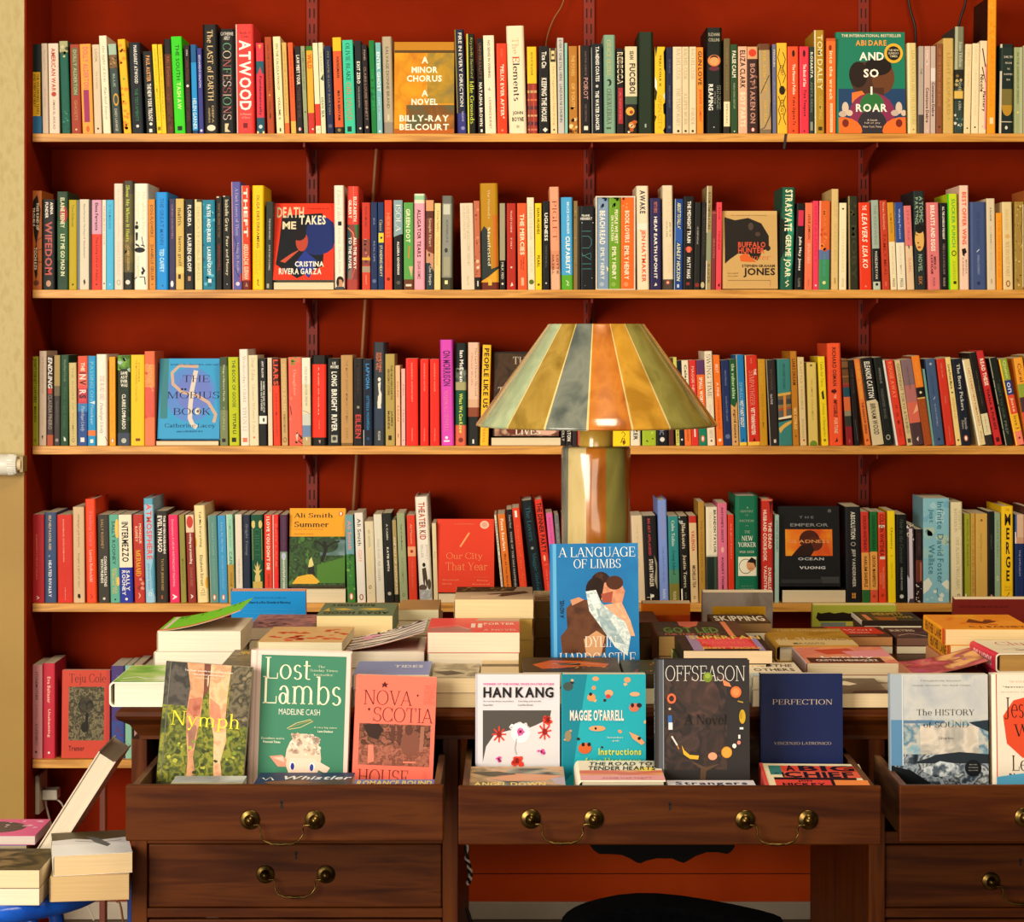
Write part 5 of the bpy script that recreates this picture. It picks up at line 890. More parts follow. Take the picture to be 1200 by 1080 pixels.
seg(4, 180, 570, [
(18,27,95,205,'2c241c','t|.05|.47|f4ecdc|THE SEVEN HUSBANDS|.2|.74|b;t|.05|.45|f8f0e0|EVELYN HUGO|.4|.34|b;t|.52|.87|a88448|TAYLOR JENKINS REID|.28|.5|b;r|.4|.92|.55|.96|a85828'),
(122,140,80,240,'e42c60','t|.05|.82|f0b0c0|Detransition A LIFE IN WRITING NOT FIGHTING|.22|.45|r;t|.9|.97|fff0f4|A|.46|.5|b'),
(212,232,45,240,'90883c','t|.5|.78|5c5820|MORGAN TALTY|.36'),
(268,292,68,240,'8c2c24','b|0|.2|e8c8a8;e|.5|.08|.4|.07|c83828;t|.21|.56|f0e4d0|nothing no pretending|.4|.5|b;t|.6|.82|b86450|DIANA REID|.3;t|.9|.96|f0e4d8|A|.3|.5|b'),
(337,370,95,160,'ecd498','t|.06|.43|3c3420|Tell Me Everything|.26|.5|r;t|.51|.83|3c3420|Elizabeth Strout|.26|.5|r;e|.02|.38|.14|.05|e8a838;e|.95|.8|.2|.06|e8a838;w|5c5030|.04|.4,.88 .6,.86 .7,.9 .3,.9;r|.3|.92|.75|.925|5c5030','H'),
(458,480,70,245,'5c8c84','r|0|0|.06|1|c8c0a0;t|.08|.46|a8c4b4|Anything Is Possible|.26|.5|s;t|.5|.85|78a498|ELIZABETH STROUT|.24;e|.5|.94|.2|.035|d86c28;e|.5|.94|.1|.024|f4f0e8'),
(536,555,70,245,'3c94c8','t|.08|.42|c0d8e4|Lucy by the Sea|.26|.5|s;t|.46|.85|78b4d4|ELIZABETH STROUT|.24;e|.5|.94|.2|.035|d86c28;e|.5|.94|.1|.024|f4f0e8'),
(612,632,52,235,'98ccb0','r|0|0|.15|1|e4dcc0;t|.42|.58|4c5c38|CAFE|.44|.55;b|.57|1|b89038;t|.05|.38|70a488|TOMORROW|.3|.55;t|.66|.82|7c6020|WITH NO NAME|.36|.55'),
(685,697,56,235,'e0d4c0','t|.5|.78|b8a890|THE PERSON|.24'),
(752,760,60,238,'20283c','t|.1|.46|98a0ac|Bright Young|.42|.5|i'),
(820,832,98,238,'0c4c30','w|c8b068|.03|.12,.16 .12,.52;w|c8b068|.03|.9,.16 .9,.52;e|.2|.11|.16|.045|d8c070;e|.8|.11|.16|.045|d8c070;e|.5|.12|.16|.05|0c4c30;t|.16|.5|2c7848|CIRCLE|.5|.5|s;p|d8c070|.4,.6 .5,.53 .6,.6 .75,.56 .62,.64 .9,.62 .6,.68 .65,.74 .35,.74 .4,.68 .12,.62 .38,.64 .25,.56;e|.5|.73|.24|.07|d8c070;r|.1|.76|.9|.84|c8a850;w|e8d8a0|.03|.15,.86 .9,.86'),
(932,938,65,238,'e03c28','t|.02|.63|f8ecd4|I LOVE YOU DON\'T DIE|.42|.5|b;t|.67|.82|8c1c10|JADE SONG|.3|.5|b'),
(1003,1008,48,238,'e82c28','r|0|0|.16|1|f0d8c8;t|.1|.6|f07058|EXIT LANE|.3|.6;x|.8|.1|1|.9|8|.14|8c1c18'),
(1065,1070,60,238,'4c2844','t|.03|.42|6c4060|PHOSPHORESCENCE|.3;b|.42|1|7a9078;e|.5|.47|.3|.04|b8c0d0;t|.5|.84|e8e8d8|beautyland praise|.44|.5|b'),
])
shelf_face(4, 338, 404, 595.5, 7, .032, '2c4824', 'b|0|.36|eca01c;r|0|.36|1|1|n:24401c,3c5c28,1c2c18,4c7830:60;r|.55|.4|1|.6|n:88a0a0,5c7878,486858:20;e|.66|.47|.22|.1|n:1c2c18,344c2c:60;w|1c1c10|.06|.62,.42 .66,.52 .58,.68;w|1c1c10|.03|.66,.5 .78,.44 .9,.42;w|1c1c10|.03|.64,.5 .52,.43 .44,.42;p|4c7c28|.5,.72 1,.62 1,.95 .5,.95;p|e8b030|.05,.96 .15,.87 .4,.83 .55,.93 .5,.96;p|e0d080|.36,.66 .4,.62 .44,.72 .4,.75 .34,.75;p|1c1c14|.34,.75 .44,.74 .46,.84 .34,.84;b|.975|1|3c3820;h|.08|.06|.78|.12|3c2c14|Ali Smith|S;h|.08|.17|.7|.24|2c1c10|Summer|S;e|.92|.07|.04|.03|d85c20;e|.92|.07|.02|.02|f4e8d0;h|.08|.26|.62|.275|a86c14|A book that gives you hope;h|.08|.32|.43|.335|a86c14|Guardian Times', 'orange-topped face-out novel with green tree painting, left half of fourth shelf', 'orange-topped face-out', base=(690, 'd8c8a4', 340, 405, 'book with pale pages lying flat under the orange-topped face-out novel'))
seg(4, 330, 570, [
(530,552,72,240,'3c7c34','b|0|.45|6c9ca4;x|0|.42|1|.9|12|.2|5a9838,2c6430,78a850;t|.06|.4|e09088|Ali Smith|.44|.5|b;t|.44|.62|2c4c20|Spring|.4|.5|b;e|.5|.93|.26|.04|d87040;e|.5|.93|.12|.03|fff'),
(614,640,70,222,'e4dcd0','t|.06|.37|1c1c18|Ali Smith|.44|.5|r;t|.41|.55|e8a090|Gliff|.44|.5|r;e|.5|.94|.24|.034|8c4c18;e|.5|.94|.13|.024|e4dcd0'),
(700,722,73,295,'dccca8','t|.1|.32|9ca07c|ali smith|.3;t|.34|.64|dccc68|Companion|.3;g|.4|.81|.17|.022|.35|8c5c2c;r|.3|.88|.5|.885|b0a080'),
(775,802,68,235,'dcd4c0','t|.28|.5|a89c8c|Hotel World|.34|.5|s;t|.52|.76|8c847c|Ali Smith|.34|.5|s'),
(850,877,76,225,'1c1c18','t|.12|.3|c8c0b0|A CABIN|.2|.45|b;t|.38|.65|ece4d4|KATIE SMITH|.22|.45|b;o|.48|.9|.2|b0a898'),
(932,957,32,285,'a89058','t|.2|.95|e0d8c0|ANIMALS OF ANTICIPATION|.5;b|.9|1|242018'),
(970,1000,66,225,'98a078','t|.12|.42|3c4828|Year of the Monkey|.24|.5|b;t|.5|.78|78845c|PATTI SMITH|.24;g|.5|.915|.16|.02|.3|4c5838'),
(1055,1077,68,242,'d83c20','t|.1|.33|f0a888|AI Mutant|.24;r|0|.36|1|.47|e8a070;o|.5|.415|.2|a83c20;t|.52|.85|e06848|THE CHILDREN|.22'),
])
seg(4, 480, 570, [
(44,86,108,88,'ece4d4','t|.05|.41|c0543c,c0543c,8c4438|THEATER KID|.5|.48|b;t|.45|.6|bcb4a4|JEFFREY|.2|.72;t|.45|.58|bcb4a4|SELLER|.2|.36;e|.46|.645|.12|.02|1c1610;p|4c3c2c|.3,.68 .6,.67 .7,.8 .6,.87 .5,.78 .44,.87 .34,.8;e|.3|.86|.3|.03|5c4c3c;e|.8|.83|.14|.05|54483c;r|.04|.88|.96|1|n:c8c8c4,989c9c,dcd8d0:60','H'),
(188,206,34,310,'e0cca0','t|.35|.45|b8a07c|ALL|.4'),
])
shelf_face(4, 512, 579, 608, 6, .024, 'e03c20', 'e|.83|.08|.08|.055|f0c0a0;e|.83|.08|.05|.035|e0a088;w|f0a060|.03|.4,.38 .56,.19;h|.15|.46|.8|.57|f0a060|Our City|T;h|.14|.59|.88|.7|f0a060|That Year|T;h|.3|.06|.65|.08|e88c60|A novel of memory;h|.08|.82|.38|.845|e88c60|Geetanjali;h|.08|.87|.25|.895|e88c60|Shree;h|.7|.83|.9|.85|f0a060|Daisy;h|.62|.88|.92|.9|e88c60|Rockwell;h|.64|.79|.9|.8|e88c60|translated by', 'red face-out novel with thin orange slash, middle of the fourth shelf', 'red face-out', base=(695.5, 'c8b48c', 513, 580, 'book with tan pages lying flat under the red face-out novel, fourth shelf'))
seg(4, 480, 570, [
(672,742,52,240,'dcd4bc','t|.06|.43|3c3424|LEMN SISSAY|.4|.5|b;t|.46|.84|c86c48|MY NAME IS WHY|.4|.5|b'),
(742,810,62,235,'e07424','t|.05|.42|f8e8d0|Fiona Scarlett|.4|.5|b;t|.45|.92|7c2c14|May All Your Skies Be Blue|.32|.5|b'),
(815,882,48,195,'181414','t|.06|.2|b8b0a8|Denis Noel|.36;t|.24|.85|a89c90|NONE OF THIS HAS HAPPENED|.34|.5|b'),
(862,940,64,182,'e04020','r|.3|.03|.6|.1|f8ecd8;t|.18|.9|f07040|Death of an Angel|.4|.5|s'),
(938,1052,98,122,'141c20','t|.06|.4|2c7080|The Lovers|.4|.5|s;o|.45|.47|.12|8c9490;t|.52|.95|2c7080|Maggie Stiefvater|.4|.5|s','H'),
])
seg(4, 560, 570, [
(458,558,84,112,'e03828','t|.03|.52|2c100c|THE DINNER PARTY|.6|.5|b;e|.45|.57|.14|.03|f0b890;w|f08c68|.05|.3,.64 .8,.63;t|.68|.92|f08868|VIOLA VAN DE|.2|.5','H'),
(562,632,66,225,'e060a0','t|.05|.6|b84480|ELECTRIC SPARK|.24'),
(640,696,40,240,'707070','t|.1|.5|9c9c94|KAFKA|.34'),
(705,752,90,235,'504840'),
(820,862,110,235,'2c3448'),
(950,985,100,235,'6c3428'),
])
seg(4, 730, 570, [
(68,98,92,245,'dcc4a0','t|.1|.6|c8ac84|THE SUMMER WE|.14'),
(165,195,112,248,'1c1818','t|.03|.46|b84048|BIG ART APPLAUDED|.2|.45|b;t|.5|.82|e8d8c0|STUART NADLER|.3|.5|b;p|a09478|.75,.45 .95,.55 .9,.85 .7,.75 .85,.6;w|e8e0d0|.03|.1,.94 .5,.94;r|.36|.9|.42|.97|e8e0d0;o|.52|.925|.12|e8e0d0'),
(290,312,78,112,'7c94d4','t|.06|.4|a08c9c|EASTON KRILL|.3|.5;t|.45|.8|5c70b4|THE DEATH OF US|.2|.5;t|.87|.96|d0d8e8|NAN|.34','H'),
(380,396,84,250,'2c8484','b|.62|.78|4c8464;b|.78|1|7c7430;t|.05|.35|e0e4c8|Colm Toibin|.32|.48|S;t|.4|.68|123c40|Long Island|.32|.48|S;t|.87|.97|d8d0a0|PICADOR|.3'),
(470,496,74,250,'181410','r|0|.84|.14|1|f0e8d8;x|0|0|.3|.12|3|.2|a8b0a8;t|.08|.38|e8d8b8|Blackouts|.42|.5|S;t|.45|.83|e8d8b8|Justin Torres|.42|.5|S;t|.88|.96|7c7468|GRANTA|.2'),
(556,576,62,248,'d8b888','b|0|.08|b82c20;t|.17|.41|c03024|VALENCIA|.46|.5|b;t|.57|.83|4c2414|MICHELLE TEA|.44|.5|b;g|.5|.94|.14|.02|.4|7c6440'),
(634,646,52,130,'b08434','t|.18|.8|8c6420|THE HOUSEKEEPER AND|.34'),
(700,708,94,172,'e4d8bc','b|.5|.52|c8c0a8;b|.52|.9|1c2820;r|.7|.52|1|.9|3c4c3c;t|.03|.48|241c18|BRANDON TAYLOR|.22|.78|b;t|.05|.45|d8a080|The Late Americans|.24|.42|T'),
(798,806,78,138,'d86c88','t|.04|.4|3c1424|ANYONE\'S GHOST|.24|.5|b;e|.5|.47|.16|.03|f0a8a0;t|.54|.97|3c1424|AUGUST THOMPSON|.24|.5|b'),
(885,892,50,238,'d4381c','t|.1|.5|f0a080|REJECTION|.22'),
(948,952,192,78,'146c4c','r|.02|0|.05|1|2c8c68;h|.48|.1|.58|.12|e8e4d0|A|T;h|.22|.135|.78|.155|e8e4d0|CENTURY|T;h|.44|.175|.58|.19|d8d4c0|OF|T;h|.18|.225|.82|.245|e8e4d0|FICTION|T;h|.45|.275|.57|.285|d8d4c0|IN|T;h|.4|.325|.64|.35|f0ecdc|THE|T;h|.27|.375|.77|.42|f8f4e4|NEW|S;h|.12|.435|.9|.48|f8f4e4|YORKER|S;h|.18|.515|.82|.535|d8d4c0|1925-2025|T;r|.12|.57|.92|.75|f0e8cc;g|.45|.66|.3|.07|.08|241c14;e|.68|.65|.2|.055|d89868;p|1c1814|.5,.62 .7,.575 .9,.6 .9,.68 .8,.63;w|a86040|.03|.6,.68 .75,.68;h|.24|.84|.76|.85|a8c4b0|EDITED BY|T;h|.18|.865|.82|.885|c8d4c4|DEBORAH|T;h|.16|.9|.84|.92|c8d4c4|TREISMAN|T','H'),
])
seg(4, 880, 570, [
(88,92,100,108,'c83024','p|4c1410|.62,.02 .95,.02 .85,.06 .75,.2 .7,.06;t|.22|.48|f4e0cc|THE DEAD|.28|.72|b;t|.1|.6|f4e0cc|HUSBAND COOKBOOK|.3|.3|b;t|.66|.87|f4e0cc|DANIELLE|.26|.68|b;t|.64|.9|f4e0cc|VALENTINE|.26|.32|b;b|.0|.015|e87858','H'),
(204,203,34,240,'a4c4b8','t|.06|.42|4c6c60|LEONARD AND HUNGRY|.5'),
])
shelf_face(4, 911, 985, 593, 8, .05, '161618', 'r|.1|.29|.88|.62|n:f0a024,ec7c1c,d85018:14;e|.5|.42|.17|.12|4c1c10;e|.58|.47|.14|.09|5c2414;p|2c140c|.2,.62 .34,.5 .52,.46 .58,.55 .52,.62;h|.33|.125|.58|.155|6c6c6c|T H E|b;h|.18|.215|.82|.255|8c8c8c|EMPEROR|r;h|.24|.235|.5|.238|6c6c6c|OF|r;h|.14|.42|.84|.46|e8a060|GLADNESS|r;h|.3|.64|.74|.675|b8b8b8|OCEAN|b;h|.32|.75|.76|.785|d0d0d0|VUONG|b;r|.68|.88|.98|.96|3c3c3c;r|.02|.91|.7|.96|2c2c2e;o|.84|.06|.03|5c5c5c', 'black face-out novel with orange silhouette panel, right half of fourth shelf', 'black face-out', hard=True, base=(691, '1c1a1a', 916, 991, 'book with pale pages lying flat under the black face-out novel'))
seg(4, 880, 570, [
(795,806,128,170,'1c1c20','t|.05|.34|e0dccc|ABSOLUTION|.3|.5|b;g|.5|.39|.16|.022|.3|b8b0a0;t|.44|.84|c8c0b0|JEFF VANDERMEER|.28|.5|b;r|.38|.9|.62|.955|d89838;r|.48|.9|.52|.955|4c2c14;r|.38|.925|.62|.93|4c2c14'),
(925,942,66,212,'d83c2c','b|.45|.86|f0a850;b|.86|1|2c6c34;t|.04|.43|6c1410|COLSON WHITEHEAD|.42|.5|b;t|.49|.83|4c2010|HARLEM SHUFFLE|.42|.5|b'),
(1002,1010,64,212,'1c7030','b|.44|.86|f0a850;b|.86|1|e05838;t|.04|.42|0c3c1c|COLSON WHITEHEAD|.42|.5|b;t|.48|.83|4c2010|CROOK MANIFESTO|.42|.5|b;o|.5|.93|.2|b83c24'),
(1072,1082,62,218,'e84424','r|.1|.14|.9|.17|f0e0c8;t|.02|.52|6c1410|COLSON WHITEHEAD|.6|.5|b;r|.2|.49|.9|.52|f0e0c8;t|.6|.85|f09868|THE UNDERGROUND|.3|.65;t|.67|.8|f09868|RAILROAD|.3|.3;o|.5|.92|.2|b83018'),
])
seg(4, 1040, 570, [
(0,10,62,205,'fcdc14','t|.18|.42|5c4c10|Chemistry|.36|.5|r;o|.5|.49|.12|d8b818;t|.56|.74|d8b010|WEIKE WANG|.24'),
(75,78,86,235,'161814','t|.05|.55|5c7468|Heir to the Crescent|.34|.5|i;t|.6|.86|98a498|CAROLINE WOODS|.18|.5|b;o|.5|.93|.2|c8ccc4'),
(162,172,60,315,'48404c','x|0|0|1|.2|8|.3|c8b8a0,f0e8d8;r|.3|.06|.78|.95|dcccd4;p|c8d0e8|0,.65 .3,.7 .3,.95 .1,1 0,1'),
(238,240,58,360,'2c1c1c','b|.42|.72|6c3428;r|.65|.45|.85|.7|b86c48;x|0|.72|1|1|12|.12|d8d0c0;t|.05|.36|5c4448|AUTOCORRECT|.36'),
(302,304,218,98,'8cc4d4','x|0|.05|1|.22|6|.18|a8d4e0,78b4cc;x|0|.3|1|.6|8|.22|b4ccb8,9cc8c8;p|e8ecdc|0,.8 .2,.76 .35,.82 .2,.88 0,.92;p|e8ecdc|.7,.82 .9,.78 1,.8 1,.9;x|.1|.88|1|.98|6|.1|e4ece0,a8d0d8;t|.03|.3|3c7c8c|Infinite|.24|.66|r;t|.34|.82|3c7c8c|David Foster|.24|.66|r;t|.1|.24|3c7c8c|Jest|.22|.3|r;t|.44|.73|3c7c8c|Wallace|.24|.32|r;w|3c6c7c|.02|.45,.88 .55,.86 .52,.92 .6,.95'),
(535,542,100,132,'ecdcb0','t|.08|.28|4c4428|JEANETTE|.22|.72|T;t|.06|.3|4c4428|WINTERSON|.24|.4|T;t|.35|.87|4c4428|ONE ALADDIN TWO LAMPS|.26|.55|T;g|.6|.93|.12|.018|.4|6c6440','H'),
(652,658,46,230,'a0a02c','t|.06|.6|6c7018|NICOLA BARKER|.34;r|.0|.9|.2|1|f0e8d0'),
(702,704,38,225,'c89c44','t|.1|.9|a87c30|YOU ARE HERE|.4'),
(745,748,98,228,'d4a850','o|.5|.075|.1|7c5c20;t|.22|.54|8c6828|David Peace Tokyo|.2|.45|s'),
(848,852,54,210,'181a18','t|.25|.42|4c4c48|SPENT|.24;e|.5|.94|.22|.03|b88c68'),
(905,908,48,222,'8ca484','t|.08|.5|5c7458|DANCE OF THE DAY|.24;g|.5|.73|.2|.025|.35|d8d4a8'),
(962,964,103,165,'f4c418','h|.32|.025|.66|.05|a86c20|THE;h|.24|.08|.78|.2|2c1c14|M|b;h|.36|.225|.68|.345|2c1c14|E|b;h|.34|.37|.7|.495|2c1c14|R|b;h|.32|.52|.74|.64|2c1c14|G|b;h|.36|.665|.68|.775|2c1c14|E|b;h|.25|.83|.75|.845|c8981c|GRACE;h|.2|.86|.8|.875|c8981c|WALKER;w|2c2010|.03|.4,.94 .6,.9;p|2c2010|.62,.89 .6,.92 .54,.9','H'),
(1078,1080,76,235,'1c2c5c','r|0|0|.2|.3|3c5890;r|.2|0|1|.33|d8b090;b|.26|.33|c8987c;t|.4|.7|8c98b4|THE EMPUSIUM|.2;r|0|.2|.1|.33|f0e0c8'),
(1160,1162,50,170,'5c3028'),
(1215,1217,70,200,'c8b088'),
])
# ---- lowest shelf (only its left end shows beside the desk)
seg(5, 0, 750, [
(252,252,104,208,'d08c90','r|0|0|.14|1|e0a8a8;t|.07|.38|6c4048|STONEMOTHER|.22|.55;t|.42|.58|b07078|A NOVEL|.18|.55;t|.63|.86|8c5058|KUSHIBO|.22|.55;o|.5|.93|.09|4c2830'),
(363,363,98,194,'c42c40','t|.14|.42|f0b8a0|Eva Baltasar|.28|.5|b;t|.48|.78|f0b8a0|Unshaming|.28|.5|b;o|.5|.94|.1|f4e0d8'),
])
shelf_face(5, 71.5, 128, 785, 3, .02, 'cc4430', 'h|.14|.04|.92|.17|3c1410|Teju Cole|s;r|.14|.19|.88|.8|n:5c5438,2c2818,847858,3c3420:120;p|141008|.5,.45 .56,.45 .54,.72 .48,.68;e|.5|.4|.16|.09|n:141008,4c4430:120;e|.48|.65|.08|.06|1c180c;h|.14|.86|.48|.92|6c1c14|Tremor|b;r|.93|.76|1|.8|5c1814;r|.93|0|1|1|c03a34', 'red face-out novel with dark tree photograph on the lowest shelf', 'red face-out')
seg(5, 0, 750, [
(938,940,108,216,'4c3c78','b|.6|1|3c4c90;x|0|.3|1|.95|10|.16|3c48a0,5c3c70;t|.1|.4|6c5c98|BLUE SISTERS|.2'),
(1054,1056,54,212,'88b8a0','x|0|.5|1|1|8|.2|a0c8b4,78a890'),
(1130,1130,70,200,'b08078'),
(1210,1210,80,215,'3c3c48'),
])
# ---- names for every shelved book, told apart by look and by neighbours
def finish_labels():
    seen = {}
    for row, L in SHELVED.items():
        L.sort(key=lambda s: s['x'])
        nf = 0
        for i, s in enumerate(L):
            a = []
            if s['label'] is None:
                if s['w'] <= 46: a.append('slim')
                elif s['w'] >= 115: a.append('thick')
                if s['h'] > .213 and s['w'] < 115: a.append('tall')
                if s['c'] and s['band'] and s['band'] != s['c']: core = f"{s['c']} and {s['band']}"
                else: core = s['c']
                s['core'] = ' '.join(a + [core]); s['short'] = s['c']
            else: s['core'] = s['short'] = s['c']
    for row, L in SHELVED.items():
        land = [(i, s) for i, s in enumerate(L) if s['label'] and 'face-out' in s['c']]
        for i, s in enumerate(L):
            if s['label']: seen[s['label']] = s; continue
            kind = 'hardback' if s['hard'] else 'paperback'
            let = f" with {s['t']} lettering" if s['t'] and s['t'] != s['c'] else ''
            l = L[i-1]['short'] if i else None; r = L[i+1]['short'] if i+1 < len(L) else None
            if l is None: pos = 'at the left end'
            elif r is None: pos = 'at the right edge'
            elif l == r: pos = f'between two {l} books'
            else: pos = f'between {l} and {r} books'
            lab = f"{s['core']} {kind}{let} {pos}, {ROWNAME[row]}"
            if lab in seen or len(lab.split()) > 16:
                lab = f"{s['core']} {kind} {pos}, {ROWNAME[row]}"
            if lab in seen or len(lab.split()) > 16:
                j, q = min(land, key=lambda t: abs(t[0] - i)); n = i - j
                lab = f"{s['core']} {kind}, {NUMW[abs(n)]} {'right' if n > 0 else 'left'} of the {q['c']} book, {ROWNAME[row]}"
            seen[lab] = s; s['label'] = lab
    for row, L in SHELVED.items():
        for s in L: tag(s['o'], s['label'], 'book', f"books on the {ROWNAME[row]}")
finish_labels()
# ---------------------------------------------------------------- the room
PLASTER = surf('wall_red_paint', ['7c1e05', '862207', '781c05'], nscale=3, rough=.75, bump=.05, spec=.03)
CREAM = surf('wall_cream_plaster', ['b4a06a', 'bfac78', 'b8a46e'], scale=(1, 1, .5), nscale=60, rough=.7, bump=.25)
PINE = surf('pine_board', ['b07428', 'd09038', 'e0a048', 'bc8030'], scale=(1.2, 14, 22), nscale=3, rough=.45, dist=.8)
FLOORM = surf('floor_boards', ['54402c', '6c5438', '4c3824'], scale=(2, 20, 1), nscale=3, rough=.5)
WHITEM = surf('white_paint', ['b4a490', 'c4b4a0'], nscale=8, rough=.5)
YW = 5.205
XL = PX(30.5, 4.93)
def struct(name, mb, **k): return tag(mb.build(name, None, **k), kind='structure')
mb = MB(); mb.box(XL, 3.2, YW, YW+.1, .0, 2.7, PLASTER); struct('wall_back', mb)
mb = MB(); mb.box(-2.6, XL - .004, 4.93, YW+.1, 0, 2.7, CREAM); struct('wall_left', mb)
OCH = surf('ochre_dado', ['a07c34', 'aa863c'], nscale=4, rough=.55)
mb = MB(); mb.box(-2.6, XL - .0041, 4.9275, 4.9299, 0, PZ(556, 4.93), OCH); struct('trim_3', mb)
mb = MB(); mb.box(XL - .004, XL, 4.932, YW, 0, 2.7, PLASTER); struct('trim_1', mb)
mb = MB(); mb.box(-2.6, 3.2, -.6, YW+.1, -.05, 0, FLOORM); struct('floor', mb)
mb = MB(); mb.box(XL + .001, 3.2, YW-.014, YW-.0005, .0005, PZ(1055, YW), WHITEM)
struct('baseboard_back', mb, bevel=.002)
ORANGE = surf('lower_panel_lit_red', ['d84c14', 'e0541a', 'd04812'], nscale=3, rough=.6, spec=.06)  # brighter than the wall red: the kneehole's light is put into the colour
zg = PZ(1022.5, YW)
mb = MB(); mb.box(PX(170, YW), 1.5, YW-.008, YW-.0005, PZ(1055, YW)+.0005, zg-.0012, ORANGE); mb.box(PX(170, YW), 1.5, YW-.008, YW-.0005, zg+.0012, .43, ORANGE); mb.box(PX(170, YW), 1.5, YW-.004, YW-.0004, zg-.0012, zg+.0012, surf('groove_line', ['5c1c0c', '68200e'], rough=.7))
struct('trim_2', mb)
# pine shelf boards on red twin-slot brackets
SX0, SX1 = PX(38, 4.985), PX(1262, 4.985)
lab = {1: 'top pine shelf board across the red wall', 2: 'second pine shelf board from the top on the red wall', 3: 'third pine shelf board, behind the lampshade', 4: 'fourth pine shelf board, just above the piled table books', 5: 'lowest pine shelf board, showing left of the desk'}
RED2 = surf('bracket_red_paint', ['7a1e0c', '86220e'], nscale=20, rough=.5, spec=.2)
DARKM = surf('slot_dark', ['100404', '180606'], rough=.8)
for k in range(1, 6):
    mb = MB(); mb.box(SX0, SX1 if k < 5 else SX1, 4.985, YW-.012, SHELFZ[k]-.0188, SHELFZ[k]-.0002, PINE); mb.m[0] = mb.mi(PLASTER)  # underside takes the wall red in place of its deep shade
    o = mb.build('shelf_board', None, bevel=.001)
    tag(o, lab[k], 'shelf', 'pine shelf boards')
for i, (px, nm) in enumerate(((366, 'red slotted wall upright nearest the left, behind the books'), (690, 'red slotted wall upright behind the lamp'), (1011, 'red slotted wall upright on the right of the red wall'))):
    x = PX(px, YW); root = empty('shelf_upright', (x, YW, 0)); inv = Matrix.Translation((-x, -YW, 0))
    mb = MB(); mb.box(x-.0125, x+.0125, YW-.0105, YW-.0008, .45, 2.2, RED2)
    z = .47
    while z < 2.18:
        for s in (-1, 1): mb.box(x+s*.005-.0014, x+s*.005+.0014, YW-.0110, YW-.0102, z, z+.022, DARKM)
        z += .036
    o = mb.build('slotted_channel', root); o.matrix_parent_inverse = inv
    for k in range(1, 6):
        zt = SHELFZ[k] - .019
        mb = MB()
        pts = [(YW-.0112, zt-.062), (YW-.0112, zt-.0002), (4.998, zt-.0002), (4.998, zt-.010), (5.06, zt-.018), (5.13, zt-.034)]
        n = len(pts); t = .002
        vs = [(x-t, y, zz) for y, zz in pts] + [(x+t, y, zz) for y, zz in pts]
        mb.add(vs, [tuple(range(n)), tuple(range(2*n-1, n-1, -1))] + [(j, n+j, n+(j+1) % n, (j+1) % n) for j in range(n)], RED2)
        o = mb.build('bracket', root); o.matrix_parent_inverse = inv
    tag(root, nm, 'shelf upright', 'twin slot shelf uprights')
# a thin brown cane between the books and the wall
mb = MB(); mb.tube([(PX(447, YW-.02), YW-.026, PZ(100, YW-.02)), (PX(429, YW-.02), YW-.026, PZ(340, YW-.02)), (PX(413, YW-.02), YW-.026, PZ(620, YW-.02)), (PX(405, YW-.02), YW-.026, .42)], .0045, surf('brown_cane', ['7c4420', '985c30'], scale=(1, 1, .2), nscale=30, rough=.5))
tag(mb.build('cane'), 'thin brown cane standing against the red wall behind the shelves', 'cane')
BLACKC = surf('black_cable', ['140c0a', '20140f'], rough=.5); TANC = surf('tan_cable', ['7c5028', '905c30'], rough=.5); WHC = surf('white_cable', ['b8ac98', 'c8bca8'], rough=.45)
def wire(pts, r, m, label, name='cable'):
    P = [Vector(p) for p in pts]; out = []
    for i in range(len(P)-1):
        a, b, c, d = P[max(i-1, 0)], P[i], P[i+1], P[min(i+2, len(P)-1)]
        for j in range(6):
            t = j/6; out.append(tuple(.5*((2*b) + (c-a)*t + (2*a-5*b+4*c-d)*t*t + (3*b-a-3*c+d)*t**3)))
    out.append(tuple(P[-1]))
    mb = MB(); mb.tube(out, r, m, 6); o = mb.build(name); tag(o, label, 'cable'); return o
def q(px, py, Y): return (PX(px, Y), Y, PZ(py, Y))
wire([q(668,-40,5.17), q(660,2,5.165), q(648,24,5.16), q(640,50,5.16), q(637,100,5.165), q(636,150,5.17)], .0018, TANC, 'tan wire curving down the wall above the middle of the top shelf')
wire([q(1061,-30,5.17), q(1066,8,5.17), q(1072,30,5.17), q(1073,55,5.17), q(1073,152,5.17)], .003, BLACKC, 'black cable hanging behind the green face-out book on the top shelf')
wire([q(1136,-30,5.17), q(1131,4,5.17), q(1125,24,5.17), q(1122,50,5.18), q(1120,150,5.18)], .003, BLACKC, 'black cable at the upper right, left of the tall orange book')
mb = MB(); mb.add([q(917.5,174,4.982), q(920,174.5,4.982), q(922.5,156.6,4.982), q(919.5,156.6,4.982)], [(0,1,2,3)], BLACKC)
mb.v = [v for v in mb.v] + [(x, y+.0014, z) for x, y, z in mb.v]; mb.f = [[0,1,2,3], [7,6,5,4], [0,4,5,1], [1,5,6,2], [2,6,7,3], [3,7,4,0]]; mb.m = [0]*6
tag(mb.build('ribbon_bookmark'), 'black ribbon hanging over the edge of the top shelf', 'ribbon')
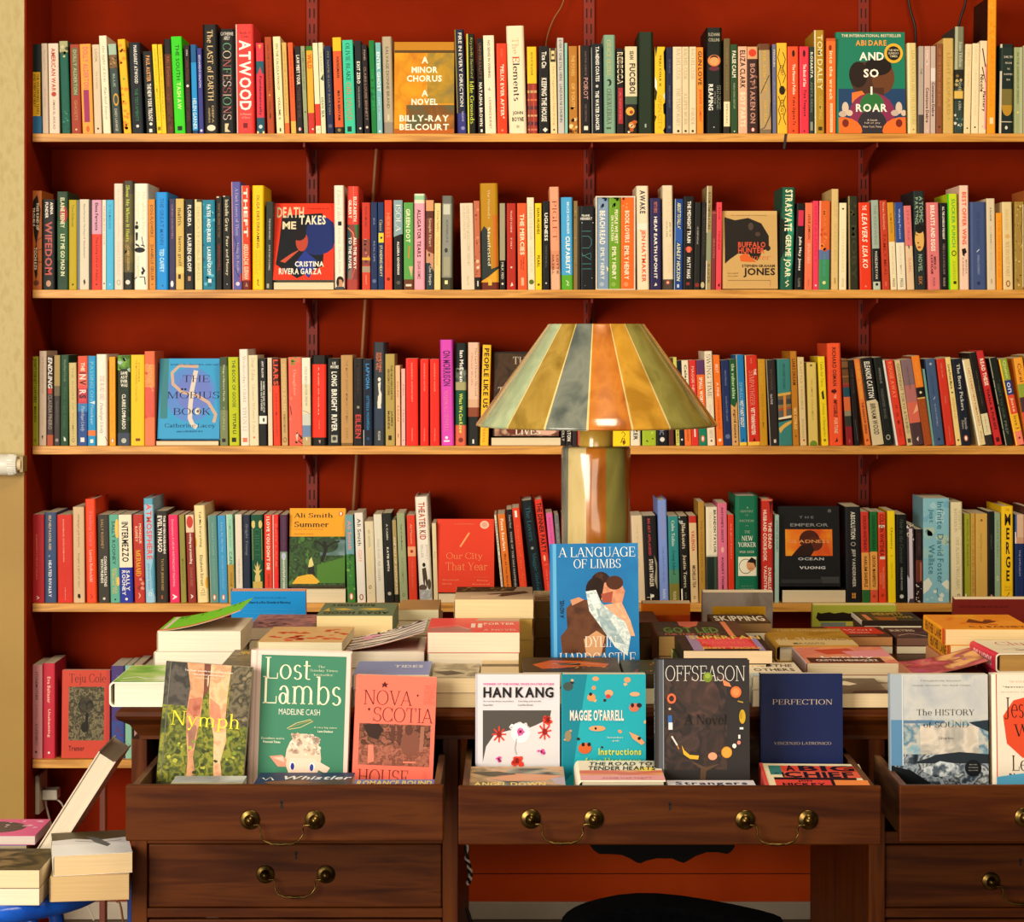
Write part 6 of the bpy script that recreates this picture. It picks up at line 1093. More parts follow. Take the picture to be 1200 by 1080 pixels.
# ribbed white valve at the left edge on the cream wall
mb = MB(); prof = [(.001, 0), (.018, .002), (.0215, .006)]
zz = .008
WP = surf('white_plastic', ['d8d4c8', 'e4e0d4'], nscale=20, rough=.35)
cx, cz = PX(-8, 4.87), PZ(545, 4.87)
root = empty('radiator_valve', (cx, 4.9, cz)); inv = Matrix.Translation((-cx, -4.9, -cz))
for a, b, m, nm in ((PX(-20, 4.87), PX(7, 4.87), WP, 'valve_head'), (PX(7, 4.87), PX(17, 4.87), WP, 'ribbed_collar')):
    mb = MB(); n = 28; L = b - a
    R0 = .0232
    rows = [(0, R0*.96), (.1, R0), (.9, R0), (1, R0*.97)] if nm == 'valve_head' else [(0, R0*.95), (.3, R0*.95), (.6, R0*.93), (1, R0*.82)]
    vs = []
    for t, r in rows:
        for k in range(n*2):
            an = math.pi*k/n; rr = r*(1 + (.05 if k % 2 and nm != 'valve_head' else 0))
            vs.append((a + L*t, 4.895 + rr*math.cos(an)*.9, cz + rr*math.sin(an)))
    K = n*2
    mb.add(vs, [(i*K+k, (i+1)*K+k, (i+1)*K+(k+1) % K, i*K+(k+1) % K) for i in range(len(rows)-1) for k in range(K)], m, nm == 'valve_head')
    mb.add(vs[-K:], [tuple(range(K))], m); mb.add(vs[:K], [tuple(range(K-1, -1, -1))], m)
    o = mb.build(nm, root); o.matrix_parent_inverse = inv
mb = MB(); mb.tube([(PX(17, 4.87), 4.897, cz), (PX(22, 4.87), 4.897, cz)], .013, surf('cream_cap', ['c8b48c', 'd4c098'], rough=.5), 16); mb.box(PX(21, 4.87), PX(24.5, 4.87), 4.89, 4.9299, cz-.016, cz+.018, surf('brass_dull', ['8c6c38', '9c7c44'], rough=.4))
o = mb.build('tail_piece', root); o.matrix_parent_inverse = inv
tag(root, 'white ribbed valve on the cream wall at the left edge', 'valve')
# ---------------------------------------------------------------- the desk
WOOD = surf('mahogany', ['2c1003', '401a05', '522708', '341305'], scale=(1.3, 1.3, 16), nscale=3, rough=.42, dist=.5, bump=.03, coat=.0, spec=.10, p0=.25, p1=.75)
WOODV = surf('mahogany_upright', ['321204', '481e06', '5a2c0a', '3a1605'], scale=(16, 16, 1.3), nscale=3, rough=.42, dist=.5, coat=.0, spec=.10, p0=.25, p1=.75)
SIDEW = surf('polished_side', ['140403', '180604'], scale=(1, 1, 1), nscale=3, rough=.1, coat=.6, spec=.6)
DARKW = surf('dark_wood_interior', ['180a06', '241009'], nscale=6, rough=.7)
WORN = surf('worn_drawer_side', ['3c2010', '5c3820', '74502c'], scale=(4, 1, 8), nscale=6, rough=.6)
BRASS = surf('aged_brass', ['3c2e18', '5c4824', '7a6232'], nscale=60, rough=.34, metal=1.0)
KEYM = surf('keyhole_dark', ['080604', '0c0806'], rough=.8)
YC, YT = 3.70, 3.66
ZT = .7435
DX0, DX1 = PX(135, YT), 1.135
desk = empty('writing_desk', ((DX0+DX1)/2, YC, 0)); DINV = Matrix.Translation((-(DX0+DX1)/2, -YC, 0))
def dpart(mb, name, parent=None, bevel=.0015):
    o = mb.build(name, parent or desk, bevel=bevel)
    o.matrix_parent_inverse = DINV if parent is None else Matrix.Identity(4)
    return o
# moulded top
mb = MB()
prof = [(.0, ZT), (-.004, ZT-.002), (-.010, ZT-.006), (-.012, ZT-.013), (-.009, ZT-.019), (-.001, ZT-.024), (.008, ZT-.030), (.016, ZT-.042), (.022, ZT-.05), (.022, ZT-.056)]
rings = []
YB = 4.66
for off, z in prof:
    rings.append([(DX0+.012+off, YT+.012+off, z), (DX1-.012-off, YT+.012+off, z), (DX1-.012-off, YB-.012-off, z), (DX0+.012+off, YB-.012-off, z)])
vs = [p for r in rings for p in r]
mb.add(vs, [(4*i+k, 4*(i+1)+k, 4*(i+1)+(k+1) % 4, 4*i+(k+1) % 4) for i in range(len(prof)-1) for k in range(4)] + [(0, 1, 2, 3), tuple(range(4*len(prof)-1, 4*len(prof)-5, -1))], WOOD)
dpart(mb, 'desk_top', bevel=0)
ZU = ZT - .0565
LX0, LX1, RX0, RX1 = PX(154, YC), PX(537, YC), PX(1018, YC), 1.11
for a, b in ((LX0, LX1), (RX0, RX1)):
    mb = MB(); pw = .026
    mb.box(a, a+pw, YC, 4.42, .02, ZU, WOODV); dpart(mb, 'side_panel')
    mb = MB(); mb.box(b-pw, b, YC, 4.62, .0005, ZU, WOODV); dpart(mb, 'side_panel')
    mb = MB(); mb.box(a+pw, b-pw, 4.60, 4.62, .02, ZU, DARKW); dpart(mb, 'back_panel', bevel=0)
    z1 = PZ(985, YC)
    mb = MB()
    for za, zb in ((PZ(988.5, YC), PZ(974, YC)), (PZ(1075, YC), PZ(1064, YC)), (.3, .31), (.02, .1)): mb.box(a+pw, b-pw, YC, YC+.03, za, zb, WOOD)
    dpart(mb, 'drawer_rail')
mb = MB(); mb.box(LX1, RX0, 4.60, 4.62, .575, ZU, DARKW); dpart(mb, 'kneehole_back', bevel=0)
def handle(parent, xa, xb, z, Y):
    mb = MB(); zr = z
    for x in (xa, xb):
        mb.lathe([(.0001, .0), (.0145, .0), (.0150, .0015), (.0140, .003), (.0115, .003), (.0105, .0045), (.0085, .0040), (.0072, .008), (.0045, .0125), (.0001, .014)], BRASS, 24, (x, Y-.0002, zr), 'y')
    pts = []
    w = xb - xa; xs = xa + .013; xe = xb - .013
    base = [(xs-.006, -.006), (xs+.002, -.0055), (xs+.0045, -.012), (xs+.004, -.020), (xs+.010, -.029), (xs+.022, -.034)]
    mid = (xa+xb)/2
    L = base + [(mid-.008, -.0335), (mid, -.0345), (mid+.008, -.0335)] + [(xa+xb-x, z2) for x, z2 in base[::-1]]
    pts = [(x, Y - .013 - (.004 if abs(x-mid) < w*.3 else 0), zr + z2) for x, z2 in L]
    rad = [.0014, .0014, .0013, .0013, .0014, .0017, .0021, .0023, .0021, .0017, .0014, .0013, .0013, .0014, .0014]
    mb.tube(pts, rad, BRASS, 8)
    o = mb.build('handle', parent); o['label'] = 'swan-neck brass handle'; return o
def keyhole(parent, x, z, Y):
    mb = MB(); n = 12; y = Y - .0004
    mb.add([(x + .0026*math.cos(6.2832*k/n), y, z + .0026*math.sin(6.2832*k/n)) for k in range(n)], [tuple(range(n))], KEYM)
    mb.add([(x-.0014, y, z-.001), (x-.002, y, z-.010), (x+.002, y, z-.010), (x+.0014, y, z-.001)], [(0, 1, 2, 3)], KEYM)
    mb.build('keyhole', parent)
ZF = PZ(985.5, 3.42)
def drawer(x0, x1, Yf, ztop, zbot, hs, keys, deep=.52, open_top=True, inset=.006):
    root = empty('drawer', (0, 0, 0)); root.parent = desk; root.matrix_parent_inverse = DINV
    mb = MB(); mb.box(x0, x1, Yf, Yf+.014, zbot, ztop, WOOD)
    o = mb.build('drawer_front', root, bevel=.0025)
    if open_top:
        mb = MB(); t = .010
        mb.box(x0+inset, x0+inset+t, Yf+.0142, Yf+deep, zbot+.004, ztop-.004, WORN)
        mb.box(x1-inset-t, x1-inset, Yf+.0142, Yf+deep, zbot+.004, ztop-.004, WORN)
        mb.box(x0+inset+t+.0002, x1-inset-t-.0002, Yf+.0142, Yf+deep-.012, .600, .6075, WORN)
        mb.box(x0+inset+t+.0002, x1-inset-t-.0002, Yf+deep-.0118, Yf+deep, zbot+.003, ztop-.004, WORN)
        mb.build('drawer_box', root)
    for xa, xb, z in hs: handle(root, xa, xb, z, Yf)
    for x, z in keys: keyhole(root, x, z, Yf)
    return root
Y1 = 3.42; YM = 3.40; Y2 = YC + .004
# px -> x, z at a plane
def hx(px, Y): return PX(px, Y)
drawer(PX(147, Y1), PX(520, Y1), Y1, PZ(920, Y1), ZF, [(hx(293, Y1), hx(369, Y1), PZ(960, Y1))], [(hx(330, Y1), PZ(939, Y1))])
drawer(PX(537, YM), PX(1033, YM), YM, PZ(921.5, YM), PZ(990, YM), [(hx(622, YM), hx(696, YM), PZ(959, YM)), (hx(873, YM), hx(947, YM), PZ(960, YM))], [(hx(785, YM), PZ(941, YM))])
drawer(PX(1054, Y1), 1.08, Y1, PZ(920.5, Y1), PZ(987, Y1), [(hx(1200, Y1), hx(1276, Y1), PZ(957, Y1))], [(hx(1238, Y1), PZ(939, Y1))])
drawer(LX0+.0275, LX1-.0275, Y2, PZ(989, Y2), PZ(1063, Y2), [(hx(311, Y2), hx(382, Y2), PZ(1024, Y2))], [(hx(347, Y2), PZ(999, Y2))], open_top=False)
drawer(RX0+.0275, RX1-.0275, Y2, PZ(990, Y2), PZ(1063, Y2), [(hx(1161, Y2), hx(1232, Y2), PZ(1032, Y2))], [(hx(1196, Y2), PZ(1007, Y2))], open_top=False)
drawer(LX0+.0275, LX1-.0275, Y2, PZ(1077, Y2), .33, [], [], open_top=False)
drawer(RX0+.0275, RX1-.0275, Y2, PZ(1077, Y2), .33, [], [], open_top=False)
# scalloped dark apron under the middle drawer
ap = [(692, 984), (692, 991), (696, 996), (702, 1000), (712, 1000), (728, 1001), (738, 1005), (746, 1010), (751, 1011), (757, 1008), (770, 1005), (788, 1005.5), (796, 1009), (801, 1010.5), (806, 1008), (816, 1002), (828, 998), (842, 998), (852, 1000), (858, 996), (861, 991), (861, 984)]
mb = MB(); mb.box(RX0-.0003, RX0+.0265, YC-.004, YC-.0002, .0005, ZU, WOODV); dpart(mb, 'front_stile')
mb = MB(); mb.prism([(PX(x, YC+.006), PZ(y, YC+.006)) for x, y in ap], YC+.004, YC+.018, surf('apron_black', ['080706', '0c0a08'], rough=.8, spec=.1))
dpart(mb, 'apron', bevel=0)
mb = MB(); mb.box(LX1+.0002, RX0-.0002, YC, YC+.02, PZ(984.5, YC), PZ(978, YC), WOOD); dpart(mb, 'frame_rail')
tag(desk, 'antique mahogany pedestal desk with pulled-out drawers full of books', 'desk')
# ---------------------------------------------------------------- lamp
def glaze(name, cols, rough=.18):
    return surf(name, cols, scale=(1, 1, .35), nscale=16, rough=rough, coat=.5, bump=.05, dist=.45, detail=8, spec=.5)
GL = [glaze('glaze_mint', ['b0bc94', '9cac88', 'bcc8a0']), glaze('glaze_olive', ['94742c', 'a8883c', '7c601c']), glaze('glaze_slate', ['606860', '787c70', '4c5450']),
      glaze('glaze_rust', ['b06418', 'c07424', '985010']), glaze('glaze_amber', ['b88420', 'c89430', 'a4741c']), glaze('glaze_moss', ['847c38', '948c44', '746c2c']), glaze('glaze_sand', ['d0b878', 'dcc488', 'c0a868'])]
YL = 4.1; LX = PX(698.5, YL)
lamp = empty('table_lamp', (LX, YL, ZT)); LINV = Matrix.Translation((-LX, -YL, -ZT))
def lpart(mb, name):
    o = mb.build(name, lamp); o.matrix_parent_inverse = LINV; return o
k = YL/F
# shade stripes: boundaries in degrees, measured from the camera-facing direction, left negative
SB = [(-180, 0), (-150, 6), (-130, 1), (-105, 6), (-74, 0), (-47, 1), (-26, 2), (-6, 3), (14.5, 4), (34, 5), (71, 4), (110, 1), (140, 3)]
def shade_mat(a):
    d = (math.degrees(a) + 90 + 180) % 360 - 180
    m = SB[0][1]
    for s, i in SB:
        if d >= s: m = i
    if any(abs(d-s) < .4 for s, i in SB): m = 6      # pale seams between the stripes
    return GL[m]
zb, zt = PZ(499, YL), PZ(379.5, YL); rb, rt = 141*k, 57*k
mb = MB()
prof = [(rb-.004, zb+.004), (rb-.003, zb), (rb+.0005, zb+.001), (rb, zb+.005)] + [(rb + (rt-rb)*t, zb+.005 + (zt-zb-.007)*t) for t in (.1, .25, .4, .55, .7, .85, 1)] + [(rt-.001, zt), (rt-.004, zt-.001), (rt-.004, zt-.006)] + [(rb-.005 + (rt-rb)*t, zb+.005+(zt-zb-.012)*t) for t in (.85, .5, .15)] + [(rb-.004, zb+.004)]
mb.lathe(prof, GL[0], 720, (LX, YL, 0), matf=shade_mat, wob=lambda a, z: 1 + .006*math.sin(3*a+1) + .003*math.sin(7*a))
lpart(mb, 'lamp_shade')
CB = [(-180, 3), (-140, 5), (-110, 2), (-56, 6), (-19, 3), (16, 5), (58, 3), (90, 4), (135, 6)]
def base_mat(a):
    d = (math.degrees(a) + 90 + 180) % 360 - 180
    m = CB[0][1]
    for s, i in CB:
        if d >= s: m = i
    return GL[m]
rc = 40.3*k; ztop = PZ(523, YL)
prof = [(.0, ZT+.0005), (rc*.98, ZT+.0005), (rc, ZT+.004)] + [(rc, ZT + (ztop-ZT)*t) for t in (.05, .15, .25, .35, .45, .55, .65, .75, .85, .95)] + [(rc*.995, ztop-.003), (rc*.96, ztop), (.03, ztop+.001), (.0, ztop+.001)]
mb = MB(); mb.lathe(prof, GL[3], 96, (LX, YL, 0), matf=base_mat, wob=lambda a, z: 1 + .012*math.sin(5*a + 16*z) + .009*math.sin(9*a - 31*z) + .006*math.sin(40*z + 2*a))
lpart(mb, 'lamp_body')
mb = MB(); rn = 20*k
mb.lathe([(rn, ztop+.0012), (rn, PZ(500, YL)+.02), (rn*.9, PZ(500, YL)+.024), (.0, PZ(500, YL)+.024)], glaze('glaze_neck', ['c89c38', 'd8ac48']), 40, (LX, YL, 0))
lpart(mb, 'neck')
mb = MB(); mb.tube([(LX, YL, PZ(500, YL)+.0245), (LX, YL, zt-.03)], .006, BRASS, 12)
for a in range(3):
    c, s = math.cos(a*2.094+.3), math.sin(a*2.094+.3)
    mb.tube([(LX, YL, zt-.032), (LX + (rt-.0055+.03*(rb-rt)/(zt-zb)*.9)*c, YL + (rt-.0055+.03*(rb-rt)/(zt-zb)*.9)*s, zt-.032)], .0022, BRASS, 8)
lpart(mb, 'shade_fitting')
tag(lamp, 'large glazed ceramic table lamp with striped conical shade on the desk', 'lamp')
# ---------------------------------------------------------------- books standing in the drawers and on the desk
PG = 'd8ccb2'
def ftag(o, label): return tag(o, label, 'book', 'books propped and piled on the desk')
ZD = .608         # drawer floor
def stand(x0, x1, yt, Y, lean, thick, col, front, label, zb=ZD, roll=0, spine='', hard=False, yaw=0, pages=PG, vs=1.0):
    front = vscale(front, vs) if vs != 1 else front
    o = faceout(x0, x1, yt, 0, Y, lean, thick, col, front, zb=zb, roll=roll, spine=spine, hard=hard, yaw=yaw, pages=pages); ftag(o, label); return o
GRASS = 'n:2c3216,4c5820,8c8c2c,3c461a,74782c,34401c:38'
stand(180, 282, 778, 3.555, 6, .017, '4c4c30', 'r|0|0|1|1|'+GRASS+';r|0|0|.32|.36|n:3c3834,585048,2c2c28,4c443c:40;r|.76|0|1|.5|n:4c4430,746850,343024,8c7c60:50;p|n:5c3028,7c4838:50|.44,0 .56,0 .55,.18 .44,.3;p|n:b07858,d09870,c08860,a86c54:34|.24,0 .44,0 .46,.22 .45,.42 .42,.62 .4,.78 .44,.92 .34,.96 .34,.8 .3,.6 .28,.42 .3,.2;p|n:a86048,b87058,98503c:50|.3,.3 .44,.28 .44,.42 .38,.46 .29,.4;p|n:8c6050,a07460:50|.31,.5 .41,.52 .4,.7 .34,.74;p|n:d8a478,e8b88c,c48c68,dca880:34|.52,0 .76,0 .74,.24 .74,.45 .77,.62 .72,.8 .75,.92 .78,.97 .66,.95 .64,.8 .62,.6 .55,.42 .52,.2;p|n:c87c60,d08c6c:60|.54,.28 .66,.34 .7,.48 .6,.5 .55,.42;e|.5|.14|.01|.05|c8b48c;x|.05|.6|.95|.98|30|.03|7c8c2c,a8a83c,343c18;r|.045|0|.055|1|6c6c58;h|.1|.4|.92|.56|f4e030|Nymph|s;h|.22|.055|.78|.07|f0e0d0|Touchingly, beautiful and beautifully written|b;h|.32|.085|.68|.1|f0e0d0|The perfect summer read|b;h|.36|.115|.6|.125|e0d0b0|FINANCIAL TIMES|r', 'paperback showing bare legs in grass, leftmost book standing in the drawers', roll=4.2, vs=.86, spine='t|.1|.5|c8c8b0|NYMPH|.4')
LGREEN = '3c7c60'
stand(288, 406, 763, 3.6, 3.5, .03, 'e4c8bc', 'r|.02|0|.035|1|d0b0a4;r|.075|.03|.955|.995|'+LGREEN+';h|.11|.045|.6|.195|ece4c4|Lost|s;h|.09|.17|.92|.365|ece4c4|Lambs|s;h|.66|.095|.74|.11|e4e0c0|The|s;h|.58|.12|.87|.14|e4e0c0|Sunday Times|s;h|.62|.15|.82|.165|e4e0c0|bestseller|s;h|.27|.395|.7|.435|e4e0d0|MADELINE CASH|l;w|d8c888|.006|.36,.53 .46,.49 .6,.465 .63,.475 .5,.52 .38,.535;w|a88c48|.006|.4,.52 .5,.495 .62,.47;e|.54|.73|.185|.17|e0c4ac;x|.39|.57|.69|.7|60|.028|d8b8a0,f0dccc,c4a48c,ecd4c0;p|d09078|.19,.72 .32,.71 .37,.74 .36,.79 .28,.79;p|e8bca8|.23,.73 .33,.72 .35,.76;p|e8ccb8|.68,.74 .82,.79 .78,.83 .68,.8;p|e8ccb8|.4,.73 .68,.73 .7,.9 .6,1 .48,1 .38,.9;e|.43|.78|.028|.028|f0ece8;e|.432|.785|.02|.024|2c2c8c;e|.635|.785|.028|.028|f0ece8;e|.63|.79|.02|.024|2c3c98;h|.1|.59|.34|.605|d0d4b8|Excellent satire|r;h|.12|.615|.3|.63|e0e4c8|Financial Times|b;h|.64|.51|.88|.525|d0d4b8|A very big talent|r;h|.68|.535|.84|.55|e0e4c8|Lena Dunham|b', 'green hardback with cream title and woolly lamb in the left drawer', roll=1.6, hard=True, pages='f0e4d0')
CORAL = 'f4705c'
stand(411, 506, 792, 3.6, 5, .02, CORAL, 'r|.06|.36|.95|.67|n:5c3420,84503c,3c2418,a0604c,54301e:80;r|.06|.52|.95|.67|n:8c5040,a86450,6c3c2c,98584a:130;p|34201a|.1,.37 .3,.36 .36,.4 .3,.48 .18,.46;p|e07c64|.18,.52 .24,.52 .26,.64 .18,.66;e|.7|.5|.12|.1|7c4838;e|.68|.4|.05|.04|5c3428;w|e07c64|.02|.62,.64 .78,.64;w|5c3428|.05|.48,.37 .48,.48;w|5c3428|.05|.57,.37 .56,.5;w|9c6450|.05|.85,.37 .84,.55;h|.09|.11|.7|.22|4c1818|NOVA|T;h|.22|.235|.97|.345|4c1818|SCOTIA|T;h|.06|.7|.7|.81|4c1818|HOUSE|T;p|4c1818|.35,.045 .37,.06 .4,.06 .375,.07 .385,.09 .35,.08 .32,.09 .33,.07 .31,.06 .34,.06;e|.77|.14|.01|.008|4c1818;e|.17|.255|.012|.01|4c1818;t|.05|.21|c85048|CHARLIE|.06|.95|T;t|.06|.205|c85048|PORTER|.06|.88|T;t|.7|.8|c85048|A NOVEL|.05|.9|T', 'coral paperback with brown photograph panel, right side of the left drawer', roll=2.2, vs=1.1)
stand(557, 656, 790, 3.615, 2, .02, 'd4d0d8', 'r|.08|.27|.98|1|d0ccd0;p|4c4844|.08,.27 .9,.27 .88,.33 .72,.38 .56,.42 .4,.42 .22,.45 .12,.54 .08,.66;r|.0|.0|.015|1|b8b4c0;x|.42|.37|.62|.47|22|.035|ece8ec;e|.53|.44|.11|.075|e8e4e8;e|.53|.43|.04|.03|d84c98;x|.48|.4|.57|.46|8|.02|d8489c,e87cb8;e|.53|.43|.015|.012|5c1c28;w|dc3824|.018|.19,.45 .36,.45;w|dc3824|.018|.275,.39 .275,.51;w|dc3824|.018|.215,.41 .335,.495;w|dc3824|.018|.335,.41 .215,.495;e|.275|.45|.03|.025|8c1c18;w|dc3824|.018|.74,.44 .9,.42;w|dc3824|.018|.81,.37 .82,.49;w|dc3824|.018|.76,.385 .88,.475;w|dc3824|.018|.88,.38 .76,.48;e|.82|.43|.03|.025|8c1c18;x|.82|.32|.9|.36|8|.035|e0402c,d83828;e|.86|.34|.02|.018|6c1414;x|.43|.61|.55|.67|8|.045|e4402c,dc3c28;e|.49|.645|.02|.02|7c1818;x|.25|.62|.29|.65|6|.02|d8489c;e|.27|.635|.012|.01|5c1430;x|.74|.565|.82|.59|6|.02|d8489c;e|.78|.578|.012|.01|5c1430;w|b8b4b8|.01|.48,.48 .46,.56 .48,.6;h|.08|.065|.93|.08|d858a0|WINNER OF THE NOBEL PRIZE IN LITERATURE|b;h|.08|.095|.93|.175|141214|HAN KANG|b;h|.08|.195|.45|.21|58545c|An extraordinary experience|r;h|.08|.222|.2|.236|58545c|Guardian|r;h|.5|.195|.78|.21|58545c|Startling and terrific|r;h|.5|.222|.68|.236|58545c|London Book|r', 'white paperback with red and pink flowers on bare shoulders, middle drawer', vs=1.09, zb=ZD, spine='t|.1|.5|58545c|HAN KANG|.4')
stand(658, 757, 790, 3.612, 2, .026, '1ca0b0', 'p|107c90|0,0 .3,0 .12,.9 0,1;x|.0|.05|1|.75|15|.026|d8905c,e0a874,2c1c18;e|.4|.04|.04|.02|d89868;e|.78|.05|.04|.025|d89868;e|.07|.11|.06|.04|3c4c48;e|.35|.21|.05|.035|d89058;e|.34|.18|.02|.015|1c1410;e|.56|.17|.05|.03|e0a070;e|.55|.2|.03|.02|c03c40;e|.87|.18|.06|.02|d8a078;e|.86|.3|.06|.04|c86c50;e|.84|.28|.02|.02|241820;e|.92|.28|.03|.02|281c24;e|.42|.49|.1|.025|d89868;e|.4|.49|.015|.012|241814;e|.07|.56|.04|.05|8c7c60;e|.27|.67|.08|.05|c85c2c;e|.25|.635|.02|.018|1c1410;e|.32|.635|.02|.018|1c1410;p|d89868|.8,.52 .92,.56 .99,.62 .95,.64 .84,.58;e|.92|.58|.02|.015|1c1410;h|.09|.32|.74|.42|f0dcd0|MAGGIE O\'FARRELL|b;h|.54|.565|.73|.58|e8d8c0|Extraordinary|r;h|.6|.595|.68|.61|e8d8c0|great|r;h|.43|.67|.95|.73|c8cc50|Instructions|b;h|.27|.755|.95|.81|a8c450|for a Heatwave|b', 'turquoise paperback with tiny swimmers, second from left in the middle drawer', vs=.9, spine='t|.1|.5|d0e8e8|O FARRELL|.4')  # darker wedge at left paints the shadow cast by the white paperback
stand(768, 879, 773, 3.52, 3, .028, '302c2c', 'r|.06|.12|.75|.85|n:3c302c,4c3a36,2c2828,44342f,302a29:24;e|.48|.3|.2|.16|n:64483f,4c3834,3c302e,583f3a:26;p|5c4434|.34,.78 .46,.84 .44,1 .5,1 .52,.86 .68,.8 .52,.83 .48,.82;r|.0|.0|.045|1|545860;r|.045|0|.055|1|8c949c;h|.07|.045|.96|.165|e8e4d8|OFFSEASON|T;e|.54|.135|.05|.04|74882c;e|.54|.12|.015|.012|4c3c1c;e|.54|.125|.03|.02|94a844;p|d88458|.7,.15 .78,.18 .8,.21 .72,.2;e|.85|.25|.06|.045|e87038;e|.85|.25|.04|.03|f08c50;w|a88c3c|.015|.87,.32 .93,.33;e|.92|.44|.035|.055|c8a028;e|.905|.43|.015|.03|b08c20;w|ece8e0|.022|.89,.53 .93,.53;w|ece8e0|.022|.885,.58 .885,.61;e|.88|.64|.02|.016|e08878;e|.83|.665|.022|.018|f4ece0;e|.745|.715|.06|.045|e0a040;g|.745|.715|.06|.045|.14|c88428;e|.59|.745|.05|.03|e09c78;p|dcac30|.25,.66 .28,.7 .34,.735 .44,.74 .43,.77 .34,.765 .27,.73;g|.14|.3|.05|.04|.45|d86840;o|.12|.38|.014|c8b498;r|.1|.43|.145|.485|3464a8;r|.105|.485|.15|.54|d8dce0;w|d8d4c8|.018|.14,.59 .2,.66;w|c08050|.012|.2,.66 .22,.69;h|.28|.42|.75|.5|1c1814|A Novel|s', 'dark hardback with fruit and pills in a ring, middle drawer', vs=.87, hard=True, spine='t|.1|.5|c8c8c8|OFFSEASON|.4')
stand(891, 988, 789, 3.62, 2, .016, '15214e', 'h|.14|.27|.88|.325|c8b49c|PERFECTION|s;h|.16|.715|.86|.745|b8a890|VINCENZO LATRONICO|s;r|0|0|.02|1|141c48', 'plain navy paperback with small pale serif title, right of the middle drawer', vs=.78)
stand(1044, 1159, 790, 3.555, 3, .022, '98a8b4', 'r|0|0|1|.42|n:b0b4ba,c8c8c4,a4acb6:14;r|0|.4|1|.72|n:6890a8,8cacb8,c4c0b4,4c7c98,a8b4b4:30;r|.3|.45|.9|.75|n:c8bcac,dcd0c0,a8a49c,c0b4a4:22;r|0|.7|1|1|n:1c242c,3c4854,98a4b0,14181c,c0c8cc,20282e:42;r|0|.405|.55|.43|5c7c9c;p|283440|.8,.42 1,.4 1,.5 .86,.45;p|242c34|.2,.78 .5,.7 .7,.68 1,.7 1,.78 .5,.78;p|n:9ca8b0,d0d8dc,5c6874,28323a:60|.3,.84 .5,.76 .8,.8 .7,.88 .45,.9;p|12161a|0,.8 .2,.84 .4,.95 .4,1 0,1;r|0|0|.12|.42|a4b0bc;r|0|.4|.12|.8|5888b0;r|.115|0|.125|.8|d8dcdc;h|.3|.05|.72|.065|5c5c58|Thoughtfully beyond|s;h|.22|.09|.82|.105|5c5c58|simple resonant The Book Globe|s;h|.26|.305|.86|.36|28282c|The HISTORY|s;h|.33|.415|.8|.465|28282c|of SOUND|s;h|.48|.545|.64|.57|34343a|Stories|i;o|.84|.82|.085|14181c;h|.8|.785|.88|.795|98948c|MOVIE|r;h|.79|.81|.89|.82|98948c|STARRING|r;h|.79|.835|.89|.845|98948c|NOW SHOWING|r', 'pale seascape paperback with breaking waves in the right drawer', vs=.88)
stand(1164, 1270, 790, 3.555, 3, .03, 'ece0cc', 'r|0|0|.012|1|e0482c;h|.15|.055|.8|.068|c06c50|THE ACCLAIMED AUTHOR OF BEAUTIFUL|s;h|.08|.1|.45|.115|3c3430|"Spectacular"|b;h|.05|.145|.6|.155|8c6c58|ANTHONY DOERR, author|s;p|e04c2c|.08,.35 .2,.22 .4,.18 .8,.2 .95,.4 .9,.6 .6,.72 .3,.7 .12,.58;h|.1|.19|.8|.38|2c1c18|Jess Who|s;h|.2|.42|.7|.55|2c1c18|Wept|s;h|.17|.68|.6|.81|2c1c18|Lewis|s;h|.14|.83|.4|.86|2c4c6c|Novel|b;p|58a8d0|0,.86 .3,.83 .6,.86 1,.85 1,.93 0,.93', 'cream hardback with red shape and black lettering, cut by the right edge', vs=.92, hard=True)
# books lying in front of the standing ones
def lying(x0, x1, ytop, ybot, Yf, thick, col, front, label, yaw=0, spine='', **kw):
    """flat, cover up, lower edge towards the viewer; ybot is its near top edge, ytop its far top edge"""
    z = PZ(ybot, Yf); thick = z - ZD - .0003; Yb = (CAMZ - z)*F/(ytop - 395.0); h = Yb - Yf
    d = (x1 - x0)*Yf/F
    o = book(thick, d, h, col, spine=spine, front=front, **kw)
    R = Matrix(((0, 1, 0, 0), (0, 0, 1, 0), (1, 0, 0, 0), (0, 0, 0, 1)))
    o.matrix_world = Matrix.Translation((PX(x0, Yf), Yf, z - thick)) @ Matrix.Rotation(math.radians(yaw), 4, 'Z') @ R
    if label: ftag(o, label)
    return o
lying(548, 663, 898, 922, 3.425, .022, '8c7c5c', 'r|0|0|1|1|n:5c5434,a8885c,d0a47c,8c9080,3c3824:12;p|d89870|.2,.6 .5,.35 1,.45 .8,.7 .4,.72;p|b8a8b8|.85,.6 1,.5 1,.9 .9,.85;h|.05|.78|.8|.95|f0d070|ANGEL DOWN|b;p|4c4424|0,.3 .3,.25 .5,.4 .2,.5', 'painted paperback with yellow lettering lying at the left of the middle drawer')
lying(676, 780, 891, 914, 3.43, .018, 'f0e4cc', 'r|0|.5|1|.78|n:e09058,e8ac74,d87c54:10;r|0|.75|1|1|e8a0a4;p|d8705c|0,.55 .3,.5 .6,.62 1,.52 1,.6 .6,.72 0,.66;e|.8|.45|.12|.1|f0d860;h|.12|.08|.9|.26|241c18|THE ROAD TO|o;h|.1|.3|.92|.5|241c18|TENDER HEARTS|o;h|.25|.86|.85|.95|c87880|ANNIE HARTNETT|r', 'cream and pink hardback with slanted black title lying in the middle drawer', hard=True)
lying(783, 887, 914, 922, 3.425, .022, 'd8d4dc', 'h|.08|.2|.92|.8|3c3c50|Strangers|b', 'white paperback lying flat below the dark fruit-ring book')
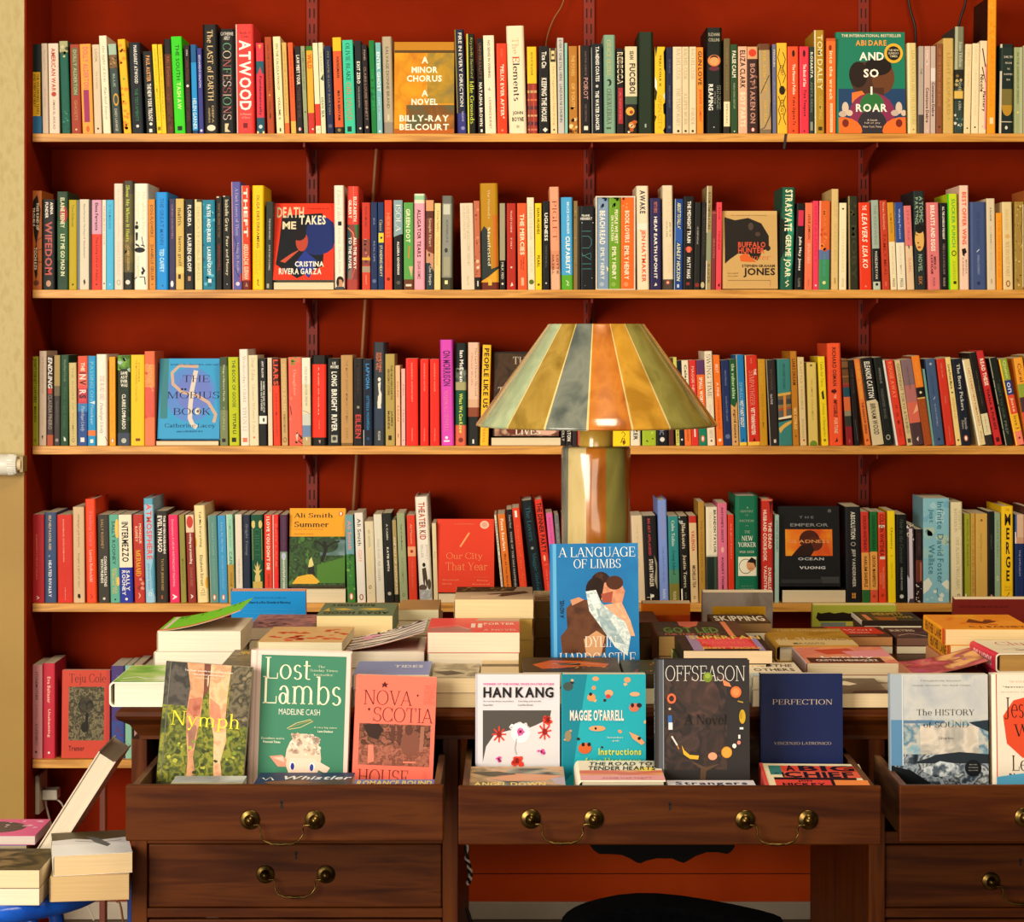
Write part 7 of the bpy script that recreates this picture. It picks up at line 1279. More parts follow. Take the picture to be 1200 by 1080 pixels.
lying(897, 1020, 894, 921, 3.425, .022, 'ece0bc', 'r|.08|.1|.22|.5|3c7c78;r|.2|.1|.98|.36|d84830;r|.2|.36|.98|.62|e06048;r|.1|.62|.9|.72|241410;r|.1|.72|.66|.98|e04838;r|.66|.72|1|.98|f08c48;h|.36|.1|.94|.34|1c1214|BIG|b;h|.24|.1|.34|.34|1c1214|A|b;h|.2|.38|.9|.62|1c1214|CHIEF|b;w|1c1214|.02|.12,.45 .2,.4 .2,.6 .3,.55;h|.32|.74|.46|.82|1c1214|JON|b;h|.16|.86|.58|.97|1c1214|HICKEY|b;r|.64|.72|.67|.98|1c1214;r|.0|0|.03|1|d84840', 'cream-bordered paperback with red and black blocks lying in the middle drawer', yaw=-3, spine='b|0|1|d84c48')
lying(199, 284, 909, 918, 3.46, .03, '9ca4ac', 'r|0|0|1|1|n:b8bcc0,8c949c,ccd0d0:9;r|0|.9|1|1|b8a868', 'silver-grey paperback lying under the bare-legs book in the left drawer')
lying(296, 411, 905, 919, 3.46, .024, '24345c', 'r|.3|.3|1|1|n:24345c,3c3c48,5c4030,2c3c60:9;w|f0f0f0|.02|.06,.45 .1,.65 .14,.4 .18,.65;h|.24|.3|.98|.6|e8ecf0|Whistler|o;e|.35|.85|.25|.15|7c4c34', 'dark blue paperback with white lettering lying below the lamb book')
lying(413, 509, 913, 920.5, 3.46, .022, '7080b8', 'h|.03|.2|.97|.9|e8d070|ROMANCE BOUND|b', 'periwinkle paperback with yellow letters lying below the coral book')
# ---------------------------------------------------------------- piles on the desk
def pile(Y, depth, items):
    """items from the top down: (x0, x1, ytop, colour, front print, label, options); the last one rests on the desk"""
    n = len(items)
    for i, it in enumerate(items):
        x0, x1, yt, col, front, label = it[:6]; op = dict(it[6]) if len(it) > 6 else {}
        z1 = PZ(yt, Y); z0 = PZ(items[i+1][2], Y) + .0004 if i + 1 < n else ZT + .0004
        yaw = op.pop('yaw', 0); dp = op.pop('depth', depth); flip = op.pop('flip', False); dy = op.pop('dy', 0.0)
        d = (x1 - x0)*Y/F
        o = book(z1 - z0, d, dp, col, front=front, name=None if op.get('hard') else 'stacked_book', **op)
        R = Matrix(((0, 1, 0, 0), (0, 0, 1, 0), (1, 0, 0, 0), (0, 0, 0, 1)))
        if flip: R = Matrix.Translation((d, dp, 0)) @ Matrix.Rotation(math.pi, 4, 'Z') @ R
        T = Matrix.Translation((PX(x0, Y), Y + dy, z0))
        if yaw: T = T @ Matrix.Translation((d/2, 0, 0)) @ Matrix.Rotation(math.radians(yaw), 4, 'Z') @ Matrix.Translation((-d/2, 0, 0))
        o.matrix_world = T @ R
        ftag(o, label)
WP2 = 'e4dac6'; TN = 'd8c090'
pile(3.675, .19, [(128, 205, 799, 'e8e4d0', 'r|0|0|1|1|n:5c9c2c,8cc04c,b8d47c,e8ecd8:10;w|f0f0e0|.06|.1,.8 .3,.7 .5,.82 .8,.75;w|e8e8d8|.05|.1,.95 .5,.9 .9,.96', 'green and white hardback on the left corner of the desk', dict(hard=True, pages=WP2))])
pile(3.90, .19, [(184, 282, 739, 'ecd8c0', 'r|0|0|1|1|74d418;r|0|.9|1|1|e87838;h|.1|.05|.9|.2|2c5c0c|SPENT LIGHT|b', 'lime green paperback with curling cover on the leftmost white pile', dict(curl=.036, pages=WP2)),
    (180, 276, 763.5, 'e0d8c8', '', 'white-edged paperback under the lime green one', dict(pages=WP2)), (181, 277, 783, 'd8d0c0', '', 'bottom paperback of the leftmost white pile on the desk', dict(pages=WP2))])
pile(3.69, .19, [(258, 291, 780, '8c8474', 'r|0|0|1|1|n:a89468,6c6450,c8b080:14;h|.3|.1|.9|.3|e0c060|MEMOIR|b', 'grey-brown paperback low behind the green lamb book', dict(pages='c8b898')), (258, 291, 797, '6c6458', '', 'lower grey paperback behind the green lamb book', {})])
pile(3.82, .20, [(301, 401, 752, 'e0b878', 'r|0|0|1|1|dcb478;x|.05|.1|.95|.9|34|.07|d84828,e06038,c84020', 'tan paperback patterned with red leaves behind the green lamb book', dict(spine='b|0|1|ecc020;o|.5|.3|.3|d060a8', pages='e0d4b0', yaw=-2)),
    (300, 398, 764, '6c4c30', 'b|0|.3|f0ecd8', 'brown paperback under the red-leaf patterned one', {}), (300, 398, 781, 'a8a088', '', 'bottom paperback of the red-leaf pile', {})])
pile(4.07, .19, [(290, 366, 735, '9c6c74', 'r|0|0|1|1|n:a87078,7c5c68,c08480,5c4450:22;x|.1|.2|.9|.9|16|.06|3c2c34,d88c78', 'mauve patterned paperback behind the red-leaf pile', dict(pages='d8c8b0')), (291, 364, 750, 'b0a080', '', 'beige paperback under the mauve patterned one', {}), (290, 366, 767, '8c7c64', '', 'bottom paperback of the mauve pile', {})])
pile(4.06, .19, [(371, 461, 721, '6c8464', 'r|0|0|1|1|6c8464;p|e0c050|.1,.5 .3,.4 .5,.5 .3,.6;p|e0c050|.55,.45 .7,.4 .85,.5 .7,.58;p|d8b848|.86,.3 .95,.35 .9,.6;h|.06|.1|.94|.3|1c2418|ADA\'S HOOD|b;h|.3|.72|.9|.9|1c2418|RHAPSODY|b', 'sage green book with black lettering lying upside down', dict(flip=True, pages='dcc490')), (372, 462, 746, 'c8b070', '', 'paperback with yellowed pages under the sage green one', dict(pages='dcc490')), (371, 461, 766, '7c8c70', '', 'bottom book of the sage green pile', dict(pages='dcc490'))])
pile(4.26, .16, [(466, 514, 714, 'c89c60', '', 'cream-edged book behind the zebra-patterned cover', dict(pages='e8dcb4')), (466, 516, 727, 'b08c58', '', 'tan book under the cream-edged one near the shelf', {}), (466, 516, 745, '8c7450', '', 'bottom book of the small pile by the shelf edge', {})])
pile(3.88, .19, [(392, 497, 763, 'a84c34', 'r|0|0|1|1|e8dcd4;w|3c2424|.05|0,.2 .3,.12 .6,.25 1,.1;w|3c2424|.05|0,.4 .3,.3 .6,.42 1,.3;w|3c2424|.05|0,.58 .4,.5 .7,.62 1,.5;w|3c2424|.05|0,.78 .3,.7 .6,.8 1,.7;w|3c2424|.05|0,.95 .5,.88 1,.92;e|.35|.3|.12|.14|e8a0c8;h|.4|.02|.98|.16|1c1414|LOCA|b', 'zebra-striped paperback with lifting cover in front of the sage pile', dict(curl=.034, pages='e8dcc8')), (398, 498, 783, 'b8a8a0', '', 'white-edged paperback under the zebra-striped one', dict(pages='e4d8c8'))])
pile(3.845, .19, [(500, 609, 740.5, 'ec5048', 'r|0|0|1|1|ec5450;p|b87c74|.02,.75 .35,.6 .5,.85 .45,1 0,1;p|c8a088|.55,0 1,0 1,.25 .5,.2;w|f8d0c0|.015|.02,.7 .3,.55 .45,.8;h|.45|.4|.6|.7|f8e0d0|II|b;h|.6|.35|.95|.5|f8d8c8|PORTER|b;h|.6|.8|.98|.92|f8c8b8|A NOVEL|r', 'red-covered paperback on top of the white pile left of the lamp', dict(pages='dccfb6')), (501, 608, 765, 'd8c8b0', '', 'second paperback of the white pile left of the lamp', dict(pages='dccfb6')), (500, 608, 789, 'd0c0a8', '', 'bottom paperback of the white pile left of the lamp', dict(pages='dccfb6'))])
pile(4.05, .2, [(532, 625, 702, 'c8b088', 'r|0|0|1|1|d8bc98;p|3c2c18|.0,.0 .8,.0 .75,.35 0,.45;x|.02|.05|.7|.35|30|.03|d8b848,e0c870,8c6c24;p|5c3c24|.4,.6 .9,.35 .95,.5 .6,.8;p|e8c8a8|.2,.75 .6,.6 .5,.9 .2,.95', 'gold and brown patterned paperback on a tall pile beside the lamp', dict(pages='e0c898')), (533, 624, 725, 'c8a458', '', 'second book of the tall pile beside the lamp', dict(pages='c8a050')), (532, 625, 750, 'b8945c', '', 'bottom book of the tall pile beside the lamp', dict(pages='c8a050'))])
pile(4.24, .17, [(626, 647, 704, 'd8c8a8', 'r|0|0|1|1|n:8c7448,d8c898,4c3c24:40', 'speckled gold book between the lamp body and the tall pile', dict(pages='b08c4c')), (626, 647, 724, 'a8844c', '', 'middle brown-edged book between the lamp and the tall pile', dict(pages='a8844c')), (626, 647, 747, '8c6c3c', '', 'lowest brown-edged book between the lamp and the tall pile', dict(pages='a07c44'))])
pile(3.70, .165, [(612, 728, 787, '4c3820', 'r|0|0|1|1|n:2c2414,4c3418,3c2c18:14;p|c85c1c|.1,.5 .3,.2 .6,.25 .9,.45 .85,.7 .6,.6 .4,.75 .2,.8;p|3c2010|.35,.4 .6,.4 .6,.55 .4,.55;w|e8d8b8|.012|.3,.45 .45,.5 .6,.4 .8,.5;x|.3|.6|.9|.8|14|.02|e0a050', 'dark paperback with orange swirl lying in front of the blue portrait book', dict(pages='c8b08c')), (613, 727, 806, '8c7050', '', 'lower paperback under the orange swirl cover', {})])
pile(3.70, .165, [(731, 812, 790, '2c301c', 'r|0|0|1|1|n:242818,3c3c20:10;x|.02|.1|.98|.95|34|.035|c85c24,4c7c34,d8b040,8c3c20', 'dark green paperback with orange flecks, low behind the turquoise book', dict(pages='3c2c1c')), (732, 812, 806, '4c3828', '', 'lower dark paperback behind the turquoise book', {})])
pile(3.70, .14, [(563, 608, 788, 'd8bc90', 'b|.3|.5|6c5430', 'tan paperback just behind the top of the flower-shoulders book', {}), (563, 608, 806, 'c8b08c', '', 'lower tan paperback behind the flower-shoulders book', {})])
pile(3.67, .16, [(505, 561, 794, 'a89878', 'r|0|0|1|1|n:a8a080,8c7c5c,c8b898,6c5c44:12;p|4c3c28|.0,.6 .4,.5 .7,.7 .3,.85', 'painted grey-green paperback behind the coral book', dict(pages='d0b890')), (506, 560, 812, 'b8a07c', '', 'lower paperback behind the coral book', dict(pages='c0a880'))])
pile(3.68, .15, [(413, 503, 790, '8c98c8', 'h|.5|.3|.9|.5|e8e8f0|TIDES|b', 'lilac-blue paperback lying just behind the coral book', {}), (414, 502, 808, 'b0a8a0', '', 'lower grey paperback behind the coral book', {})])
pile(4.22, .17, [(749, 772, 729, '6c3428', '', 'maroon book in the dark pile right of the lamp', dict(pages='6c4c2c')), (749, 772, 747, '4c3820', '', 'lower dark brown book right of the lamp', dict(pages='5c4428'))])
pile(3.985, .2, [(771, 876, 745, '3c2c24', 'r|0|0|1|1|38281f;r|.8|0|.86|1|e88858;r|.86|0|1|1|5c3c28;p|d86c58|.3,0 .55,0 .5,.3 .38,.45 .3,.3;h|.08|.42|.72|.8|5c8c3c|GOT LED|b;h|.08|.84|.7|.95|c86c58|FURTHER THERE|b', 'dark brown paperback with green capitals and salmon stripe', dict(pages='a07c48', spine='b|0|1|6c4430')), (772, 876, 769, '6c4c34', '', 'brown-edged book under the green-lettered paperback', dict(pages='a07c48'))])
pile(3.78, .19, [(800, 905, 762, '2c1c18', 'r|.12|0|.24|1|9c84a8;r|.24|.1|.86|.9|d8382c;r|.86|0|.93|1|9484b0;p|e84c58|.2,.3 .8,.2 .85,.8 .4,.85;h|.14|.02|.98|.26|e0c058|SUPERFAN|b;h|.24|.4|.8|.6|f06850|A NOVEL|b;h|.22|.78|.9|.95|e0b858|JENNY TINGHUI|b', 'purple and red paperback with yellow capitals in front of the dark pile', dict(pages='e4c8a0', spine='b|0|1|1c2014')), (796, 898, 778, '2c3018', '', 'dark green book under the purple and red paperback', dict(pages='d8c098', spine='r|0|.0|1|.2|a8b068')), (800, 905, 795, '4c3c30', '', 'bottom book under the purple and red paperback', {})])
pile(4.22, .135, [(836, 904, 730, '4c3820', 'r|0|0|1|1|n:4c3418,3c2814,6c4c24:12;h|.05|.2|.95|.75|f4ecd8|SKIPPING|b', 'dark brown paperback with white letters lying behind the gold book', dict(pages='8c6c44')), (836, 904, 741, '7c5c3c', '', 'middle book behind the gold hardback', {}), (836, 904, 756, '5c4430', '', 'bottom book behind the gold hardback', {})])
pile(4.04, .235, [(909, 1006, 756, 'b08428', 'r|0|0|1|1|n:a87c20,b88c30,9c7018:10;r|0|.7|1|1|d8bc84;h|.12|.05|.98|.2|e8dcb0|The Cartographer|s;h|.05|.55|.95|.72|e8dcb0|of Absences|s;h|.2|.85|.6|.95|5c4c24|MIA COUTO|r', 'gold hardback with rounded spine lying right of centre on the desk', dict(hard=True, pages='ece0c0')), (908, 1004, 776, 'c8b898', '', 'book under the gold hardback', dict(pages='e8dcc0'))])
pile(4.45, .14, [(1010, 1082, 727, '3c2c20', 'r|0|0|1|1|n:3c3020,4c4424,2c2018:10;r|.1|.3|.18|.95|e08858;p|a85c24|.25,.6 .6,.6 .6,.95 .3,.95;h|.3|.1|.8|.4|c8a040|HERMITS|b;h|.6|.5|.9|.7|b89838|HOPE|b', 'dark book with gold lettering at the back of the right half', dict(pages='2c2018', spine='b|0|1|f0e4d4')), (1012, 1080, 733, '5c4430', '', 'brown book under the dark gold-lettered one', {}), (1012, 1080, 743, '7c6448', '', 'bottom book under the dark gold-lettered one', {})])
pile(4.29, .15, [(963, 1046, 746, '5c3c2c', 'r|0|0|1|1|4c2c20;p|d83824|.15,0 .9,.05 .95,.7 .4,.75;h|.4|.25|.85|.4|f4dcc8|Wolf|s;h|.45|.5|.75|.65|f4dcc8|Worm|s;r|.05|.8|.8|.95|7c4c34', 'red and brown paperback lying behind the gold hardback', dict(pages='c88c58')), (963, 1046, 757, 'a86c44', '', 'book under the red and brown paperback', {})])
pile(4.29, .15, [(1050, 1104, 747, '3c2824', 'r|0|0|1|1|n:3c2824,5c3c38,2c1c1c:16;h|.05|.2|.6|.4|d8c8a8|BURYING|b;w|d8b8a0|.05|.1,.8 .4,.6 .7,.85', 'dark paperback with pale lettering left of the yellow stack', dict(pages='7c5848')), (1050, 1104, 757, '6c4840', '', 'middle book left of the yellow stack', {})])
pile(3.84, .2, [(945, 1054, 776.5, 'c86c48', 'r|0|0|1|1|n:e08850,e8a070,d87868,f0c088:8;p|c84c30|.2,.2 .6,.1 .7,.4 .3,.5;p|e09098|.5,.3 1,.2 1,.6 .6,.7;r|.04|.7|.85|1|4c241c;h|.2|.6|.8|.74|f4e8d8|Lonely|b;h|.12|.8|.8|.93|f0e0d0|CRISTINA HENRIQUEZ|b', 'orange and pink paperback with brown band right of the gold hardback', dict(pages='dcc8a4', spine='b|0|1|e8d0d0')), (946, 1053, 791, 'b0a088', '', 'book under the orange and pink paperback', {}), (946, 1053, 800, '8c7c68', '', 'bottom book under the orange and pink paperback', {})])
pile(3.68, .155, [(1072, 1158, 791, 'b06848', 'r|0|0|1|1|n:d89858,c05868,8c3438,e0a868:12;x|.1|.2|.9|.85|20|.08|a84880,c83c48,6c2838', 'pink and orange patterned paperback with lifting cover behind the seascape book', dict(curl=.024, pages='7c3430')), (1073, 1157, 808, '8c4c40', '', 'lower book behind the seascape paperback', {})])
pile(3.84, .2, [(1107, 1212, 737, 'f0a020', 'r|0|0|1|1|n:f0b028,e88c1c,f09c30:8;p|6c2c10|.35,.55 .45,.3 .55,.5 .65,.3 .72,.5 .55,.65;x|.2|.2|.9|.7|8|.07|e87820,d86818;h|.3|.8|.95|.92|6c3410|C.J. BARNEY|b', 'yellow-orange paperback on top of the two-copy stack at the right', dict(pages='e0c490', spine='t|.1|.5|6c3c10|HEATHER|.6|.5|b;t|.55|.85|6c3c10|LANE|.6|.5|b;b|.9|1|d84c28')), (1113, 1214, 756, 'f0a428', '', 'second yellow-orange paperback, lower copy of the two-copy stack', dict(pages='e0c490', spine='t|.1|.5|6c3c10|HEATHER|.6|.5|b;t|.55|.85|6c3c10|LANE|.6|.5|b;b|.9|1|d84c28')), (1110, 1212, 775, 'c88c60', '', 'brown book under the two yellow-orange paperbacks', {})])
pile(3.675, .155, [(1166, 1262, 765, 'e8dcc4', 'r|0|0|1|1|e8dcc0;h|.2|.12|.95|.4|b83c24|Clutch|s;h|.3|.72|.9|.8|6c4c38|EMILY NEMENS|r;w|4c4038|.01|.15,.7 .4,.64', 'cream and red hardback with red title near the right edge', dict(hard=True, pages='b88c4c', spine='b|0|1|c82c44;t|.15|.85|f0b8b8|EMILY NEMENS|.5|.5|b', yaw=4)), (1168, 1262, 788, 'c83044', '', 'red hardback under the cream and red one at the right edge', dict(hard=True, pages='c8a878')), (1168, 1262, 808, 'b8a890', '', 'bottom book of the right-edge pile', {})])
pile(3.665, .16, [(986, 1043, 812, '6c5c4c', 'r|0|0|1|1|n:6c5c48,5c4c3c,84745c:9;p|e0d0b0|0,.3 .3,.2 .5,.4 .3,.5 .1,.45;p|3c2820|.3,.85 1,.8 1,1 .2,1', 'grey-brown paperback low between the navy and seascape books', dict(pages='dcc49c'))])
pile(3.675, .155, [(881, 944, 792, 'e0d8c8', 'r|0|0|1|1|e0d4bc;h|.1|.15|.9|.35|5c4c38|ALL THE|o;h|.1|.45|.9|.65|4c3c2c|OTHERS|b;r|0|.8|1|1|a8bcc0', 'pale paperback with dark letters lying just behind the navy book', {}), (881, 944, 808, 'a8a498', '', 'lower pale book behind the navy one', {})])
# small books standing face-out along the far side of the desk, tipped slightly forward
def tilt(x0, x1, yt, Y, lean, thick, col, front, label, zb, **kw):
    a = math.radians(-10); kw.pop('h'); h = (PZ(yt, Y) - ZT - .0045)/math.cos(a)
    o = book(thick, (x1-x0)*Y/F, h, col, front=front, **kw)
    face = Matrix(((0, 1, 0, 0), (-1, 0, 0, 0), (0, 0, 1, 0), (0, 0, 0, 1)))
    d = (x1-x0)*Y/F
    # top front edge is put at (Y, yt)
    zt = PZ(yt, Y)
    o.matrix_world = Matrix.Translation(((PX(x0, Y)+PX(x1, Y))/2, Y, zt)) @ Matrix.Rotation(-a, 4, 'X') @ Matrix.Translation((-d/2, thick, -h)) @ face
    ftag(o, label); return o
tilt(270, 358, 692.5, 4.44, 42, .02, '2090d8', 'h|.3|.12|.74|.15|1c5c94|ANDREW FRANKLIN|r;h|.22|.2|.8|.27|0c2440|There Is a Rio Grande in Norway|b;h|.15|.36|.85|.38|58b0e0|It is so funny, singular and brilliantly read|r;h|.15|.44|.85|.46|58b0e0|Blisteringly intelligent and sharp|r', 'blue paperback with small black lettering standing at the rear left of the desk', 0, h=.135, pages='e8a078')
tilt(752, 809, 707, 4.42, 42, .022, 'f07818', 'r|0|.3|1|1|n:f07818,e85820,d84c20:9;h|.4|.5|.95|.56|b83c14|NOVEL OF THE YEAR|r', 'orange paperback standing just right of the lamp', 0, h=.102, pages='f0dcb4')
tilt(823, 906, 694, 4.46, 30, .02, 'a09484', 'r|0|0|1|1|n:988c80,b0a49c,8c8074:8;r|.14|.3|.9|1|d8a020;h|.26|.42|.8|.47|a87414|A beautiful and tender novel|r;h|.26|.52|.76|.57|a87414|about time and memory|r', 'grey book with a yellow panel standing before the fourth shelf', 0, h=.108, pages='f4e4c4')
tilt(952, 1050, 709, 4.63, 52, .018, 'b0b440', 'p|241c14|.06,.3 .1,.36 .2,.3 .26,.36 .36,.3 .44,.36 .52,.3 .6,.36 .7,.3 .78,.36 .9,.3 1,.34 1,.7 .08,.7 .04,.55;r|.1|.75|.5|1|7c8478;r|.4|.72|.8|.9|c8b848', 'lime paperback with black zigzag band, standing at the back of the desk', 0, h=.08, pages='e8d490')
tilt(1118, 1225, 702, 4.42, 46, .02, '742018', 'r|0|.6|1|1|3c3430;h|.05|.15|.6|.2|4c1410|NOTES FROM AN ISLAND|r;e|.75|.8|.1|.14|e86848', 'dark red hardback with cream edge standing at the far right of the desk', 0, h=.124, pages='f0dcb8')
# the blue portrait novel propped against the lamp
BL = '2478b4'
faceM = stand(646, 750, 637, 3.90, 4.5, .024, BL, 'r|0|0|1|1|n:2884c0,1c6ca8,2078b0:5;r|0|0|.04|1|5ca8d4;e|.56|.3|.13|.1|n:3c2418,2c1810,4c2c1c:60;e|.5|.33|.12|.09|n:2c1810,20100a:60;p|n:d89470,c07c5c,e4a884:50|.6,.28 .78,.26 .84,.34 .8,.44 .66,.42 .56,.4;p|a04c38|.56,.36 .7,.34 .68,.42 .58,.42;e|.72|.28|.1|.05|4c2818;p|n:54301c,643c24,482818:30|.15,.46 .25,.4 .4,.4 .55,.5 .62,.62 .6,.78 .1,.78 .08,.66 .16,.6;p|c88c68|.2,.4 .3,.38 .36,.4 .22,.44;p|n:e0b490,d09c78,ecc8a4:40|.56,.44 .8,.42 .9,.55 .95,.66 .88,.66 .8,.56 .66,.52;p|n:c0ccc8,9cb0b4,dce4e0,b0c0c0,e8ece8:60|.38,.34 .5,.33 .56,.42 .7,.5 .84,.56 .9,.66 .86,.8 .72,.74 .56,.6 .42,.48;p|n:a4b4b8,8ca4ac,c0ccc8:70|.5,.46 .62,.5 .74,.62 .84,.72 .7,.7 .56,.6;p|e0e8e4|.42,.36 .5,.36 .54,.42 .46,.44;p|c89468|.35,.68 .5,.62 .6,.66 .55,.8 .38,.8;h|.07|.025|.97|.095|f0f0e8|A LANGUAGE|s;h|.24|.11|.8|.175|f0f0e8|OF LIMBS|s;h|.36|.66|.74|.735|f0e8dc|DYLIN|s;h|.06|.775|.96|.86|f0e8dc|HARDCASTLE|s;t|.53|.4|141c28|A NOVEL|-.05|.1|o', 'blue hardback with embracing couple propped in front of the lamp body', zb=ZT+.0005, roll=-.6, hard=True, spine='t|.05|.9|b8d8e8|A LANGUAGE OF LIMBS|.4')
# ---------------------------------------------------------------- stools, corner and small things
BLUE = surf('blue_gloss_paint', ['0c4cb8', '1058c8', '0a44a8'], nscale=10, rough=.35, coat=.2)
SY = 3.74; sxc = PX(-32, SY); zs = PZ(1050, SY) 
st = empty('stool', (sxc, SY+.05, 0)); SINV = Matrix.Translation((-sxc, -(SY+.05), 0))
def spart(mb, name, root, inv, **k):
    o = mb.build(name, root, **k); o.matrix_parent_inverse = inv; return o
ctr = (sxc, SY+.05, 0); R0 = PX(123, SY) - sxc
zs = .437
mb = MB(); mb.lathe([(0, zs-.03), (R0-.012, zs-.03), (R0-.002, zs-.024), (R0, zs-.012), (R0-.003, zs-.002), (R0-.012, zs), (0, zs)], BLUE, 64, ctr); spart(mb, 'seat', st, SINV)
for a in (40, 140, 220, 320):
    c, s = math.cos(math.radians(a)), math.sin(math.radians(a))
    mb = MB(); mb.tube([(ctr[0]+R0*.6*c, ctr[1]+R0*.6*s, zs-.029), (ctr[0]+R0*.95*c, ctr[1]+R0*.95*s, .0)], .013, BLUE, 14); spart(mb, 'leg', st, SINV)
tag(st, 'bright blue round stool carrying books in the lower left corner', 'stool')
# narrow blue upright behind the book piles
mb = MB(); mb.box(PX(149.5, 4.02), PX(155.5, 4.02), 4.015, 4.03, 0, PZ(1016, 4.02), BLUE)
tag(mb.build('blue_upright', None, bevel=.002), 'narrow blue upright between the stool books and the desk leg', 'post')
def spile(Y, depth, items, zbase, group='books on the blue stool'):
    n = len(items)
    for i, (x0, x1, yt, col, front, label, op) in enumerate(items):
        z1 = PZ(yt, Y); z0 = PZ(items[i+1][2], Y) + .0004 if i+1 < n else zbase + .0004
        d = (x1-x0)*Y/F; op = dict(op); yaw = op.pop('yaw', 0); dp = op.pop('depth', depth)
        o = book(z1-z0, d, dp, col, front=front, name='stacked_book', **op)
        R = Matrix(((0, 1, 0, 0), (0, 0, 1, 0), (1, 0, 0, 0), (0, 0, 0, 1)))
        o.matrix_world = Matrix.Translation((PX(x0, Y), Y, z0)) @ Matrix.Rotation(math.radians(yaw), 4, 'Z') @ R
        tag(o, label, 'book', group)
spile(3.62, .17, [(62, 154, 1003, 'f0ece0', 'r|0|0|1|1|e8e4e4;r|0|.55|1|1|f4f4f4;p|5c4c30|0,.0 1,.0 1,.3 .6,.4 .3,.3 0,.35;p|6c6c68|.45,.2 .6,.3 .75,.6 .7,.7 .55,.5;w|7c7c78|.02|.3,.4 .6,.5 .9,.45', 'thick white-covered paperback topping the front pile on the blue stool', dict(pages='d8bc90', yaw=13, spine='r|0|.3|1|.5|b8a478')), (58, 150, 1027, 'c8a878', '', 'tan-edged paperback under the white-covered one on the blue stool', dict(pages='c8a878', yaw=8))], zs)
spile(3.60, .15, [(-60, 46, 1019, '3c3424', 'r|0|0|1|1|n:4c4430,6c5c3c,2c2c1c,8c7450:14', 'dark painted paperback topping the left pile on the stool', dict(pages='e0c8a0')), (-60, 46, 1041, 'e4d4b8', '', 'cream-edged paperback under the dark painted one on the stool', dict(pages='e4d4b8'))], zs)
spile(3.79, .13, [(-60, 41, 979, 'e05c94', 'r|0|0|1|1|e86c9c;e|.4|.5|.4|.35|n:4c4440,6c5c58:20;x|.5|.1|1|.6|8|.04|f8d0e0', 'pink paperback on the rear pile at the left edge', dict(pages='c8b8b0')), (-60, 31, 990, '2c50b8', 'h|.4|.2|.9|.8|c8d8f8|CLOUD|b', 'blue paperback under the pink one at the left edge', dict(pages='a89880')), (-60, 30, 1003, '6c5c48', '', 'brown paperback low in the rear pile at the left edge', {}), (-60, 30, 1022, '5c5040', '', 'bottom paperback of the rear left pile', {})], zs)
# hardback leaning sideways on the rear stool
hb = book(.034, .228, .155, 'd8c4b0', hard=True, front='b|0|1|7c241c', pages='dccdb4')
Yh = 3.80
R = Matrix(((0, 1, 0, 0), (0, 0, 1, 0), (1, 0, 0, 0), (0, 0, 0, 1)))   # lying, tail edge towards viewer
hb.matrix_world = Matrix.Translation((PX(51, Yh), Yh, zs + .0005)) @ Matrix.Rotation(math.radians(-57.5), 4, 'Y') @ Matrix.Translation((0.0, 0, .0)) @ R
tag(hb, 'hardback leaning on edge like a ramp behind the blue stool', 'book')
# wall plug with cables under the lowest shelf
mb = MB(); ys = YW - .012; xs0 = XL + .0005
root = empty('socket', (XL, 5.08, PZ(930, 5.08))); inv = Matrix.Translation((-XL, -5.08, -PZ(930, 5.08)))
mb.box(XL+.0005, XL+.010, 5.02, 5.11, PZ(950, 5.06), PZ(905, 5.06), WHC); spart(mb, 'back_plate', root, inv, bevel=.002)
mb = MB(); mb.box(XL+.0102, XL+.045, 5.045, 5.085, PZ(936, 5.06), PZ(924, 5.06), WHC); spart(mb, 'plug', root, inv, bevel=.003)
tag(root, 'white wall socket with a plug below the lowest shelf on the left', 'socket')
wire([(XL+.0455, 5.065, PZ(932, 5.06)), q(62, 934, 5.06), q(72, 941, 5.06), q(78, 960, 5.08), q(82, 1010, 5.1), q(110, 1078, 5.1)], .0022, WHC, 'white cable looping from the wall socket behind the leaning hardback')
wire([q(53, 937, 5.07), q(56, 952, 5.07), q(60, 968, 5.08), q(66, 1000, 5.1)], .0026, WHC, 'white cable dropping straight from the wall socket')
wire([q(138, 1046, 4.6), q(137, 1056, 4.6), q(142, 1064, 4.6), (PX(152, 4.6), 4.6, .05), (PX(164, 4.62), 4.62, .003)], .0022, TANC, 'tan cable loop low beside the left desk leg')
wire([(PX(120, 4.7), 4.7, .0035), (PX(136, 4.6), 4.6, .0035), (PX(150, 4.55), 4.55, .0035), (PX(170, 4.6), 4.6, .0035)], .003, WHC, 'pale cable lying on the floor by the left desk leg')
mb = MB(); mb.box(PX(118.2, 4.9), PX(125.5, 4.9), 4.88, 4.905, 0.0, PZ(915, 4.9), surf('batten_red', ['5c2414', '743420'], scale=(8, 8, 1), nscale=6, rough=.5)); mb.v[4:] = mb.v[4:]
tag(mb.build('batten', None, bevel=.002), 'upright red-brown batten between the leaning hardback and the desk', 'batten')
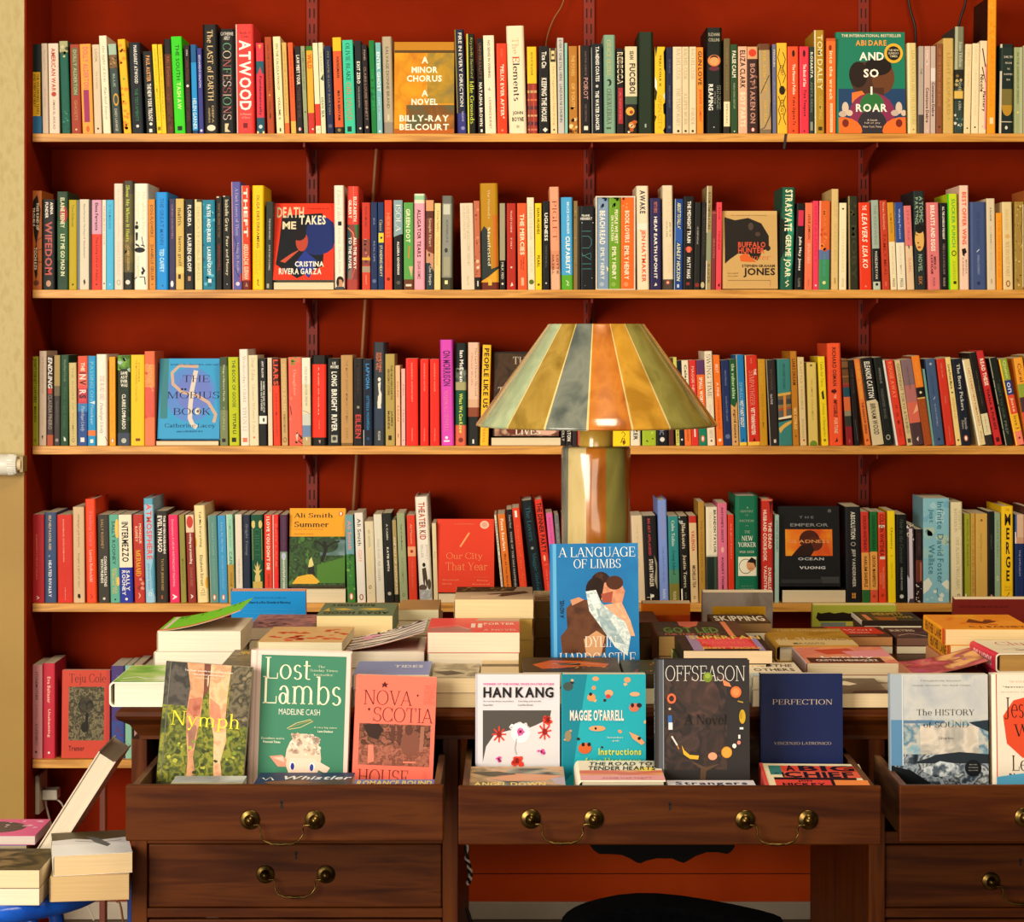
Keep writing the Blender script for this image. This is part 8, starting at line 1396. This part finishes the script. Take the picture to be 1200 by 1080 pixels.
# twisted black and white flex hanging beside the left pedestal
mb = MB()
FB, FW = surf('flex_black', ['100e0e', '181414'], rough=.6), surf('flex_white', ['d8ccc0', 'e4d8cc'], rough=.6)
path = [q(546.5, 980, 3.80), q(546.5, 1004, 3.80), q(549, 1012, 3.80), q(551.5, 1022, 3.80), q(550.5, 1030, 3.80), q(547.5, 1037, 3.80)]
P = []
for i in range(len(path)-1):
    for j in range(8):
        t = j/8; P.append(Vector(path[i])*(1-t) + Vector(path[i+1])*t)
for k, m in ((0, FB), (1, FW)):
    pts = [(p.x + .0024*math.cos(i*.7 + math.pi*k), p.y + .0024*math.sin(i*.7 + math.pi*k), p.z) for i, p in enumerate(P)]
    mb.tube(pts, .0022, m, 6)
tag(mb.build('twisted_flex'), 'twisted black and white flex hanging in the kneehole beside the left pedestal', 'cable')
wire([q(546, 1064, 3.9), q(549, 1070, 3.9), q(553, 1084, 3.9)], .003, BLACKC, 'short black cable end low in the kneehole at the left')
# black stool in front of the kneehole
BLK = surf('black_upholstery', ['020203', '040405'], nscale=80, rough=1.0, spec=.02)
YS2 = 3.28; bx = PX(788, YS2); rS = 131*YS2/F; zS = .50
bs = empty('stool', (bx, YS2-.05, 0)); BINV = Matrix.Translation((-bx, -(YS2-.05), 0))
ol = [(657, 1080), (659, 1073), (664, 1067), (673, 1061), (686, 1055.5), (704, 1050.5), (724, 1046.5), (745, 1044.5), (768, 1044.5), (795, 1047), (825, 1051.5), (858, 1057.5), (888, 1064), (906, 1069), (914, 1072.5), (918, 1077), (918, 1090), (905, 1104), (670, 1104), (657, 1090)]
mb = MB(); mb.prism([(PX(x, YS2), PZ(y, YS2)) for x, y in ol], YS2-.09, YS2, BLK)
o = spart(mb, 'seat', bs, BINV, bevel=.008)
zS = PZ(1104, YS2) + .05; YS2 -= .05; rS = .1
for a in (45, 135, 225, 315):
    c, s = math.cos(math.radians(a)), math.sin(math.radians(a))
    mb = MB(); mb.tube([(bx+rS*.7*c, YS2+rS*.7*s, zS-.0505), (bx+rS*.95*c, YS2+rS*.95*s, 0)], .014, surf('black_leg', ['0a0808', '120e0c'], rough=.5), 12); spart(mb, 'leg', bs, BINV)
tag(bs, 'black round upholstered stool in front of the desk kneehole', 'stool')
